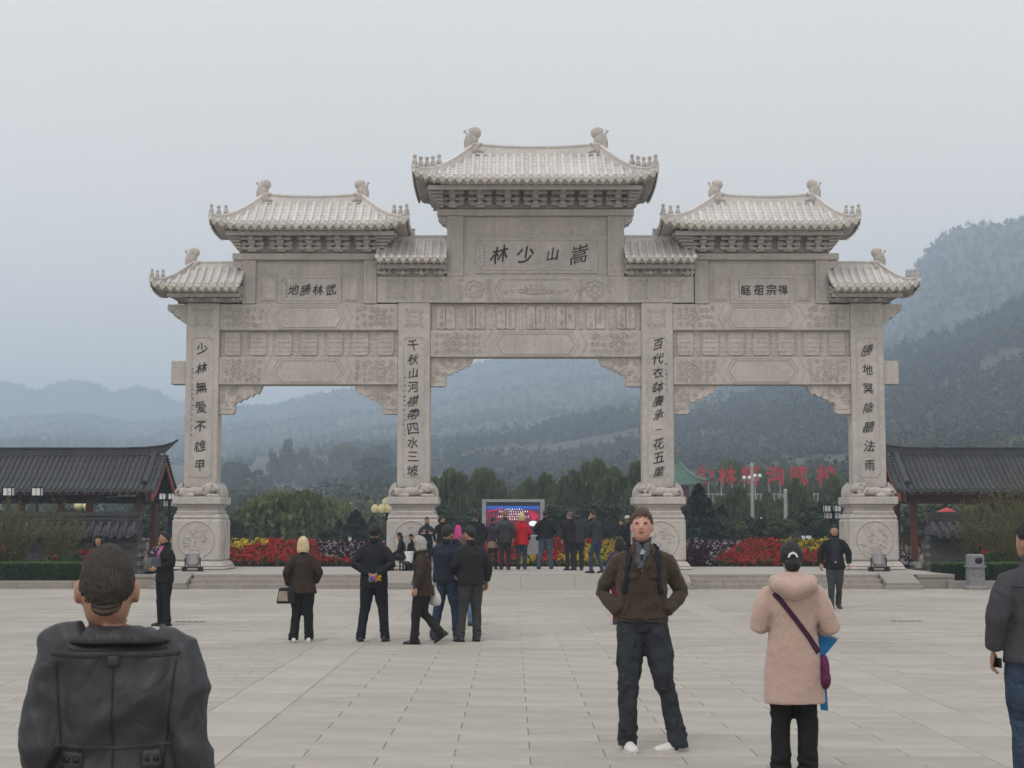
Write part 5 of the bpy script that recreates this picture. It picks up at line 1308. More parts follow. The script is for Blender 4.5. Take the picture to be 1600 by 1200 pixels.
def crown_willow(seed, strands=560, per=16, w=1.0, h=1.0, leaf=.018):
    rng = np.random.default_rng(seed); P = []
    nb = 14; hubs = []
    for i in range(nb):
        a = rng.uniform(0, 6.28); r = .34*w*math.sqrt(rng.random()); z = h*(.98-1.5*(r/w)**1.6-.16*rng.random())
        z *= rng.uniform(.72, 1.0); hubs.append((r*math.cos(a), r*math.sin(a), z, rng.uniform(.07, .13)*w))
    for i in range(strands):
        hx, hy, hz_, hr = hubs[rng.integers(nb)]; a = rng.uniform(0, 6.28); rr = hr*math.sqrt(rng.random())*1.25
        x, y = hx+rr*math.cos(a), hy+rr*math.sin(a); z = hz_-.5*(rr/hr)**2*hr
        L = h*rng.uniform(.22, .62); L = min(L, z-.06*h)
        ox, oy = x*.10+rng.normal(0, .008), y*.10+rng.normal(0, .008)
        t = np.linspace(0, 1, per)+rng.uniform(-.02, .02, per)
        P.append(np.stack([x+ox*t, y+oy*t, z-L*t], 1))
    tops = blob_points(strands*4, [(a, b, c-.04, d, d, d*.6) for a, b, c, d in hubs], rng, .5)
    P = np.concatenate(P+[tops]); return leaf_quads(P, leaf, rng, .75, 2.2)
def crown_conifer(seed, n=3600, w=.34, h=1.0, leaf=.022):
    rng = np.random.default_rng(seed); z = rng.random(n)**.75; tier = (np.sin(z*42)*.5+.5)
    r = w*(1-z)**.8*(.55+.45*rng.random(n)**.5)*(.8+.25*tier); a = rng.uniform(0, 6.28, n)
    r *= 1+.18*np.sin(a*5+z*9)
    P = np.stack([r*np.cos(a), r*np.sin(a), .06+z*.94-(r*.25)], 1); return leaf_quads(P, leaf, rng, .2, 1.6)
M_BARK = mat('bark', (0.07, 0.055, 0.045), .95, .2, 6, .5, 20)
LM = dict(
    hill=leafmat('far_leaves', (0.030, 0.040, 0.026), (0.070, 0.080, 0.048), .2, .2), hill2=leafmat('far_mixed_leaves', (0.048, 0.054, 0.036), (0.082, 0.086, 0.054), .2, .2),
    willow=leafmat('willow_leaves', (0.030, 0.044, 0.018), (0.150, 0.175, 0.062)),
    yellow=leafmat('yellow_willow_leaves', (0.070, 0.088, 0.028), (0.19, 0.20, 0.07)),
    dark=leafmat('dark_leaves', (0.020, 0.034, 0.020), (0.070, 0.092, 0.042)),
    pine=leafmat('pine_needles', (0.014, 0.030, 0.018), (0.042, 0.070, 0.036)),
    broad=leafmat('broad_leaves', (0.040, 0.055, 0.028), (0.120, 0.135, 0.058)),
    autumn=leafmat('autumn_leaves', (0.10, 0.085, 0.045), (0.21, 0.17, 0.085)))
CR = {}
def crown_mesh(kind, seed):
    k = (kind, seed)
    if k in CR: return CR[k]
    if kind == 'willow': V = crown_willow(seed); 
    elif kind == 'yellow': V = crown_willow(seed, 360, 14)
    elif kind == 'pine': V = crown_conifer(seed)
    elif kind == 'dark': V = crown_broad(seed, 5200, leaf=.026)
    elif kind == 'autumn': V = crown_broad(seed, 2600, .6, 1.0, leaf=.022)
    else: V = crown_broad(seed, 5200, leaf=.026)
    z0, z1 = np.percentile(V[..., 2], .2), np.percentile(V[..., 2], 99.7); rr = np.percentile(np.abs(V[..., :2]), 98.5); lo = {'willow': .04, 'yellow': .04, 'pine': .03}.get(kind, .10 if kind != 'autumn' else .25)
    V[..., 2] = lo+(V[..., 2]-z0)/(z1-z0)*(1-lo); V[..., :2] *= .5/rr
    CR[k] = quads_mesh('crown', V.astype(np.float32), LM[kind]); return CR[k]
def trunk_mesh(kind, seed):
    k = ('trunk', kind, seed)
    if k in CR: return CR[k]
    r_ = random.Random(seed*7+1); m_ = MB(); top = .9 if kind in ('pine', 'autumn') else .55
    m_.tube([(0, 0, -.02), (.01, 0, .12), (-.008, .01, .3), (.01, 0, top)], [.032, .024, .02, .006], 7)
    if kind != 'pine':
        for i in range(8):
            a = r_.uniform(0, 6.28); z0 = r_.uniform(.2, .5); L = r_.uniform(.15, .3)
            m_.tube([(0, 0, z0), (L*.5*math.cos(a), L*.5*math.sin(a), z0+.12), (L*math.cos(a), L*math.sin(a), z0+.3)], [.013, .009, .003], 5)
    CR[k] = m_.mesh('trunk', M_BARK, True); return CR[k]
rt = random.Random(31)
def tree(kind, px, pytop, wpx, Y, label, seed=None, group=None, gz=None):
    x = XP(px, Y); gz = .25 if gz is None else gz; H = (ZP(pytop, Y)-gz); W = wpx/F_PX*Y
    nat = 1.0
    t = thing({'pine': 'conifer_tree', 'willow': 'willow_tree', 'yellow': 'willow_tree'}.get(kind, 'leafy_tree'), label, 'tree', (x, Y, gz), rt.uniform(0, 6.28), group)
    seed = seed if seed is not None else rt.randint(1, 4)
    for nm, me in (('crown', crown_mesh(kind, seed)), ('trunk', trunk_mesh(kind, seed % 3))):
        o = link(nm, me, t, local=True); o.scale = (W/nat, W/nat, H)
    return t
G1 = 'willows and trees just beyond the flower beds'
TR = [
 # left outside and left arch
 ('dark', 20, 800, 110, 80, 'dark tree behind the left pavilion, furthest left'), ('broad', 110, 792, 100, 85, 'green tree seen through the middle of the left pavilion'),
 ('dark', 190, 800, 90, 78, 'dark tree behind the left pavilion near its corner column'), ('broad', 235, 770, 70, 84, 'leafy tree behind the left pavilion gable'), ('dark', 268, 790, 60, 92, 'dark tree between the left pavilion and the leftmost plinth'),
 ('yellow', 448, 769, 160, 86, 'large round weeping willow in the left opening'), ('yellow', 505, 778, 95, 100, 'yellowish willow behind the right side of the large willow'), ('willow', 392, 796, 70, 92, 'smaller willow at the left edge of the left opening'),
 ('pine', 556, 797, 62, 78, 'dark pointed conifer in the left opening, right of the willow'), ('pine', 530, 812, 40, 84, 'shorter dark conifer left of the pointed one'), ('pine', 582, 808, 44, 86, 'dark conifer right of the pointed one, by the globe lamp'),
 ('dark', 515, 826, 60, 74, 'low dark bush at the foot of the conifers'), ('yellow', 590, 802, 70, 108, 'pale yellow green tree behind the conifers'), ('dark', 366, 812, 40, 80, 'dark tree touching the leftmost plinth'),
 # middle
 ('willow', 702, 738, 84, 100, 'willow beside the second pillar, left end of the willow row'), ('willow', 752, 735, 76, 108, 'willow with a rounded top rising behind the screen, left side'), ('dark', 690, 790, 60, 84, 'low dark bushy tree right beside the second plinth'),
 ('willow', 800, 768, 64, 96, 'low willow directly behind the video screen'), ('willow', 843, 744, 72, 104, 'willow rising behind the right edge of the screen'), ('willow', 893, 740, 84, 98, 'wide willow in the middle of the row, right of the screen'),
 ('willow', 932, 722, 80, 106, 'tallest willow of the row in the middle opening'), ('willow', 985, 727, 95, 96, 'willow just left of the third pillar'), ('dark', 862, 790, 80, 86, 'dark tree under the willows right of the screen'), ('dark', 940, 785, 100, 84, 'dark shady tree under the tallest willow'), ('dark', 765, 795, 90, 86, 'dark tree behind the left side of the screen'),
 # right arch
 ('pine', 1092, 757, 80, 72, 'dark conifer just right of the third plinth'), ('pine', 1128, 790, 60, 76, 'smaller dark conifer right of the tall one'), ('dark', 1072, 790, 50, 80, 'dark tree touching the third plinth'),
 ('willow', 1156, 762, 70, 96, 'rounded willow below the second red character'), ('willow', 1196, 772, 70, 92, 'willow between the two concrete poles'), ('willow', 1246, 750, 60, 98, 'rounded willow below the fifth red character'), ('dark', 1285, 782, 80, 84, 'dark tree left of the lantern lamp'),
 ('willow', 1312, 745, 70, 110, 'willow behind the rightmost plinth'), ('broad', 1142, 812, 60, 74, 'low green shrubby tree in front of the terrace'), ('dark', 1180, 808, 70, 76, 'low dark tree at the foot of the taller pole'), ('broad', 1225, 812, 60, 74, 'low green tree at the foot of the shorter pole'), ('dark', 1262, 800, 70, 78, 'dark low tree above the white notice boards'), ('dark', 1118, 806, 60, 74, 'dark low tree under the conifer'),
 # behind the sign
 ('willow', 1140, 722, 95, 170, 'willow towering behind the first red characters'), ('willow', 1190, 735, 60, 175, 'willow behind the third red character'), ('willow', 1235, 738, 60, 172, 'willow behind the fourth red character'), ('broad', 1290, 735, 70, 178, 'leafy tree behind the last red character'), ('willow', 1335, 728, 80, 170, 'willow hidden partly by the rightmost pillar'),
 # right outside
 ('broad', 1412, 790, 70, 84, 'green tree seen between the right pavilion columns'), ('broad', 1475, 786, 90, 80, 'leafy tree seen through the right pavilion'), ('dark', 1545, 788, 90, 84, 'dark tree behind the right pavilion, beside the globe lamp'), ('dark', 1605, 785, 100, 80, 'dark tree behind the right pavilion, furthest right')]
for a in TR: tree(*a[:5], a[5], group=G1)
# autumn poplars on the first rise, hazy
for k, (px, py, w, Y, kind, lab) in enumerate((
    (450, 686, 28, 330, 'broad', 'tall hazy tree standing above the field, left opening'), (432, 705, 34, 300, 'autumn', 'hazy brownish tree left of the tallest one, left opening'), (476, 700, 26, 320, 'autumn', 'slim hazy autumn tree right of the tallest one, left opening'),
    (496, 716, 20, 300, 'autumn', 'slim hazy tree at the middle of the field'), (530, 692, 34, 330, 'autumn', 'pale brown autumn tree above the field, right part'), (548, 696, 30, 325, 'autumn', 'pale autumn tree next to the dark round grove'),
    (590, 695, 48, 310, 'broad', 'dark round hazy tree near the second pillar, upper'), (575, 716, 70, 260, 'dark', 'large dark hazy grove tree near the second pillar'), (610, 730, 60, 240, 'dark', 'dark tree low beside the second pillar'), (365, 722, 46, 280, 'dark', 'dark hazy tree just right of the leftmost pillar'),
    (395, 734, 40, 250, 'dark', 'low hazy tree right of the leftmost pillar'), (346, 730, 36, 270, 'broad', 'hazy tree half hidden by the leftmost pillar'), (410, 742, 36, 240, 'autumn', 'bare looking brown tree below the field, left opening'),
    (1155, 700, 40, 420, 'dark', 'hazy dark tree on the slope above the red sign'), (865, 702, 24, 380, 'autumn', 'slim golden hazy poplar in the middle opening'), (848, 706, 22, 385, 'autumn', 'golden hazy poplar left of the slim one'), (812, 704, 34, 360, 'dark', 'dark hazy round tree in the middle opening'),
    (706, 702, 30, 350, 'dark', 'dark hazy tree above the left end of the willow row'), (735, 712, 60, 330, 'dark', 'wide hazy thicket tree above the screen, left'), (775, 712, 50, 330, 'broad', 'hazy leafy thicket tree above the screen'), (905, 712, 46, 350, 'autumn', 'brown hazy tree above the middle of the willow row'),
    (915, 662, 20, 520, 'dark', 'small conifer shaped tree on the hazy ridge, middle opening'), (985, 672, 60, 420, 'dark', 'dark hazy tree mass beside the third pillar, upper'), (965, 700, 60, 360, 'dark', 'dark hazy tree beside the third pillar, lower'), (890, 700, 40, 380, 'autumn', 'pale golden hazy tree right of the slim poplar'))):
    Y = Y*1.55; gz = terrain_z(px, Y)-.5
    tree(kind, px, py, w, Y, lab, group='hazy trees on the first rise', gz=gz)

# wooded hillsides that read as one mass
def scatter_wood(name, n, pxr, yr, hsz, faces, seed, mats, cond=None):
    rng = np.random.default_rng(seed); px = rng.uniform(*pxr, n); Ys = yr[0]+(yr[1]-yr[0])*rng.random(n)**.8
    V = []; MI = []
    unit = []
    for s in range(6):
        P = blob_points(faces, [(0, 0, .55, .42, .42, .5), (.2, .1, .4, .3, .3, .35), (-.18, -.1, .45, .3, .3, .35)], rng, .6); unit.append(leaf_quads(P, .17*(46/faces)**.5 if faces > 20 else .2, rng))
    for i in range(n):
        p, y = px[i], Ys[i]; x = (p-800)/F_PX*y
        dn = mnoise.noise(Vector((x/60, y/60, seed)))
        if cond and not cond(p, y, dn, rng): continue
        z = terrain_z(p, y); s = rng.uniform(*hsz); a = rng.uniform(0, 6.28); c, sn = math.cos(a), math.sin(a)
        U = unit[rng.integers(6)]; Q = np.stack([U[..., 0]*c-U[..., 1]*sn, U[..., 0]*sn+U[..., 1]*c, U[..., 2]*rng.uniform(.9, 1.5)], -1)*s
        Q[:, :, 0] += x; Q[:, :, 1] += y; Q[:, :, 2] += z-.1*s; V.append(Q)
        k = int(mnoise.noise(Vector((x/35, y/35, 9.1)))*2.2+1.2+rng.normal(0, .35)); MI.append(np.full(len(Q), max(0, min(len(mats)-1, k))))
    me = quads_mesh(name, np.concatenate(V), mats, np.concatenate(MI)); o = link(name, me); tag(o, kind='stuff'); return o
wm = [LM['dark'], LM['broad'], LM['autumn']]
def c1(p, y, dn, rng):
    if p < 620 and y < 420: return dn > -.05 and y > 200
    return dn > -.42
def c0(p, y, dn, rng):
    d1 = interp(D1, p)
    if 1000 < p < 1345 and y < 370: return False
    if p > 1345: return y < d1+30 and dn > -.5
    return y < d1+30 and dn > (.08 if p < 1000 else -.22)
scatter_wood('hillside_wood', 6500, (320, 1640), (300, 760), (2.0, 4.6), 80, 3, [LM['hill'], LM['hill2'], LM['hill2'], LM['autumn']], c0)
scatter_wood('mountain_wood', 16000, (-60, 1640), (640, 2050), (2.0, 4.2), 12, 4, [LM['hill'], LM['hill'], LM['hill2']], lambda p, y, dn, r: y < interp(D2, p)+6 and y > interp(D1, p))
scatter_wood('ridge_wood', 900, (-20, 640), (2570, 2600), (5, 9), 10, 5, [LM['dark'], LM['broad']])
scatter_wood('valley_wood', 700, (-60, 1660), (150, 290), (2.2, 3.8), 150, 6, wm, lambda p, y, dn, r: (dn > -.2) and not (1040 < p < 1345 and y < 185))

# ------------------------------------------------------------------ flower beds on a slope behind the terrace
M_RED = leafmat('red_petals', (0.30, 0.014, 0.012), (0.62, 0.045, 0.032), .15, .5); M_YEL = leafmat('yellow_petals', (0.45, 0.31, 0.014), (0.74, 0.58, 0.04), .15, .5)
M_PUR = leafmat('purple_leaves', (0.028, 0.006, 0.014), (0.085, 0.022, 0.045), .1, .5); M_WHT = leafmat('silver_leaves', (0.42, 0.43, 0.42), (0.62, 0.62, 0.62), .1, .5); M_GRN = leafmat('bed_leaves', (0.03, 0.06, 0.02), (0.08, 0.13, 0.035), .2, .5)
bx0, bx1 = XP(222, 50), XP(1424, 50); BY0, BY1 = 49.75, 53.2
def bed_z(y): return PZ-.02+(y-BY0)/(BY1-BY0)*.66
mb = MB(); mb.add([(bx0, BY0, PZ-.05), (bx1, BY0, PZ-.05), (bx1, BY1, PZ+.62), (bx0, BY1, PZ+.62), (bx1, BY1+.3, .2), (bx0, BY1+.3, .2)], [(0, 1, 2, 3), (3, 2, 4, 5)])
bed = tag(mb.obj('flower_bed_soil', M_SOIL), kind='structure')
def zone(px, v):
    w = .06*math.sin(px*.13)+.05*math.sin(px*.31+1)
    if px < 272: return 'y' if v > .72 and px > 232 else 'l'
    if px < 600:
        if px < 420 and v > .62+(px-380)*.004+w: return 'y'
        if px < 505-(v-.3)*22 or (px < 530 and v < .16) or (px < 548 and v < .1): return 'r'
        return 'l'
    if px < 752: return 'l' if px < 690 else 'r'
    if px < 998:
        u = px-v*6
        if u < 812: return 'r'
        if u < 833+w*60: return 'y'
        if u < 856+(1-v)*6: return 'r'
        if u < 864: return 'r'
        if u < 886: return 'r' if v > .35 or u < 872 else 'y'
        if u < 908: return 'r' if v > .5 else 'y'
        if u < 936: return 'r' if v > .78 else 'y'
        return 'y' if u < 985 else 'r'
    if px < 1300:
        if px < 1110+v*55 : return 'd' if v < .55 and px < 1100+20*v else 'l'
        if v > .70+w and px > 1215: return 'y'
        if v > .45 and px > 1236+20*w: return 'y'
        return 'r'
    if px < 1335: return 'y' if v > .4 else 'r'
    return 'y' if v > .8 else 'l'
rng = np.random.default_rng(77)
pts = dict(r=[], y=[], g=[], p=[], w=[])
n = 21000
for x, u in zip(rng.uniform(bx0, bx1, n), rng.random(n)):
    y = BY0+(BY1-BY0)*u; z = bed_z(y); px = 800+x/(y*1.0)*F_PX; c = zone(px, u)
    if c in 'ry':
        if rng.random() < .42: pts['g'].append((x, y, z+rng.uniform(.02, .14)))
        else: pts[c].append((x, y, z+rng.uniform(.04, .22)))
    elif c == 'd': pts['p'].append((x, y, z+rng.uniform(.05, .2)))
    else:
        a = (x/.24+y*1.0) % 1.0; b = (x/.24-y*1.0) % 1.0
        if min(a, 1-a) < .17 or min(b, 1-b) < .17: pts['w'].append((x, y, z+rng.uniform(.08, .15)))
        else: pts['p'].append((x, y, z+rng.uniform(.04, .16)))
for key, name, m_, k, sz, asp in (('r', 'red_flowers', M_RED, 9, .036, 1.1), ('y', 'yellow_flowers', M_YEL, 7, .034, 1), ('g', 'bed_foliage', M_GRN, 14, .045, 1.6), ('p', 'purple_foliage', M_PUR, 9, .045, 1.2), ('w', 'silver_foliage', M_WHT, 9, .026, 1.2)):
    P = np.repeat(np.array(pts[key]), k, axis=0); P = P+rng.normal(0, .042 if key != 'w' else .022, P.shape)*np.array([1, 1, .8])
    o = link(name, quads_mesh(name, leaf_quads(P, sz, rng, 0, asp), m_)); tag(o, kind='stuff')
# green leaves under everything in the beds
P = np.stack([rng.uniform(bx0, bx1, 30000), rng.uniform(BY0, BY1, 30000), np.zeros(30000)], 1); P[:, 2] = PZ+(P[:, 1]-BY0)/(BY1-BY0)*.66+rng.uniform(-.02, .09, 30000)
keep = np.array([zone(800+p[0]/p[1]*F_PX, (p[1]-BY0)/(BY1-BY0)) in 'ry' for p in P]); P = P[keep]
tag(link('under_foliage', quads_mesh('under_foliage', leaf_quads(P, .05, rng, 0, 1.5), M_GRN)), kind='stuff')

# ------------------------------------------------------------------ clipped hedges, rose bushes, willow shrubs
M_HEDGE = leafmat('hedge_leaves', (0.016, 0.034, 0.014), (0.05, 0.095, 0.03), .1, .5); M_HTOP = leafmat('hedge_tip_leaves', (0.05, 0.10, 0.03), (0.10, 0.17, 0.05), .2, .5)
def hedge(label, x0, x1, y0, y1, z0, z1):
    t = thing('hedge', label, 'hedge', ((x0+x1)/2, (y0+y1)/2, z0), 0, 'clipped hedges in front of the garden walls'); w, d, h = (x1-x0)/2, (y1-y0)/2, z1-z0
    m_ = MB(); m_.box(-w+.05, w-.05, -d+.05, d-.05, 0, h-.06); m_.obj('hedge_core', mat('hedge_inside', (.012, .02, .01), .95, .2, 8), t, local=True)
    r_ = np.random.default_rng(int(abs(x0)*10)); n = 26000
    A = np.stack([r_.uniform(-w, w, n), -d+np.abs(r_.normal(0, .035, n)), h*r_.random(n)**.85], 1)
    B = np.stack([r_.uniform(-w, w, n), r_.uniform(-d, d, n), h-np.abs(r_.normal(0, .03, n))+.02*np.sin(r_.uniform(0, 6, n))], 1)
    e = -1 if x0 > 0 else 1; C = np.stack([np.full(n//4, e*w)-e*np.abs(r_.normal(0, .03, n//4)), r_.uniform(-d, d, n//4), h*r_.random(n//4)], 1)
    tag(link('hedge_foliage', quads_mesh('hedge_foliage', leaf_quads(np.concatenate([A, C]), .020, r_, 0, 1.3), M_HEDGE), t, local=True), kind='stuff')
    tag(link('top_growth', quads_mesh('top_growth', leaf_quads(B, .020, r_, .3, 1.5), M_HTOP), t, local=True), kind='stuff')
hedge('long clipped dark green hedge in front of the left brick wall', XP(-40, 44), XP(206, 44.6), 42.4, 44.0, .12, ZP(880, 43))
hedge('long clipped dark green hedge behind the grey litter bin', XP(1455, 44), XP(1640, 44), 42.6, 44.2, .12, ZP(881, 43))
def rose(px, py, Y, lab, nf, zb=.14):
    x = XP(px, Y); zt = ZP(py, Y); t = thing('rose_bush', lab, 'rose bush', (x, Y, zb), rt.uniform(0, 6), 'rose bushes along the garden walls'); r_ = np.random.default_rng(px)
    H = zt-zb; m_ = MB()
    for k in range(6): a = r_.uniform(0, 6.28); m_.tube([(0, 0, 0), (.1*math.cos(a), .1*math.sin(a), H*.5), (.22*math.cos(a), .22*math.sin(a), H*r_.uniform(.75, 1))], [.012, .009, .004], 5)
    tag(m_.obj('stems', M_BARK, t, local=True), kind='stuff')
    P = np.stack([r_.normal(0, .16, 500), r_.normal(0, .16, 500), H*(.35+.6*r_.random(500))], 1); tag(link('leaves', quads_mesh('leaves', leaf_quads(P, .028, r_, 0, 1.3), M_GRN), t, local=True), kind='stuff')
    for k in range(nf):
        c = np.array([r_.uniform(-.2, .2), r_.uniform(-.2, .05), H*r_.uniform(.78, 1.0)]); P = c+r_.normal(0, .032, (26, 3)); o = link('rose_flower', quads_mesh('rose_flower', leaf_quads(P, .032, r_, 0, 1), M_RED), t, local=True)
rose(90, 866, 45.2, 'rose bush with two red blooms, left brick wall', 3); rose(121, 856, 45.6, 'rose bush with a red bloom right of the others, left brick wall', 3); rose(4, 856, 45.3, 'rose bush with red blooms at the left edge of the picture', 4)
rose(1545, 860, 45.2, 'rose bush with a red bloom just right of the litter bin', 3); rose(1568, 862, 45.4, 'rose bush with red blooms near the man in the grey jacket', 3); rose(1532, 850, 46, 'tall thin rose bush against the right brick wall', 1)
M_TWIG = leafmat('twig_leaves', (0.085, 0.09, 0.028), (0.17, 0.165, 0.055), .3, .5)
def shrub(px, Y, pytop, wpx, lab, seed, n=90, zb=.14):
    x = XP(px, Y); H = ZP(pytop, Y)-zb; W = wpx/F_PX*Y/2; t = thing('willow_shrub', lab, 'shrub', (x, Y, zb), 0, 'loose willow shrubs with long thin shoots'); r_ = np.random.default_rng(seed); m_ = MB(); P = []
    for k in range(n):
        a = r_.uniform(0, 6.28); q = math.sqrt(r_.random()); bx, by = W*.35*q*math.cos(a), W*.3*q*math.sin(a); tx, ty = W*1.15*q*math.cos(a+r_.normal(0, .3)), W*.7*q*math.sin(a); hz_ = H*r_.uniform(.62, 1.0)*(1-.35*q*q)
        pts = [(bx*(1-s)+tx*s**1.4, by*(1-s)+ty*s, hz_*(s**.8)) for s in np.linspace(0, 1, 7)]
        m_.tube(pts, [.012, .010, .008, .007, .005, .004, .002], 4)
        for s in np.linspace(.22, 1, 34):
            i = min(5, int(s*6)); f = s*6-i; p0, p1 = np.array(pts[i]), np.array(pts[i+1]); P.append(p0*(1-f)+p1*f+r_.normal(0, .035, 3))
    tag(m_.obj('shoots', mat('twig_bark', (.12, .10, .04), .8, .2, 6), t, local=True), kind='stuff')
    tag(link('leaves', quads_mesh('leaves', leaf_quads(np.array(P), .016, r_, .45, 2.4), M_TWIG), t, local=True), kind='stuff')
shrub(18, 45.6, 762, 105, 'loose willow shrub at the left edge of the picture', 5, 110); shrub(92, 46.0, 765, 90, 'loose willow shrub with thin shoots in front of the left pavilion', 6, 70)
shrub(1585, 45.4, 722, 150, 'tall loose willow shrub at the right edge of the picture', 7, 150); shrub(1525, 46.0, 758, 80, 'smaller loose willow shrub in front of the right pavilion', 8, 60)
# ------------------------------------------------------------------ people
def clothmat(name, col, rough=.85, fold=.5, fscale=7.0, weave=.15, wscale=220, sheen=.0, spec=.2, var=.06, blot=0.0):
    if name in MATS: return MATS[name]
    m = bpy.data.materials.new(name); m.use_nodes = True; N, L = m.node_tree.nodes, m.node_tree.links
    b = N['Principled BSDF']; b.inputs['Roughness'].default_value = rough; b.inputs['Specular IOR Level'].default_value = spec; b.inputs['Sheen Weight'].default_value = sheen
    co = N.new('ShaderNodeTexCoord'); mp = N.new('ShaderNodeMapping'); mp.inputs['Scale'].default_value = (1, 1, .62); L.new(co.outputs['Object'], mp.inputs[0])
    n1 = N.new('ShaderNodeTexNoise'); n1.inputs['Scale'].default_value = fscale; n1.inputs['Detail'].default_value = 2.5; n1.inputs['Distortion'].default_value = .9; L.new(mp.outputs[0], n1.inputs['Vector'])
    s1 = N.new('ShaderNodeMath'); s1.operation = 'MULTIPLY_ADD'; s1.inputs[1].default_value = 2; s1.inputs[2].default_value = -1; L.new(n1.outputs['Fac'], s1.inputs[0])
    ab = N.new('ShaderNodeMath'); ab.operation = 'ABSOLUTE'; L.new(s1.outputs[0], ab.inputs[0])
    pw = N.new('ShaderNodeMath'); pw.operation = 'POWER'; pw.inputs[1].default_value = .9; L.new(ab.outputs[0], pw.inputs[0])
    n2 = N.new('ShaderNodeTexNoise'); n2.inputs['Scale'].default_value = wscale; n2.inputs['Detail'].default_value = 2; L.new(co.outputs['Object'], n2.inputs['Vector'])
    bp = N.new('ShaderNodeBump'); bp.inputs['Strength'].default_value = fold; bp.inputs['Distance'].default_value = .03; L.new(pw.outputs[0], bp.inputs['Height'])
    b2 = N.new('ShaderNodeBump'); b2.inputs['Strength'].default_value = weave; b2.inputs['Distance'].default_value = .003; L.new(n2.outputs['Fac'], b2.inputs['Height']); L.new(bp.outputs[0], b2.inputs['Normal']); L.new(b2.outputs[0], b.inputs['Normal'])
    n3 = N.new('ShaderNodeTexNoise'); n3.inputs['Scale'].default_value = 9 if blot else 60; n3.inputs['Detail'].default_value = 5; L.new(co.outputs['Object'], n3.inputs['Vector'])
    mr = N.new('ShaderNodeMapRange'); mr.inputs['From Min'].default_value = .3; mr.inputs['From Max'].default_value = .7; mr.inputs['To Min'].default_value = 1-var-blot; mr.inputs['To Max'].default_value = 1+var+blot; L.new(n3.outputs['Fac'], mr.inputs[0])
    rg_ = N.new('ShaderNodeRGB'); rg_.outputs[0].default_value = (*col, 1); v = N.new('ShaderNodeVectorMath'); v.operation = 'SCALE'; L.new(rg_.outputs[0], v.inputs[0]); L.new(mr.outputs[0], v.inputs['Scale']); L.new(v.outputs[0], b.inputs['Base Color'])
    MATS[name] = m; return m
M_SKIN = mat('skin_tan', (0.36, 0.205, 0.135), .55, .04, 12, .1, 200, spec=.35, sss=.05); M_SKINP = mat('skin_pink', (0.50, 0.27, 0.205), .5, .05, 14, .1, 200, spec=.35, sss=.05)
M_LIP = mat('lips', (0.30, 0.10, 0.085), .5, .05, 20); M_EYE = mat('eye_dark', (0.03, 0.022, 0.018), .6, .05, 20, spec=.2); M_EYEW = mat('eye_white_shaded', (.16, .115, .095), .6, .03, 20)  # eye whites coloured dark, with the shade of the sockets painted in
def hairmat(name, col, rough=.5):
    return mat(name, col, rough, .16, 40, .5, 90, spec=.35, stretch=(1.6, 1.6, .22))
H_BLK = hairmat('black_hair', (0.012, 0.010, 0.010)); H_BRN = hairmat('brown_hair', (0.10, 0.058, 0.036)); H_GRY = hairmat('grey_hair', (0.30, 0.29, 0.275)); H_BLD = hairmat('blonde_hair', (0.56, 0.45, 0.27)); H_GIN = hairmat('light_brown_hair', (0.22, 0.125, 0.07))
TEX = bpy.data.textures.new('folds', 'CLOUDS'); TEX.noise_scale = .13; TEX.noise_depth = 2
TEXL = bpy.data.textures.new('long_folds', 'CLOUDS'); TEXL.noise_scale = .30; TEXL.noise_depth = 1
TEXR = bpy.data.textures.new('creases', 'MUSGRAVE'); TEXR.musgrave_type = 'RIDGED_MULTIFRACTAL'; TEXR.noise_scale = .17; TEXR.octaves = 1.6; TEXR.dimension_max = 1.2; TEXR.noise_intensity = .8
def V3(a): return Vector(a)
def head_r(u, fem=False):
    """distance of the head's surface from its centre in direction u (x right, y forward, z up)"""
    x, y, z = u
    ax, ay, az = .071, .093, .118
    if z >= 0: r = 1/math.sqrt((x/ax)**2+(y/ay)**2+(z/az)**2)
    else:
        q = 2.5; h_ = math.hypot(x/ax, y/ay); r = 1/((h_**q+abs(z/az)**q)**(1/q))
    if z < 0: r *= 1-.16*(-z)*(abs(x)**1.2)-(.20*(-z) if y < -.1 else 0)*min(1, -y)
    g = lambda cx, cy, cz, w: math.exp(-((x-cx)**2+(y-cy)**2+(z-cz)**2)/(w*w))
    r += .027*g(0, .985, -.19, .10)+.014*g(0, 1, -.05, .085)+.004*g(0, .95, .30, .3)
    r -= .009*g(.36, .92, .05, .13)+.009*g(-.36, .92, .05, .13)
    r += .004*g(.52, .80, -.2, .2)+.004*g(-.52, .80, -.2, .2)+.006*g(0, .90, -.46, .12)-.003*g(0, .92, -.58, .07)+.012*g(0, .72, -.78, .22)
    r += .005*g(.34, .9, .19, .1)+.005*g(-.34, .9, .19, .1)
    return r
def head_grid(fn, n=28, m=22):
    rs = []
    for i in range(m+1):
        a = -math.pi/2+math.pi*i/m; a = max(-1.54, min(1.54, a)); row = []
        for j in range(n):
            b = 2*math.pi*j/n+.001; u = (math.cos(a)*math.sin(b), -math.cos(a)*math.cos(b), math.sin(a)); r = fn(u); row.append((u[0]*r, u[1]*r, u[2]*r))
        rs.append(row)
    return rs
def add_rings(mb, rs, M, c, s):
    mb.rings([[tuple(V3(c)+(M @ V3(p))*s) for p in row] for row in rs])
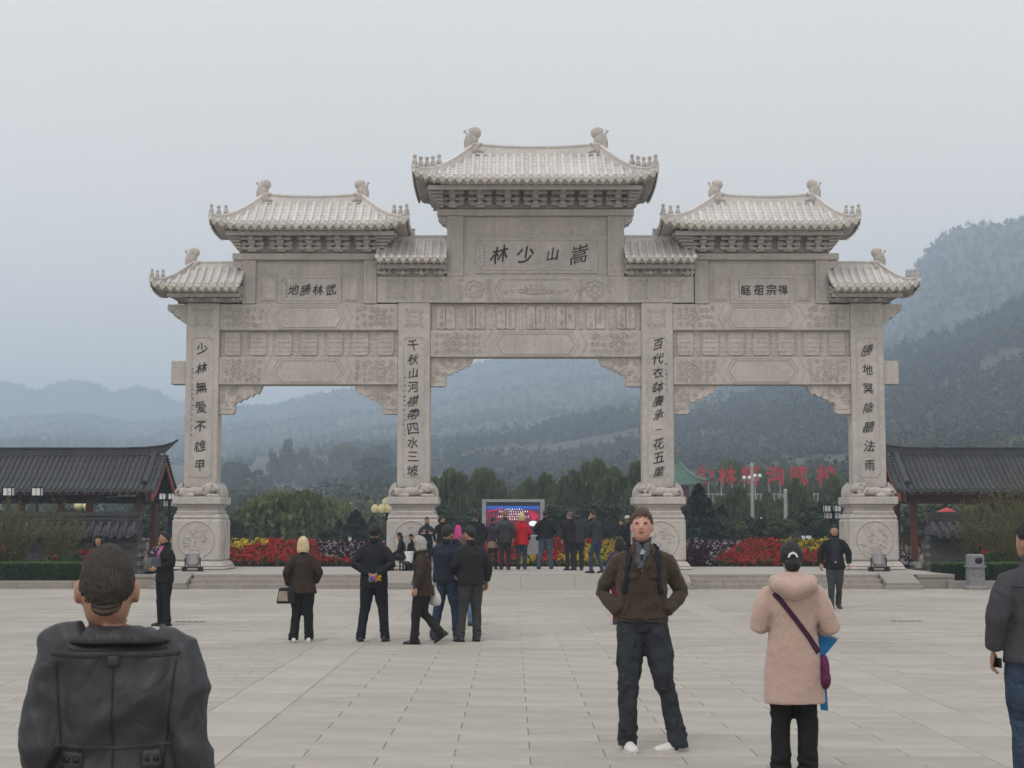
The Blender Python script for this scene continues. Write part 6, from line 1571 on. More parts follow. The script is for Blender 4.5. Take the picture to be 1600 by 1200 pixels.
def hand_geo(mb, wr, d, palm, s, side, curl=.6, r=.0085):
    """palm and five bent fingers; d along the hand, palm = direction the palm faces"""
    d = V3(d).normalized(); p = V3(palm); p = (p-d*p.dot(d)).normalized(); w = d.cross(p)*side; wr = V3(wr)
    mb.tube([wr-d*.02*s, wr+d*.02*s, wr+d*.055*s, wr+d*.09*s], [(.024*s, .02*s), (.034*s, .018*s), (.040*s, .017*s), (.036*s, .014*s)], 8) if False else None
    c = wr+d*.05*s; R3 = Matrix((w, p, d)).transposed(); mb.ell(c, (.041*s, .016*s, .056*s), 10, 8, R3)
    for k, (off, L) in enumerate(((-.030, .068), (-.010, .078), (.010, .074), (.029, .058))):
        b0 = c+w*off*s+d*.045*s; cu = curl*(1+.12*k); pts = [b0-d*.03*s, b0]; ang = 0; q = b0
        for seg in (.42, .33, .25):
            ang += cu*.62; q = q+(d*math.cos(ang)+p*math.sin(ang))*L*seg*s; pts.append(q)
        mb.tube(pts, [r*s*1.15, r*s*1.1, r*s, r*s*.92, r*s*.75], 6)
    b0 = c-w*.034*s-d*.025*s; pts = [b0, b0-w*.016*s+d*.022*s+p*.012*s, b0-w*.020*s+d*.048*s+p*.026*s, b0-w*.012*s+d*.066*s+p*.036*s]; mb.tube(pts, [.013*s, .0125*s, .0105*s, .008*s], 6)
DEFARM = {'down': ((.255, -.03, 1.15), (.25, .05, .91)), 'pocket': ((.31, -.07, 1.17), (.185, .10, 1.02)), 'behind': ((.29, -.10, 1.15), (.05, -.17, 1.00)), 'front': ((.26, .0, 1.14), (.05, .21, 1.06)),
          'crossed': ((.25, .08, 1.17), (-.06, .20, 1.20)), 'phone': ((.26, .18, 1.24), (.09, .26, 1.50)), 'hold': ((.27, -.02, 1.14), (.20, .18, 1.02)), 'swing': ((.26, .08, 1.16), (.25, .25, .99)), 'back': ((.26, -.12, 1.17), (.27, -.16, .93))}
DEFHAND = {'pocket': False}
PEOPLE = {}
def person(key, label, px, Y, H, face=0, gz=0.0, build=1.0, fem=False, arms=('down', 'down'), legs='stand', top=None, pants=None, hair=('short', H_BLK), skin=None, shoe=None,
           hem=.90, hemr=None, vox=.016, headyaw=0, headpitch=0, sleeve=1.0, lean=0.0, hipz=.92, collar=True, gloves=None, legr=1.0, py=819, disp=1.0, inner=None, twist=0, X=None, curl=.6, sh=1.0, hands=(True, True), drop=.018, squash=1.0, toe=(8, -8), hdx=0.0):
    s = H/1.75; x = XP(px, Y, py) if X is None else X
    t = thing('person', label, 'person', (x, Y, gz), R(face)); skin = skin or M_SKIN
    b = build; shw = (.175 if fem else .195)*sh; dzh = hipz-.92
    top = top or clothmat('dark_jacket', (.02, .02, .022)); pants = pants or clothmat('dark_trousers', (.018, .018, .021)); shoe = shoe or mat('black_leather', (.012, .011, .011), .4, .1, 20, spec=.45)
    LE = math.tan(R(lean))
    def T(p):
        if squash != 1.0 and p[2] > 1.30: p = (p[0], p[1], 1.30+(p[2]-1.30)*squash)
        return V3((p[0]*s, (p[1]+max(0, p[2]-.92)*LE)*s, (p[2]+dzh)*s))     # upper body, leaning forward
    def A(side, i):
        a = arms[0 if side < 0 else 1]
        e, w = (DEFARM[a] if isinstance(a, str) else a); return (V3((side*e[0], e[1], e[2])), V3((side*w[0], w[1], w[2])))
    if isinstance(legs, str):
        LG = {'stand': [((-.095, .02, .50), (-.10, -.01, .09)), ((.095, .02, .50), (.10, -.01, .09))], 'wide': [((-.13, .03, .50), (-.19, -.01, .09)), ((.13, .03, .50), (.17, .0, .09))],
              'walk': [((-.09, .13, .50), (-.09, .20, .10)), ((.09, -.02, .50), (.09, -.30, .17))], 'stroll': [((-.10, .06, .50), (-.10, .09, .09)), ((.10, .03, .50), (.11, -.15, .10))],
              'sit': [((-.11, .40, hipz+.02), (-.11, .42, .09)), ((.11, .40, hipz+.02), (.11, .38, .09))]}[legs]
    else: LG = legs
    # ---- body: one continuous skin
    mb = MB()
    for side in (-1, 1):
        e, w = A(side, 0); S = T((side*(shw-.03), 0, 1.41)); E = T(e); W = T(w)
        S = T((side*(shw-.055), 0, 1.345)); W0 = W
        if not hands[0 if side < 0 else 1]: W = (E+W)/2
        mb.tube([T((side*.04, 0, 1.33)), S, (S+E)/2, E, (E+W)/2, W], [.04*s, .036*s, .034*s, .030*s, .030*s, .024*s], 8)
        a = arms[0 if side < 0 else 1]
        if a != 'pocket' and hands[0 if side < 0 else 1]:
            d = (W-E).normalized(); palm = V3((-side, .25, 0)) if a in ('down', 'back', 'swing') else (V3((0, .8, .2)) if a == 'behind' else V3((-side*.8, -.6, .1)))
            if a == 'behind': d = (d+V3((-side*.4, 0, -.6))).normalized()
            hand_geo(mb, W, d, palm, s*(.92 if fem else 1.0), -side, curl, .0088 if vox < .012 else .0105)
    mb.tube([T((0, 0, .90)), T((0, 0, 1.05)), T((0, 0, 1.25)), T((0, 0, 1.34)), T((0, -.01, 1.42)), T((0, 0, 1.50)), T((0, .012, 1.57))-V3((-hdx*.8, 0, drop))], [(.11*s, .07*s), (.10*s, .07*s), (.11*s, .07*s), (.10*s, .06*s), (.060*s, .055*s), (.054*s, .056*s), (.05*s, .052*s)], 12)
    hips = [V3((side*.09*s, 0, hipz*s-.02)) for side in (-1, 1)]
    for i, side in enumerate((-1, 1)):
        K, An = V3(LG[i][0])*s, V3(LG[i][1])*s; mb.tube([T((0, 0, .95)), hips[i], (hips[i]+K)/2, K, (K+An)/2, An], [.08*s, .08*s, .062*s, .046*s, .045*s, .030*s], 8)
        mb.ell(An+V3((0, .03*s, -.05*s)), (.022*s, .05*s, .015*s), 8, 6)
    hc = V3((hdx, .025*s+.715*LE*s, (1.635+dzh)*s))-V3((0, 0, drop)); Mh = Matrix.Rotation(R(headyaw), 3, 'Z') @ Matrix.Rotation(R(headpitch), 3, 'X'); hs = (.96 if fem else 1.0)*s*1.0
    big = vox < .011
    add_rings(mb, head_grid(head_r, 40 if big else 22, 34 if big else 18), Mh, hc, hs)
    for sx in (-1, 1): mb.ell(hc+(Mh @ V3((sx*.076, -.006, -.008)))*hs, (.010*hs, .020*hs, .033*hs), 8, 6, Mh @ Matrix.Rotation(sx*R(18), 3, 'Z'))
    bo = mb.obj('body', skin, t, local=True, smooth=True)
    rm = bo.modifiers.new('remesh', 'REMESH'); rm.mode = 'VOXEL'; rm.voxel_size = min(vox, .0065) if big else .011; rm.use_smooth_shade = True
    # face
    def hp(u, up=0.0):
        u = V3(u).normalized(); return hc+(Mh @ (u*(head_r(u)+up)))*hs
    for sx in (-1, 1):
        m_ = MB(); m_.ell(hp((sx*.36, .92, .05), -.004), (.0105*hs, .006*hs, .0042*hs), 8, 6, Mh); ew = m_.obj('eye', M_EYEW, bo, smooth=True, local=True)
        m_ = MB(); m_.ell(hp((sx*.36, .92, .05), -.0005), (.0060*hs, .006*hs, .0050*hs), 8, 6, Mh); m_.obj('iris', M_EYE, bo, smooth=True, local=True)
        m_ = MB(); m_.tube([hp((sx*(.20+.09*k), .95-.05*k, .17+(.02 if k in (1, 2) else 0)), .003) for k in range(4)], [.0034*hs, .0056*hs, .005*hs, .0026*hs], 5); m_.obj('eyebrow', hair[1], bo, local=True)
    m_ = MB(); m_.tube([hp((a, .93, -.50+.25*abs(a)*.3), .002) for a in (-.24, -.12, 0, .12, .24)], [.0025*hs, .0062*hs, .0075*hs, .0062*hs, .0025*hs], 6); m_.obj('lips', M_LIP, bo, local=True, smooth=True)
    if big:
        m_ = MB(); m_.tube([hp((a, .93, -.505+.25*abs(a)*.3), .0065) for a in (-.17, -.08, 0, .08, .17)], [.001*hs, .0028*hs, .003*hs, .0028*hs, .001*hs], 6); m_.obj('mouth_line', mat('mouth_dark', (.06, .02, .018), .7, .05, 20), bo, local=True)
    # ---- hair
    hk, hm_ = hair; hr = random.Random(len(label)*7+int(px))
    def mask(u, style):
        x_, y_, z_ = u
        line = .66 if y_ > .5 else (.66-(.5-y_)*1.1 if y_ > -.1 else .0-(-.1-y_)*.72)
        if style in ('bob', 'long', 'grey', 'pony', 'bun', 'curly'): line = .42 if y_ > .55 else (.42-(.55-y_)*1.7 if y_ > .1 else -.5)
        return z_-line
    th = {'short': .011, 'buzz': .004, 'bob': .024, 'grey': .030, 'long': .022, 'pony': .016, 'bun': .017, 'curly': .040, 'full': .028}[hk]
    def hfn(u):
        k = mask(u, hk)+.14*mnoise.noise(V3(u)*8+V3((0, px, 0)))+(.34*mnoise.noise(V3((u[0]*26, u[1]*26, u[2]*(9 if hk != 'buzz' else 26)))) if big else 0); f = 1/(1+math.exp(-k*(22 if hk != 'buzz' else 12))); nz_ = mnoise.noise(V3(u)*(5 if hk != 'curly' else 9)+V3((px, 0, 0)))
        return head_r(u)*1.0-.012+f*(th+.012)+f*nz_*th*(.55 if hk != 'curly' else .6)+f*.004*mnoise.noise(V3(u)*17)+(f*(.006 if hk != 'buzz' else .0015)*mnoise.noise(V3((u[0]*38, u[1]*38, u[2]*8))) if big else 0)+(f*.010*max(0, u[2]) if hk not in ('buzz',) else 0)
    mb = MB(); add_rings(mb, head_grid(hfn, *((100, 76) if big else (36, 30))), Mh, hc, hs); parts_ = []
    if hk in ('bob', 'grey', 'curly'):
        zl_ = -.150 if hk == 'bob' else (-.115 if hk == 'grey' else -.12)
        for i in range(26):
            a = math.pi*(-.18+1.36*i/25); rx, ry = (.088 if hk != 'curly' else .10), .098
            P = [(rx*math.cos(a)*.9, -ry*math.sin(a)*.85, .05), (rx*math.cos(a), -ry*math.sin(a), -.02), (rx*1.06*math.cos(a), -ry*1.02*math.sin(a), -.08), (rx*(.98 if hk == 'bob' else .8)*math.cos(a), -ry*.92*math.sin(a), zl_+.01*hr.random())]
            mb.tube([hc+(Mh @ V3(p_))*hs for p_ in P], [.012*hs, .018*hs, .018*hs, .009*hs], 6)
    if hk == 'curly':
        for i in range(70):
            u = V3((hr.gauss(0, 1), hr.gauss(-.3, 1), hr.gauss(.2, 1))).normalized()
            if mask(u, hk) > 0: mb.ell(hp(u, .022), (.02*hs, .02*hs, .02*hs), 7, 5)
    if hk in ('long', 'pony'):
        P = [(0, -.085, .02), (0, -.12, -.05), (0, -.115, -.15), (0, -.10, -.28), (0, -.095, -.36)]
        mb.tube([hc+(Mh @ V3(p_))*hs for p_ in P], [(.05*hs, .02*hs), (.055*hs if hk == 'long' else .03*hs, .03*hs), (.055*hs if hk == 'long' else .032*hs, .028*hs), (.04*hs, .02*hs), (.012*hs, .008*hs)], 10)
    if hk == 'bun': mb.ell(hc+(Mh @ V3((0, -.085, -.045)))*hs, (.062*hs, .055*hs, .062*hs), 14, 10)
    ho = mb.obj('hair', hm_, t, local=True, smooth=True)
    if hk in ('bob', 'grey', 'curly', 'bun', 'long', 'pony'):
        rm = ho.modifiers.new('remesh', 'REMESH'); rm.mode = 'VOXEL'; rm.voxel_size = .007 if big else .011; rm.use_smooth_shade = True
    def cloth(mb, name, m_, v=None, fold=.014, mats=None):
        o = mb.obj(name, m_, t, local=True, smooth=True)
        rm = o.modifiers.new('remesh', 'REMESH'); rm.mode = 'VOXEL'; rm.voxel_size = v or vox; rm.use_smooth_shade = True
        sm_ = o.modifiers.new('smooth', 'SMOOTH'); sm_.iterations = 3; sm_.factor = .5
        for tx, k in ((TEX, 1.0), (TEXL, 1.2)):
            d = o.modifiers.new('folds', 'DISPLACE'); d.texture = tx; d.strength = fold*k*disp; d.mid_level = .5; d.texture_coords = 'LOCAL'
        if big:
            d = o.modifiers.new('creases', 'DISPLACE'); d.texture = TEXR; d.strength = .007*disp; d.mid_level = .5; d.texture_coords = 'LOCAL'
        return o
    # ---- trousers
    mb = MB()
    hk_ = .84 if hem < .8 else 1.0
    mb.tube([V3((0, 0, hipz*s-.06*s)), V3((0, 0, hipz*s+.02*s)), V3((0, 0, hipz*s+.12*s))], [(.15*s*b*hk_, .105*s*b*hk_), (.172*s*b*hk_, .12*s*b*hk_), (.155*s*b*hk_, .11*s*b*hk_)], 16)
    for i, side in enumerate((-1, 1)):
        K, An = V3(LG[i][0])*s, V3(LG[i][1])*s
        if vox < .013 and legs != 'sit':                # creases that gather at the knee and over the shoe
            for q_, rr_, n_ in ((.46, .068, 3), (.90, .062, 3)):
                for k_ in range(n_):
                    f_ = q_+.045*k_; c_ = (V3((side*.085*s, 0, hipz*s))*(1-min(1, f_*2))+K*min(1, f_*2)) if f_ < .5 else K*(1-(f_-.5)*2)+An*((f_-.5)*2)
                    mb.tube([c_+V3((rr_*s*b*legr*.93*math.cos(a), rr_*s*b*legr*.93*math.sin(a), .018*s*math.sin(a*1.5+k_*2+side))) for a in [math.pi*2*j/10 for j in range(11)]], .012*s, 5)
        hp_ = V3((side*.085*s, 0, hipz*s-.03*s)); r_ = legr*s*b
        if legs == 'sit': hp_ = V3((side*.09*s, .02, hipz*s))
        foot = An+V3((0, .012*s, -.058*s)); mid = (hp_+K)/2; kn = (K-hp_).normalized()
        mb.tube([hp_+V3((0, 0, .05*s)) if legs != 'sit' else hp_-V3((0, .05, 0)), hp_, mid, K, (K+An)/2, foot+V3((0, 0, .06*s)), foot], [.092*s*b, .096*s*b, .084*r_, .066*r_, .060*r_, .056*r_, .062*r_], 14)
    tr_ = cloth(mb, 'trousers', pants, fold=.020)
    # ---- shoes
    for i in range(2):
        An = V3(LG[i][1])*s; K = V3(LG[i][0])*s; lift = An.z-.09*s; m_ = MB(); tilt = Matrix.Rotation(R(toe[i]), 3, 'Z') @ Matrix.Rotation(-min(.9, max(0, lift/s*6.0)), 3, 'X'); sp = []
        for (y_, w_, h_) in ((-.085, .032, .05), (-.058, .041, .088), (0, .044, .098), (.055, .047, .070), (.11, .051, .052), (.16, .043, .042), (.192, .020, .030)):
            sp.append([An+(tilt @ V3((w_*math.cos(a)*s, y_*s, (-.088+ (.006 if math.sin(a) < 0 else .006+h_*math.sin(a)))*s))) for a in [2*math.pi*j/12 for j in range(12)]])
        m_.rings([[tuple(p_) for p_ in r_] for r_ in sp]); so = m_.obj('shoe', shoe, t, local=True, smooth=True)
        if shoe in WHITE_SHOES:
            m_ = MB(); m_.rings([[tuple(An+(tilt @ V3((w_*1.03*math.cos(a)*s, y_*s, (-.082+h_*1.03*max(0, math.sin(a)))*s)))) for a in [2*math.pi*j/12 for j in range(12)]] for y_, w_, h_ in ((.02, .045, .088), (.05, .0475, .075))]); m_.obj('shoe_stripe', mat('dark_stripe', (.03, .03, .035), .7, .1, 20), so, local=True)
        m_ = MB(); P = [(.034, -.09), (.047, 0), (.054, .11), (.042, .172), (0, .20), (-.042, .172), (-.054, .11), (-.047, 0), (-.034, -.09)]
        m_.rings([[tuple(An+(tilt @ V3((a*s, c*s, zz_*s)))) for a, c in P] for zz_ in (-.0895, -.078)]); m_.obj('sole', SOLE if shoe in WHITE_SHOES else mat('dark_sole', (.02, .02, .02), .8, .1, 20), so, local=True)
    # ---- jacket or coat
    hx, hy = hemr if hemr else ((.185, .13) if not fem else (.18, .13))
    zs = [(hem, hx*b, hy*b)]
    if hem < .80: zs += [(hem+(1.0-hem)*.5, (hx*.55+.172*.45)*b, (hy*.55+.118*.45)*b)]
    wst = .150 if fem else .170
    zs += [(1.00 if hem < .97 else hem+.03, (wst+.012)*b, .122*b), (1.10, wst*b, .118*b), (1.24, (wst+.012)*b, .125*b), (1.33, (shw-.014)*(.5+.5*b), .118*b), (1.385, (shw-.028)*(.7+.3*b), .100), (1.43, shw*.66, .080), (1.468, .088, .068), (1.50, .064, .062)]
    mb = MB()
    if legs == 'sit': zs = [z for z in zs if z[0] > .9]; zs[0] = (.90, .18*b, .14*b)
    mb.tube([T((0, -.005 if z > 1.3 else 0, z)) for z, a, c in zs], [(a*s, c*s) for z, a, c in zs], 20)
    for side in (-1, 1):
        e, w = A(side, 0); S0 = T((side*.09, -.005, 1.395)); S = T((side*(shw-.022), -.005, 1.360)); E = T(e); W = T(w); d = (W-E).normalized(); Wc = W-d*.012*s
        q = sleeve*s*(.55+.45*b)
        mb.tube([S0, S, S*.66+E*.34, S*.3+E*.7, E, E*.5+W*.5, Wc], [.062*s, .062*s*(.7+.3*sleeve), .060*q, .056*q, .054*q, .048*q, .041*q], 14)
    jk = cloth(mb, 'jacket' if hem > .75 else 'coat', top, fold=.014)
    if collar:
        m_ = MB(); rs = []
        for zz_, rr, ww in ((1.455, .075, 0), (1.50, .070, 0), (1.535, .074, 0), (1.540, .068, 0), (1.505, .058, 0), (1.46, .060, 0)):
            rs.append([tuple(T((rr*math.cos(a), rr*1.02*math.sin(a)-.004, zz_-.022*max(0, math.sin(a))))) for a in [2*math.pi*j/20 for j in range(20)]])
        m_.rings(rs, close=True); m_.obj('collar', collar if not isinstance(collar, bool) else top, t, local=True, smooth=True)
    PEOPLE[key] = dict(t=t, T=T, s=s, hc=hc, Mh=Mh, hp=hp, hs=hs, body=bo, jacket=jk, trousers=tr_, hair=ho, x=x, Y=Y, gz=gz, face=R(face), A=A)
    return PEOPLE[key]
SOLE = mat('pale_sole', (.55, .52, .5), .7, .05, 20); WHITE_SHOES = []
WSHOE = mat('white_sneaker', (.60, .58, .56), .6, .06, 20, .2, 60); WHITE_SHOES.append(WSHOE)
def wrap(P, name, m_, verts, faces, target='jacket', off=.004, thick=.004, parent=None, sub=2, smooth=True, proj=False):
    """a strap, seam or pocket laid onto a garment's surface"""
    mb = MB(); mb.add(verts, faces); o = mb.obj(name, m_, parent or P['t'], local=True, smooth=smooth)
    if sub: sb_ = o.modifiers.new('sub', 'SUBSURF'); sb_.subdivision_type = 'SIMPLE'; sb_.levels = sub; sb_.render_levels = sub
    sw = o.modifiers.new('wrap', 'SHRINKWRAP'); sw.target = P[target] if isinstance(target, str) else target; sw.wrap_method = 'PROJECT' if proj else 'NEAREST_SURFACEPOINT'; sw.wrap_mode = 'ABOVE_SURFACE'; sw.offset = off
    if proj: sw.use_project_y = True; sw.use_negative_direction = True; sw.use_positive_direction = True; sw.project_limit = .5
    so = o.modifiers.new('solid', 'SOLIDIFY'); so.thickness = thick; so.offset = 0
    return o
def strip(P, name, m_, pts, w, normal=(0, 1, 0), **k):
    """ribbon along pts (person's own upright 1.75 m frame), w wide"""
    Q = [P['T'](p) for p in pts]; vs, fs = [], []; n = V3(normal)
    for i, q in enumerate(Q):
        d = (Q[min(i+1, len(Q)-1)]-Q[max(i-1, 0)]).normalized(); sd_ = d.cross(n).normalized()*w/2*P['s']; vs += [tuple(q-sd_), tuple(q+sd_)]
    for i in range(len(Q)-1): fs.append((2*i, 2*i+1, 2*i+3, 2*i+2))
    return wrap(P, name, m_, vs, fs, proj=(tuple(normal) == (0, 1, 0) and min(abs(p[1]) for p in pts) >= .25), **k)
def world(P, p):
    return V3((P['x'], P['Y'], P['gz']))+Matrix.Rotation(P['face'], 3, 'Z') @ V3(p)
# ------------------------------------------------------------------ the people in the photograph
C_LEATH = clothmat('grey_leather', (.028, .028, .034), .52, .6, 4.5, .12, 120, spec=.4, var=.1)
C_BLACK = clothmat('black_cloth', (.011, .011, .012), .9, .5, 7); C_NAVY = clothmat('navy_cloth', (.016, .020, .032), .8, .5, 7); C_CHAR = clothmat('charcoal_cloth', (.030, .031, .033), .85, .5, 7)
C_BROWN = clothmat('brown_corduroy', (.050, .036, .025), .95, .65, 6.5, .3, 160, sheen=.15, var=.12); C_DBROWN = clothmat('dark_brown_wool', (.036, .024, .018), .95, .45, 6, .3, 130, var=.14, blot=.12)
C_JEAN = clothmat('dark_jeans', (.030, .034, .042), .9, .9, 8.5, .25, 200, var=.15, blot=.15); C_BJEAN = clothmat('blue_jeans', (.030, .046, .078), .9, .9, 8.5, .25, 200, var=.15, blot=.2); C_LJEAN = clothmat('light_jeans', (.10, .155, .24), .9, .5, 6.5, .25, 200, var=.15, blot=.2)
C_FLEECE = clothmat('beige_fleece', (.42, .30, .255), .98, .35, 5.5, .55, 90, sheen=.3, var=.07); C_GREYJ = clothmat('grey_canvas', (.052, .050, .058), .85, .6, 6, .3, 160, var=.08); C_RED = clothmat('red_wool', (.42, .012, .022), .9, .4, 6, .2, 120)
C_PINK = clothmat('pink_knit', (.50, .06, .22), .9, .4, 7); C_PURP = clothmat('dark_purple_cloth', (.040, .030, .055), .9, .4, 7); C_TAN = clothmat('tan_skirt_cloth', (.26, .17, .13), .9, .3, 7); C_GTROU = clothmat('grey_trouser', (.040, .041, .041), .9, .6, 6.5, .2, 160, blot=.12)
C_WHITE = clothmat('white_cloth', (.6, .6, .6), .9, .3, 8); C_SCARF = clothmat('grey_scarf', (.30, .28, .34), .9, .5, 20); C_MAROON = clothmat('dark_red_cloth', (.12, .015, .018), .9, .4, 7); C_GREY = clothmat('grey_fleece_collar', (.075, .085, .10), .95, .5, 12)
G_ = 0.0
# nearest man, seen from behind
P = person('near', 'man with shaved head in a dark grey leather jacket, nearest, seen from behind', 168, 4.32, 1.80, face=4, top=C_LEATH, pants=C_BLACK, hair=('buzz', hairmat('stubble', (.035, .028, .024), .7)), arms=(((.190, -.05, 1.08), (.205, .02, .86)), ((.195, -.05, 1.08), (.215, .02, .86))), build=.95, hdx=-.045, squash=.45, vox=.010, hem=.93, hemr=(.165, .12), sleeve=1.0, headyaw=8, headpitch=3, disp=2.6, drop=.150, sh=.95, X=XP(189, 4.32, 1000), collar=False)
s_ = lambda *a, **k: strip(P, *a, **k)
sm1 = clothmat('leather_seam', (.022, .022, .026), .5, .3, 8)
s_('yoke_seam', sm1, [(-.165, -.3, 1.352), (-.10, -.3, 1.342), (0, -.3, 1.345), (.10, -.3, 1.342), (.165, -.3, 1.352)], .007, off=.001, thick=.004, sub=3)
s_('yoke_seam', sm1, [(-.12, -.3, 1.385), (-.10, -.3, 1.378), (0, -.3, 1.38), (.10, -.3, 1.378), (.13, -.3, 1.385)], .005, off=.001, thick=.004, sub=3)
s_('centre_seam', sm1, [(0, -.3, 1.33), (0, -.3, 1.2), (0.003, -.3, 1.08), (0, -.3, .99)], .005, off=.001, thick=.003, sub=3)
s_('loop_tab', C_LEATH, [(0, -.3, 1.345), (0, -.3, 1.295)], .030, off=.004, thick=.008, sub=2)
for sx in (-1, 1):
    s_('back_panel_seam', sm1, [(sx*.155, -.3, 1.32), (sx*.145, -.3, 1.2), (sx*.13, -.3, 1.05), (sx*.13, -.3, .99)], .005, off=.001, thick=.003, sub=3)
    o = s_('waist_tab', C_LEATH, [(sx*.075, -.3, 1.052), (sx*.125, -.3, 1.055)], .045, off=.005, thick=.009, sub=2)
    for k in range(2): s_('snap_button', mat('snap_metal', (.03, .03, .035), .3, .1, 10, metal=.8), [(sx*(.088+.022*k)-.006, -.3, 1.054), (sx*(.088+.022*k)+.006, -.3, 1.054)], .012, off=.011, thick=.004, sub=1, parent=o)
s_('waistband', C_LEATH, [(-.15, -.3, 1.092), (-.08, -.3, 1.088), (0, -.3, 1.085), (.08, -.3, 1.088), (.15, -.3, 1.092)], .008, off=.001, thick=.005, sub=3)
m_ = MB(); rs = []                                       # big folded collar lying on the shoulders
for zz_, rr, ry in ((1.46, .064, .066), (1.50, .070, .072), (1.50, .082, .082), (1.46, .112, .094), (1.425, .150, .106), (1.41, .146, .102), (1.44, .108, .086), (1.47, .072, .070)):
    rs.append([tuple(P['T']((rr*math.cos(a), ry*math.sin(a)-.012, zz_-(.02 if math.sin(a) > 0 else 0)))) for a in [2*math.pi*j/28 for j in range(28)]])
m_.rings(rs, close=True); m_.obj('lapel', clothmat('black_collar_leather', (.012, .012, .014), .5, .5, 5, .1, 120, spec=.4), P['t'], local=True, smooth=True)
# folds of skin on the back of the scalp
m_ = MB()
for k in range(4):
    m_.tube([P['hp']((.42-.13*k+.02*j*(k-1), -.9, .66-.13*j), .0025) for j in range(6)], [.0015, .003, .004, .004, .003, .0015], 6)
for k in range(2): m_.tube([P['hp']((-.5+.2*j, -.86, -.40-.16*k-.05*math.sin(j*.8)), -.002+.004*k) for j in range(6)], [.003, .008, .010, .010, .008, .003], 6)
tag(m_.obj('scalp_folds', mat('scalp_skin', (.058, .040, .031), .6, .1, 20), P['body'], local=True, smooth=True), kind='stuff')

# tall man facing the camera
P = person('tall', 'tall man in a brown corduroy jacket facing the camera, hands in pockets', 1000, 12.0, 1.83, face=178, top=C_BROWN, pants=C_JEAN, skin=M_SKINP, hair=('short', H_BRN), arms=(((.292, -.07, 1.13), (.170, .08, .99)), ((.292, -.07, 1.13), (.170, .08, .99))), hands=(False, False), toe=(-62, 14), legs=[((-.155, .03, .50), (-.245, .02, .09)), ((.10, .03, .50), (.115, .0, .09))], shoe=WSHOE, vox=.010, build=1.04, hem=.925, hemr=(.185, .13), sleeve=1.02, headyaw=-6, headpitch=6, legr=1.15, disp=1.5, X=XP(1004, 12, 1000), sh=1.06)
# (his own right is the picture's left)
strip(P, 'placket', C_BROWN, [(-.01, .3, 1.36), (-.008, .3, 1.2), (-.01, .3, 1.05), (-.01, .3, .935)], .030, off=.004, thick=.008, sub=3)
strip(P, 'hem_band', C_BROWN, [(-.165, .3, .985), (-.1, .3, .978), (0, .3, .976), (.1, .3, .978), (.165, .3, .985)], .05, off=.004, thick=.008, sub=3)
blk = clothmat('bag_strap', (.014, .016, .024), .8, .2, 10)
for sx in (-1, 1):
    strip(P, 'chest_pocket_flap', C_BROWN, [(sx*.045, .3, 1.262), (sx*.135, .3, 1.262)], .045, off=.006, thick=.010, sub=2)
    strip(P, 'pocket_welt', C_BROWN, [(sx*.10, .3, 1.08), (sx*.13, .3, .99)], .018, off=.006, thick=.010, sub=2)
    strip(P, 'open_collar', C_BROWN, [(sx*.075, .1, 1.50), (sx*.085, .3, 1.43), (sx*.045, .3, 1.36), (sx*.015, .3, 1.31)], .060, off=.010, thick=.010, sub=3)
    strip(P, 'inner_collar', C_GREY, [(sx*.060, .08, 1.535), (sx*.052, .3, 1.47), (sx*.022, .3, 1.40), (sx*.010, .3, 1.34)], .050, off=.016, thick=.012, sub=3)
strip(P, 'shirt_front', clothmat('pale_tshirt', (.30, .34, .38), .9, .2, 10), [(0, .3, 1.455), (0, .3, 1.395)], .06, off=.009, thick=.006, sub=2)
strip(P, 'shirt_neckband', C_NAVY, [(-.055, .2, 1.485), (-.03, .3, 1.462), (0, .3, 1.458), (.03, .3, 1.462), (.055, .2, 1.485)], .016, off=.016, thick=.008, sub=2)
strip(P, 'zip', mat('zip_metal', (.05, .05, .055), .4, .1, 10, metal=.5), [(.006, .3, 1.36), (.004, .3, 1.2), (.006, .3, 1.12)], .012, off=.014, thick=.006, sub=2)
pack = thing('backpack', 'dark backpack on the tall man in brown, only its straps in view', 'backpack', P['t'].location.copy(), P['face'])
Pk = dict(P); Pk['t'] = pack
for sx in (-1, 1):
    strip(Pk, 'shoulder_strap', blk, [(sx*.115, -.16, 1.40), (sx*.115, -.02, 1.50), (sx*.125, .13, 1.43), (sx*.14, .16, 1.36), (sx*.15, .17, 1.25), (sx*.16, .14, 1.13)], .046, off=.010, thick=.014, sub=3)
m_ = MB(); T_ = P['T']; m_.rings([[tuple(T_((.15*math.cos(a)*k, -.20+.075*math.sin(a)*k, z_))) for a in [2*math.pi*j/16 for j in range(16)]] for z_, k in ((1.0, .7), (1.02, .95), (1.2, 1), (1.36, .9), (1.41, .6))]); m_.obj('pack_body', blk, pack, local=True, smooth=True)
# beige fleece coat woman
P = person('beige', 'woman in a beige hooded fleece coat and black boots, seen from behind', 1238, 10.6, 1.60, face=-4, fem=True, top=C_FLEECE, pants=C_BLACK, hair=('bun', H_BLK), arms=(((.255, -.03, 1.13), (.20, .20, 1.10)), ((.272, -.03, 1.12), (.20, .20, 1.08))), legs=[((-.09, .02, .5), (-.105, 0, .09)), ((.09, .02, .5), (.095, 0, .09))], vox=.011, build=1.14, hem=.56, hemr=(.20, .15), sleeve=1.22, legr=1.12, disp=1.2, collar=False, X=XP(1239, 10.6, 1000), sh=1.12)
m_ = MB(); T_ = P['T']                                   # hood lying on the back
m_.tube([T_((-.11, .02, 1.46)), T_((-.135, -.06, 1.455)), T_((-.115, -.12, 1.425)), T_((0, -.155, 1.385)), T_((.115, -.12, 1.425)), T_((.135, -.06, 1.455)), T_((.11, .02, 1.46))], [.03, .045, .055, .068, .055, .045, .03], 12)
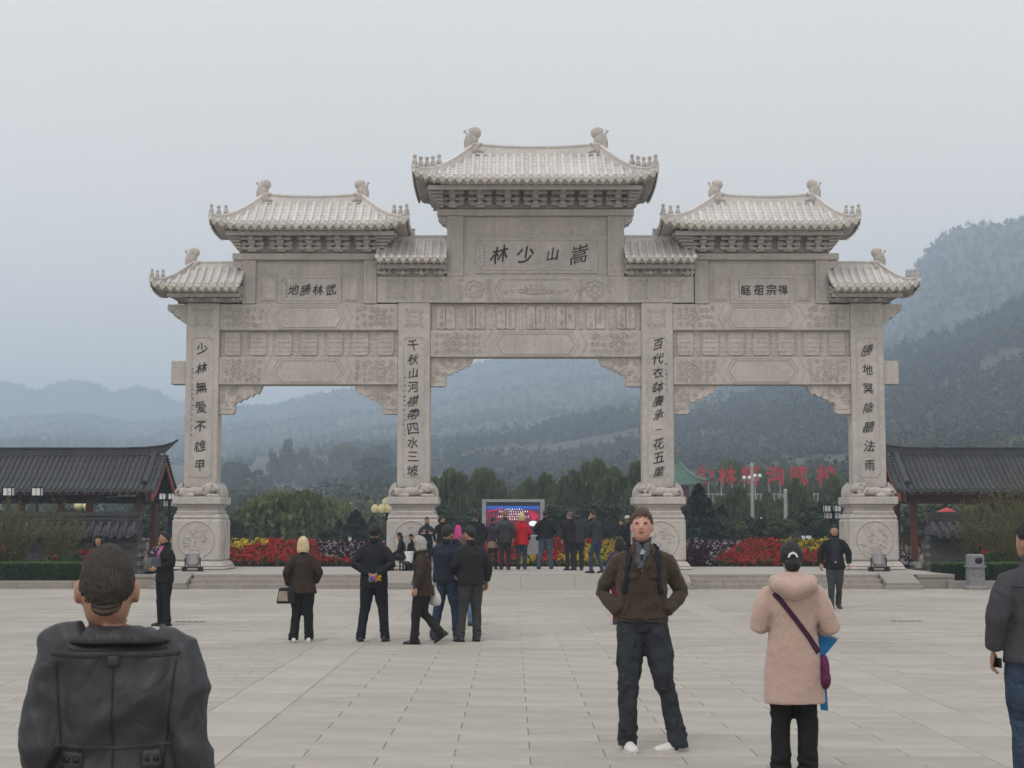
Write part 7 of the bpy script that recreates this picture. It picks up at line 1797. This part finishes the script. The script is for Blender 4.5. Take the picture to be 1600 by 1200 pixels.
m_.ell(T_((0, -.115, 1.40)), (.115, .08, .085), 16, 10); m_.ell(T_((0, -.04, 1.485)), (.105, .075, .04), 16, 10)
o = m_.obj('hood', C_FLEECE, P['t'], local=True, smooth=True); rm = o.modifiers.new('remesh', 'REMESH'); rm.mode = 'VOXEL'; rm.voxel_size = .011; rm.use_smooth_shade = True
sm_ = o.modifiers.new('smooth', 'SMOOTH'); sm_.iterations = 3
m_ = MB(); hc, hs = P['hc'], P['hs']                      # white hair clip
m_.tube([hc+V3((x_, -.122-.0*x_, z_))*hs for x_, z_ in ((-.034, .012), (-.022, .036), (0, .046), (.022, .036), (.034, .012))], [.007, .009, .010, .009, .007], 6); m_.obj('hair_clip', clothmat('clip_white', (.62, .60, .68), .5, .1, 10), P['hair'], local=True)
for i, sx in enumerate((-1, 1)):
    m_ = MB(); K, An = V3((sx*.09, .02, .5))*P['s'], V3((sx*.10, 0, .09))*P['s']; m_.tube([K*.78+An*.22, K*.4+An*.6, An, An-V3((0, 0, .04))], [.060, .058, .050, .052], 14); b_ = m_.obj('boot', clothmat('boot_suede', (.016, .013, .014), .85, .3, 9), P['t'], local=True, smooth=True)
bag = thing('shoulder_bag', 'small purple flowered shoulder bag on a dark diagonal strap, on the beige coat', 'shoulder bag', P['t'].location.copy(), P['face']); Pb = dict(P); Pb['t'] = bag
strip(Pb, 'strap', clothmat('plum_strap', (.045, .014, .034), .8, .2, 10), [(-.14, -.3, 1.36), (-.10, -.3, 1.32), (0, -.3, 1.19), (.10, -.3, 1.05), (.15, -.3, .97), (.172, -.3, .935)], .034, off=.006, thick=.008, sub=3)
m_ = MB(); T_ = P['T']; m_.ell(T_((.222, -.03, .80)), (.035, .075, .11), 12, 10); m_.ell(T_((.225, -.03, .74)), (.04, .08, .07), 12, 8); m_.obj('bag_body', mat('magenta_print', (.16, .02, .09), .8, .3, 40, .2, 60, col2=(.03, .01, .03)), bag, local=True, smooth=True)
fold = thing('paper_bag', 'bright blue bag held under the arm of the woman in the beige coat', 'bag', P['t'].location.copy(), P['face'])
M_BLUE = mat('bright_blue_paper', (.012, .17, .42), .6, .05, 5)
m_ = MB(); Pq = [(.20, 1.075), (.335, 1.02), (.235, .90), (.255, .50), (.205, .505), (.17, .8)]; Pq = [tuple(T_((a, 0, b))) for a, b in Pq]
m_.prism([(a, c) for a, b, c in Pq][::-1], .05, .085); m_.obj('bag_sheet', M_BLUE, fold, local=True); m_ = MB(); q0, q1 = T_((.200, 0, 1.079)), T_((.338, 0, 1.023)); m_.prism([(q0.x, q0.z), (q1.x, q1.z), (q1.x, q1.z+.006), (q0.x, q0.z+.006)], .048, .087); m_.obj('bag_edge', C_TAN, fold, local=True)
# man at the right edge
P = person('right', 'man in a grey canvas jacket and jeans at the right edge, back turned', 1608, 9.9, 1.725, face=14, top=C_GREYJ, pants=C_BJEAN, hair=('short', H_BLK), arms=(((.27, -.01, 1.15), (.265, .055, .93)), 'down'), vox=.010, build=1.12, hem=.86, hemr=(.19, .135), sleeve=1.3, headyaw=18, legr=1.12, disp=1.2, X=XP(1617, 9.9, 1000), sh=1.10)
strip(P, 'yoke_seam', clothmat('grey_seam', (.03, .03, .035)), [(-.2, -.3, 1.34), (0, -.3, 1.33), (.2, -.3, 1.34)], .006, off=.002, thick=.006, sub=3)
m_ = MB(); w_ = world(P, P['T']((-.235, .07, .865))); ph = thing('wallet', 'small dark wallet in the hand of the man at the right edge', 'wallet', w_, P['face']); m_.box(-.008, .008, -.05, .05, -.04, .02); m_.obj('wallet_body', M_BLACK, ph, local=True, bevel=.003)

# middle distance
P = person('suit', 'short haired woman in a black suit with pink scarf at the left', 259, 26.5, 1.60, face=135, fem=True, top=C_BLACK, pants=C_BLACK, hair=('short', H_BLK), arms=('front', 'front'), hem=.80, build=1.2, sleeve=1.15, headyaw=-28, vox=.012)
strip(P, 'scarf', clothmat('pink_scarf', (.34, .10, .26), .8, .8, 25, blot=.3), [(-.02, .3, 1.47), (0, .3, 1.38), (.0, .3, 1.25)], .09, off=.008, thick=.014, sub=2)
b_ = thing('handbag', 'black clutch bag under the arm of the woman in the black suit', 'handbag', world(P, P['T']((-.02, .20, 1.17))), P['face']); m_ = MB(); m_.frus(-.14, .14, -.03, .03, -.08, -.12, .12, -.02, .02, .08); m_.obj('clutch', mat('patent_black', (.012, .012, .013), .25, .1, 10, spec=.6), b_, local=True, bevel=.01)
person('fringe', 'woman with black fringe mostly hidden behind the nearest man', 155, 26.0, 1.57, face=185, fem=True, top=C_MAROON, pants=C_BLACK, hair=('bob', H_BLK), vox=.016)
P = person('blonde', 'blonde woman in a brown speckled jacket with a shoulder bag, seen from behind', 474, 22.9, 1.53, face=6, fem=True, top=C_DBROWN, pants=C_BLACK, hair=('bob', H_BLD), skin=M_SKINP, arms=(((.275, -.02, 1.15), (.235, .08, .93)), ((.275, -.02, 1.15), (.21, .12, .98))), legs=[((-.09, .04, .5), (-.14, -.05, .095)), ((.09, .02, .5), (.115, .02, .09))], shoe=WSHOE, hem=.80, hemr=(.20, .145), build=1.22, sleeve=1.15, legr=1.1, vox=.012)
b_ = thing('handbag', 'black and tan shoulder bag hanging at the side of the blonde woman', 'handbag', world(P, (0, 0, 0)), P['face']); T_ = P['T']; Pb = dict(P); Pb['t'] = b_
strip(Pb, 'strap', M_BLACK, [(-.12, -.3, 1.42), (-.145, -.3, 1.25), (-.165, -.3, 1.05), (-.19, -.3, .90)], .022, off=.010, thick=.008, sub=3)
m_ = MB(); c = T_((-.235, -.10, .78)); m_.frus(c.x-.17, c.x+.12, c.y-.06, c.y+.06, c.z-.12, c.x-.13, c.x+.09, c.y-.045, c.y+.045, c.z+.11); m_.obj('bag_body', M_BLACK, b_, local=True, bevel=.02)
m_ = MB(); m_.frus(c.x-.15, c.x+.0, c.y-.072, c.y-.055, c.z-.085, c.x-.13, c.x-.01, c.y-.062, c.y-.05, c.z+.06); m_.obj('front_panel', mat('tan_grey_leather', (.25, .21, .17), .6, .1, 12), b_, local=True, bevel=.008)
P = person('behind', 'man in a black suit with his hands clasped behind his back, holding flowers', 585, 23.0, 1.715, face=0, top=clothmat('black_suit', (.013, .014, .017), .8, .4, 6), pants=clothmat('black_suit_trousers', (.012, .013, .018), .8, .4, 6), hair=('full', H_BLK), arms=('behind', 'behind'), legs='wide', hem=.80, hemr=(.19, .135), build=1.12, sleeve=1.1, vox=.012, legr=1.08)
w_ = world(P, P['T']((.02, -.24, .94))); fl = thing('flower_posy', 'small blue and yellow posy held behind the back of the man in black', 'flowers', w_); rp = np.random.default_rng(3)
for nm, cc, off in (('blue_petals', (.05, .18, .42), -.03), ('pink_petals', (.5, .12, .3), .0), ('yellow_petals', (.5, .38, .1), .07)):
    link(nm, quads_mesh(nm, leaf_quads(rp.normal(0, .026, (40, 3))*.7+np.array([off, 0, .01*(off > .05)]), .016, rp), leafmat(nm, cc, tuple(min(1, c*1.6) for c in cc))), fl, local=True)['kind'] = 'stuff'
P = person('greywoman', 'old woman with grey hair in a long dark brown jacket, walking left', 662, 22.5, 1.535, face=78, fem=True, top=C_DBROWN, pants=clothmat('brown_black_trousers', (.018, .014, .013), .9, .5, 7), hair=('grey', H_GRY), arms=('down', ((.235, -.02, 1.13), (.22, -.0, .90))), legs=[((-.07, .10, .50), (-.07, .12, .09)), ((.08, .02, .50), (.08, -.28, .19))], hem=.78, hemr=(.19, .16), build=1.2, sleeve=1.15, lean=3, headpitch=-8, vox=.012, legr=1.05)
b_ = thing('plastic_bag', 'white plastic bag hanging from the hand of the grey haired woman', 'plastic bag', world(P, P['T']((.27, -.13, .76)))); m_ = MB(); m_.lathe([(.02, .14), (.025, .10), (.07, .03), (.09, -.05), (.075, -.12), (.02, -.14)], (0, 0, 0), 14, sy=.7); o = m_.obj('bag_body', clothmat('white_plastic', (.62, .62, .60), .35, 1.0, 14, .1, spec=.5), b_, local=True, smooth=True); m_ = MB(); m_.tube([(0, 0, .13), (-.01, 0, .2), (.01, 0, .2), (0, 0, .13)], .006, 5); m_.obj('handle', C_WHITE, b_, local=True)
P = person('blue', 'man in a dark blue jacket and jeans raising a camera to his eye', 698, 23.3, 1.70, face=-12, top=C_NAVY, pants=C_BJEAN, hair=('short', H_BLK), arms=(((.24, .16, 1.28), (.06, .22, 1.50)), ((.26, .14, 1.30), (.06, .22, 1.52))), legs='wide', hem=.88, build=1.2, sleeve=1.2, vox=.012, headyaw=-10)
b_ = thing('camera', 'small black camera held up by the man in the dark blue jacket', 'camera', world(P, P['T']((0, .20, 1.64))), P['face']); m_ = MB(); m_.box(-.05, .05, -.02, .02, -.03, .03); o = m_.obj('camera_body', M_BLACK, b_, local=True, bevel=.005); m_ = MB(); m_.tube([(0, .021, 0), (0, .05, 0)], .022, 12); m_.obj('lens', M_SILV, b_, local=True)
person('charcoal', 'man in a black jacket and grey trousers standing beside the photographing man', 736, 23.0, 1.685, face=22, top=C_CHAR if False else clothmat('black_blouson', (.017, .017, .018), .8, .5, 6), pants=C_GTROU, hair=('short', H_BLK), arms=(((.26, .02, 1.15), (.20, .16, 1.02)), ((.28, -.02, 1.14), (.285, .07, .90))), legs=[((-.11, .04, .50), (-.17, .0, .09)), ((.10, .03, .50), (.10, .0, .09))], hem=.86, build=1.18, sleeve=1.2, vox=.012, headyaw=18)
person('lightjeans', 'person in light blue jeans standing hidden behind the man in black', 727, 26.5, 1.55, face=10, fem=True, top=C_NAVY, pants=C_LJEAN, hair=('bob', H_BRN), vox=.016)
P = person('walker', 'man in an open black coat walking towards the camera at the right', 1303, 31.8, 1.705, face=176, top=C_BLACK, pants=C_GTROU, hair=('short', H_BLK), arms=(((.29, .0, 1.15), (.285, .08, .93)), ((.29, -.03, 1.15), (.29, .02, .93))), legs=[((-.08, .05, .50), (-.08, -.12, .15)), ((.09, .10, .50), (.09, .13, .09))], hem=.84, hemr=(.215, .15), build=1.08, sleeve=1.3, vox=.013, legr=1.05)
strip(P, 'shirt', clothmat('dark_shirt', (.022, .025, .034), .9, .4, 8), [(0, .3, 1.47), (0, .3, 1.3), (0, .3, 1.1), (0, .3, .98)], .16, off=.006, thick=.008, sub=3)
strip(P, 'belt_buckle', M_SILV, [(-.02, .3, .965), (.02, .3, .965)], .03, off=.012, thick=.008, sub=1)
person('hidden', 'dark haired woman almost hidden behind the tall man, his left shoulder side', 968, 26.8, 1.50, face=-8, fem=True, top=C_PURP, pants=C_MAROON, hair=('bob', H_BLK), vox=.016, legs='stroll')
# on the terrace
def on(py): return YG(py, PZ)
person('guard', 'woman guard in a dark uniform with crossed arms before the second plinth', 667, 45.3, 1.55, face=185, gz=PZ+.005, fem=True, top=C_NAVY, pants=C_BLACK, hair=('short', H_BLK), arms=('crossed', 'crossed'), vox=.014, build=1.15, sleeve=1.15)
for nm, mm, x_, z_, w_ in (('name_badge', C_WHITE, .085, 1.30, .05), ('red_badge', C_RED, .11, 1.315, .03), ('pocket_badge', mat('badge_yellow', (.5, .35, .05), .6, .05, 10), -.08, 1.29, .035)):
    strip(PEOPLE['guard'], nm, mm, [(x_-w_/2, .3, z_), (x_+w_/2, .3, z_)], .028, off=.008, thick=.005, sub=1)
def stool(px, Y, z1, lab):
    t = thing('stool', lab, 'stool', (XP(px, Y, 880), Y, PZ+.003)); m_ = MB(); m_.box(-.16, .16, -.14, .14, z1-.04, z1); m_.obj('seat', M_BLACK, t, local=True, bevel=.008)
    for sx in (-1, 1):
        for sy in (-1, 1): m_ = MB(); m_.box(sx*.13-.015, sx*.13+.015, sy*.11-.015, sy*.11+.015, 0, z1-.041); m_.obj('leg', M_BLACK, t, local=True)
person('seated', 'seated woman in a black coat facing left beside the white pot', 630, 45.15, 1.55, face=85, gz=PZ+.005, fem=True, top=C_BLACK, pants=C_BLACK, hair=('bun', H_BLK), arms=(((.2, .10, 1.13), (.1, .32, 1.02)), ((.2, .10, 1.13), (.1, .32, 1.02))), legs='sit', hipz=.42, vox=.014, lean=8, shoe=mat('brown_boots', (.05, .03, .022), .6, .1, 12), build=1.1)
stool(632, 45.15, .27, 'black stool under the woman seated beside the white pot')
person('seated2', 'person in black sitting between the white pot and the guard', 650, 45.55, 1.50, face=150, gz=PZ+.005, fem=True, top=C_BLACK, pants=C_BLACK, hair=('short', H_BLK), arms=('front', 'front'), legs='sit', hipz=.42, vox=.016, lean=20, headpitch=-25, build=1.1)
stool(650, 45.55, .27, 'black stool under the person sitting beside the guard')
F2 = on(886.5)
for key, lab, px, Y, H, kw in (
    ('scarfblack', 'dark haired woman in a black coat, left of the pink top', 690, 44.8, 1.60, dict(face=-150, fem=True, top=C_BLACK, hair=('bun', H_BLK), headyaw=40)),
    ('pinktop', 'woman in a bright pink top among the crowd by the second plinth', 716, 44.6, 1.55, dict(face=-75, fem=True, top=C_PINK, hair=('bob', H_BLK), arms=('front', 'front'))),
    ('scarf', 'woman with long black hair and a pale scarf, left of the screen', 747, 44.3, 1.66, dict(face=15, fem=True, top=C_BLACK, hair=('long', H_BLK), collar=C_SCARF, build=1.1, arms=('phone', 'down'))),
    ('skirt', 'woman in a short purple jacket and tan skirt before the screen', 770, 46.6, 1.56, dict(face=-8, fem=True, top=C_PURP, hair=('short', H_BLK), hem=.92, headyaw=-30)),
    ('leather', 'man with light hair in a long black leather jacket before the screen', 789, 46.3, 1.76, dict(face=0, top=clothmat('black_leather_coat', (.018, .019, .022), .45, .7, 6, spec=.4), hair=('short', H_GIN), skin=M_SKINP, hem=.78, build=1.15, sleeve=1.15)),
    ('red', 'woman with curly blond hair in a bright red coat before the screen', 815, 46.6, 1.66, dict(face=3, fem=True, top=C_RED, pants=C_BJEAN, hair=('curly', H_BLD), skin=M_SKINP, hem=.76, hemr=(.20, .15), build=1.2, sleeve=1.15, arms=('hold', 'hold'))),
    ('jeansman', 'man in a black jacket and blue jeans right of the red coat', 852, 46.9, 1.76, dict(face=0, top=C_BLACK, pants=clothmat('mid_jeans', (.06, .085, .125), .9, .5, 7, blot=.2), hair=('short', H_BLK), arms=('pocket', 'pocket'), build=1.2, sleeve=1.3, legs='wide')),
    ('pairl', 'left man of the dark clothed pair right of the screen', 891, 45.6, 1.70, dict(face=28, top=clothmat('dark_plum_coat', (.016, .013, .016), .9, .4, 7), hair=('short', hairmat('greying_hair', (.09, .085, .08))), headyaw=30, hem=.80, build=1.12)),
    ('pairr', 'right man of the dark clothed pair right of the screen', 903, 45.7, 1.78, dict(face=10, top=C_CHAR, hair=('short', H_BLK), hem=.78, build=1.12)),
    ('cigman', 'young man in a dark jacket and jeans walking with a hand at his face', 933, 42.9, 1.73, dict(face=58, top=C_CHAR, pants=C_BJEAN, hair=('short', H_BLK), arms=(((.2, .2, 1.22), (.05, .16, 1.48)), 'down'), legs=[((-.08, .16, .50), (-.08, .14, .09)), ((.08, .03, .50), (.08, -.12, .10))], lean=8, headpitch=-12))):
    person(key, lab, px, Y, H, gz=PZ+.005 if Y > 42.5 else 0, vox=.015, **kw)
m_ = MB(); q = PEOPLE['skirt']; T_ = q['T']; m_.rings([[tuple(T_((rx*math.cos(a), ry*math.sin(a), z_))) for a in [2*math.pi*j/18 for j in range(18)]] for z_, rx, ry in ((.70, .185, .14), (.72, .188, .142), (.85, .18, .13), (.97, .16, .12))]); m_.obj('skirt', C_TAN, q['t'], local=True, smooth=True)
person('far1', 'small dark haired person beyond the third plinth, just left of the tall man', 972, 47.6, 1.50, face=120, gz=PZ+.005, fem=True, top=C_BLACK, hair=('short', H_BLK), vox=.016)
P = person('far2', 'person in a white cap partly hidden by the tall man\'s head', 981, 48.2, 1.58, face=150, gz=PZ+.005, top=C_NAVY, hair=('short', H_BLK), vox=.016)
m_ = MB(); hc, hs = P['hc'], P['hs']; m_.lathe([(.095*hs, 0), (.093*hs, .04), (.07*hs, .08), (.02*hs, .095)], tuple(hc+V3((0, 0, .055))), 14); m_.ell(hc+V3((0, .11, .06)), (.06, .06, .008), 10, 4); m_.obj('cap', C_WHITE, P['t'], local=True, smooth=True)
# ------------------------------------------------------------------ haze: pale air fading the hills
hm = bpy.data.materials.new('haze_air'); hm.use_nodes = True; N, L = hm.node_tree.nodes, hm.node_tree.links
N.remove(N['Principled BSDF']); pv = N.new('ShaderNodeVolumePrincipled'); pv.inputs['Color'].default_value = (0.67, 0.81, 0.98, 1)
pv.inputs['Density'].default_value = 0.00080; pv.inputs['Anisotropy'].default_value = 0.0
L.new(pv.outputs[0], N['Material Output'].inputs['Volume'])
mb = MB(); mb.box(-4300, 4300, -60, 3900, -6, 262); hz = tag(mb.obj('haze', hm), kind='stuff')
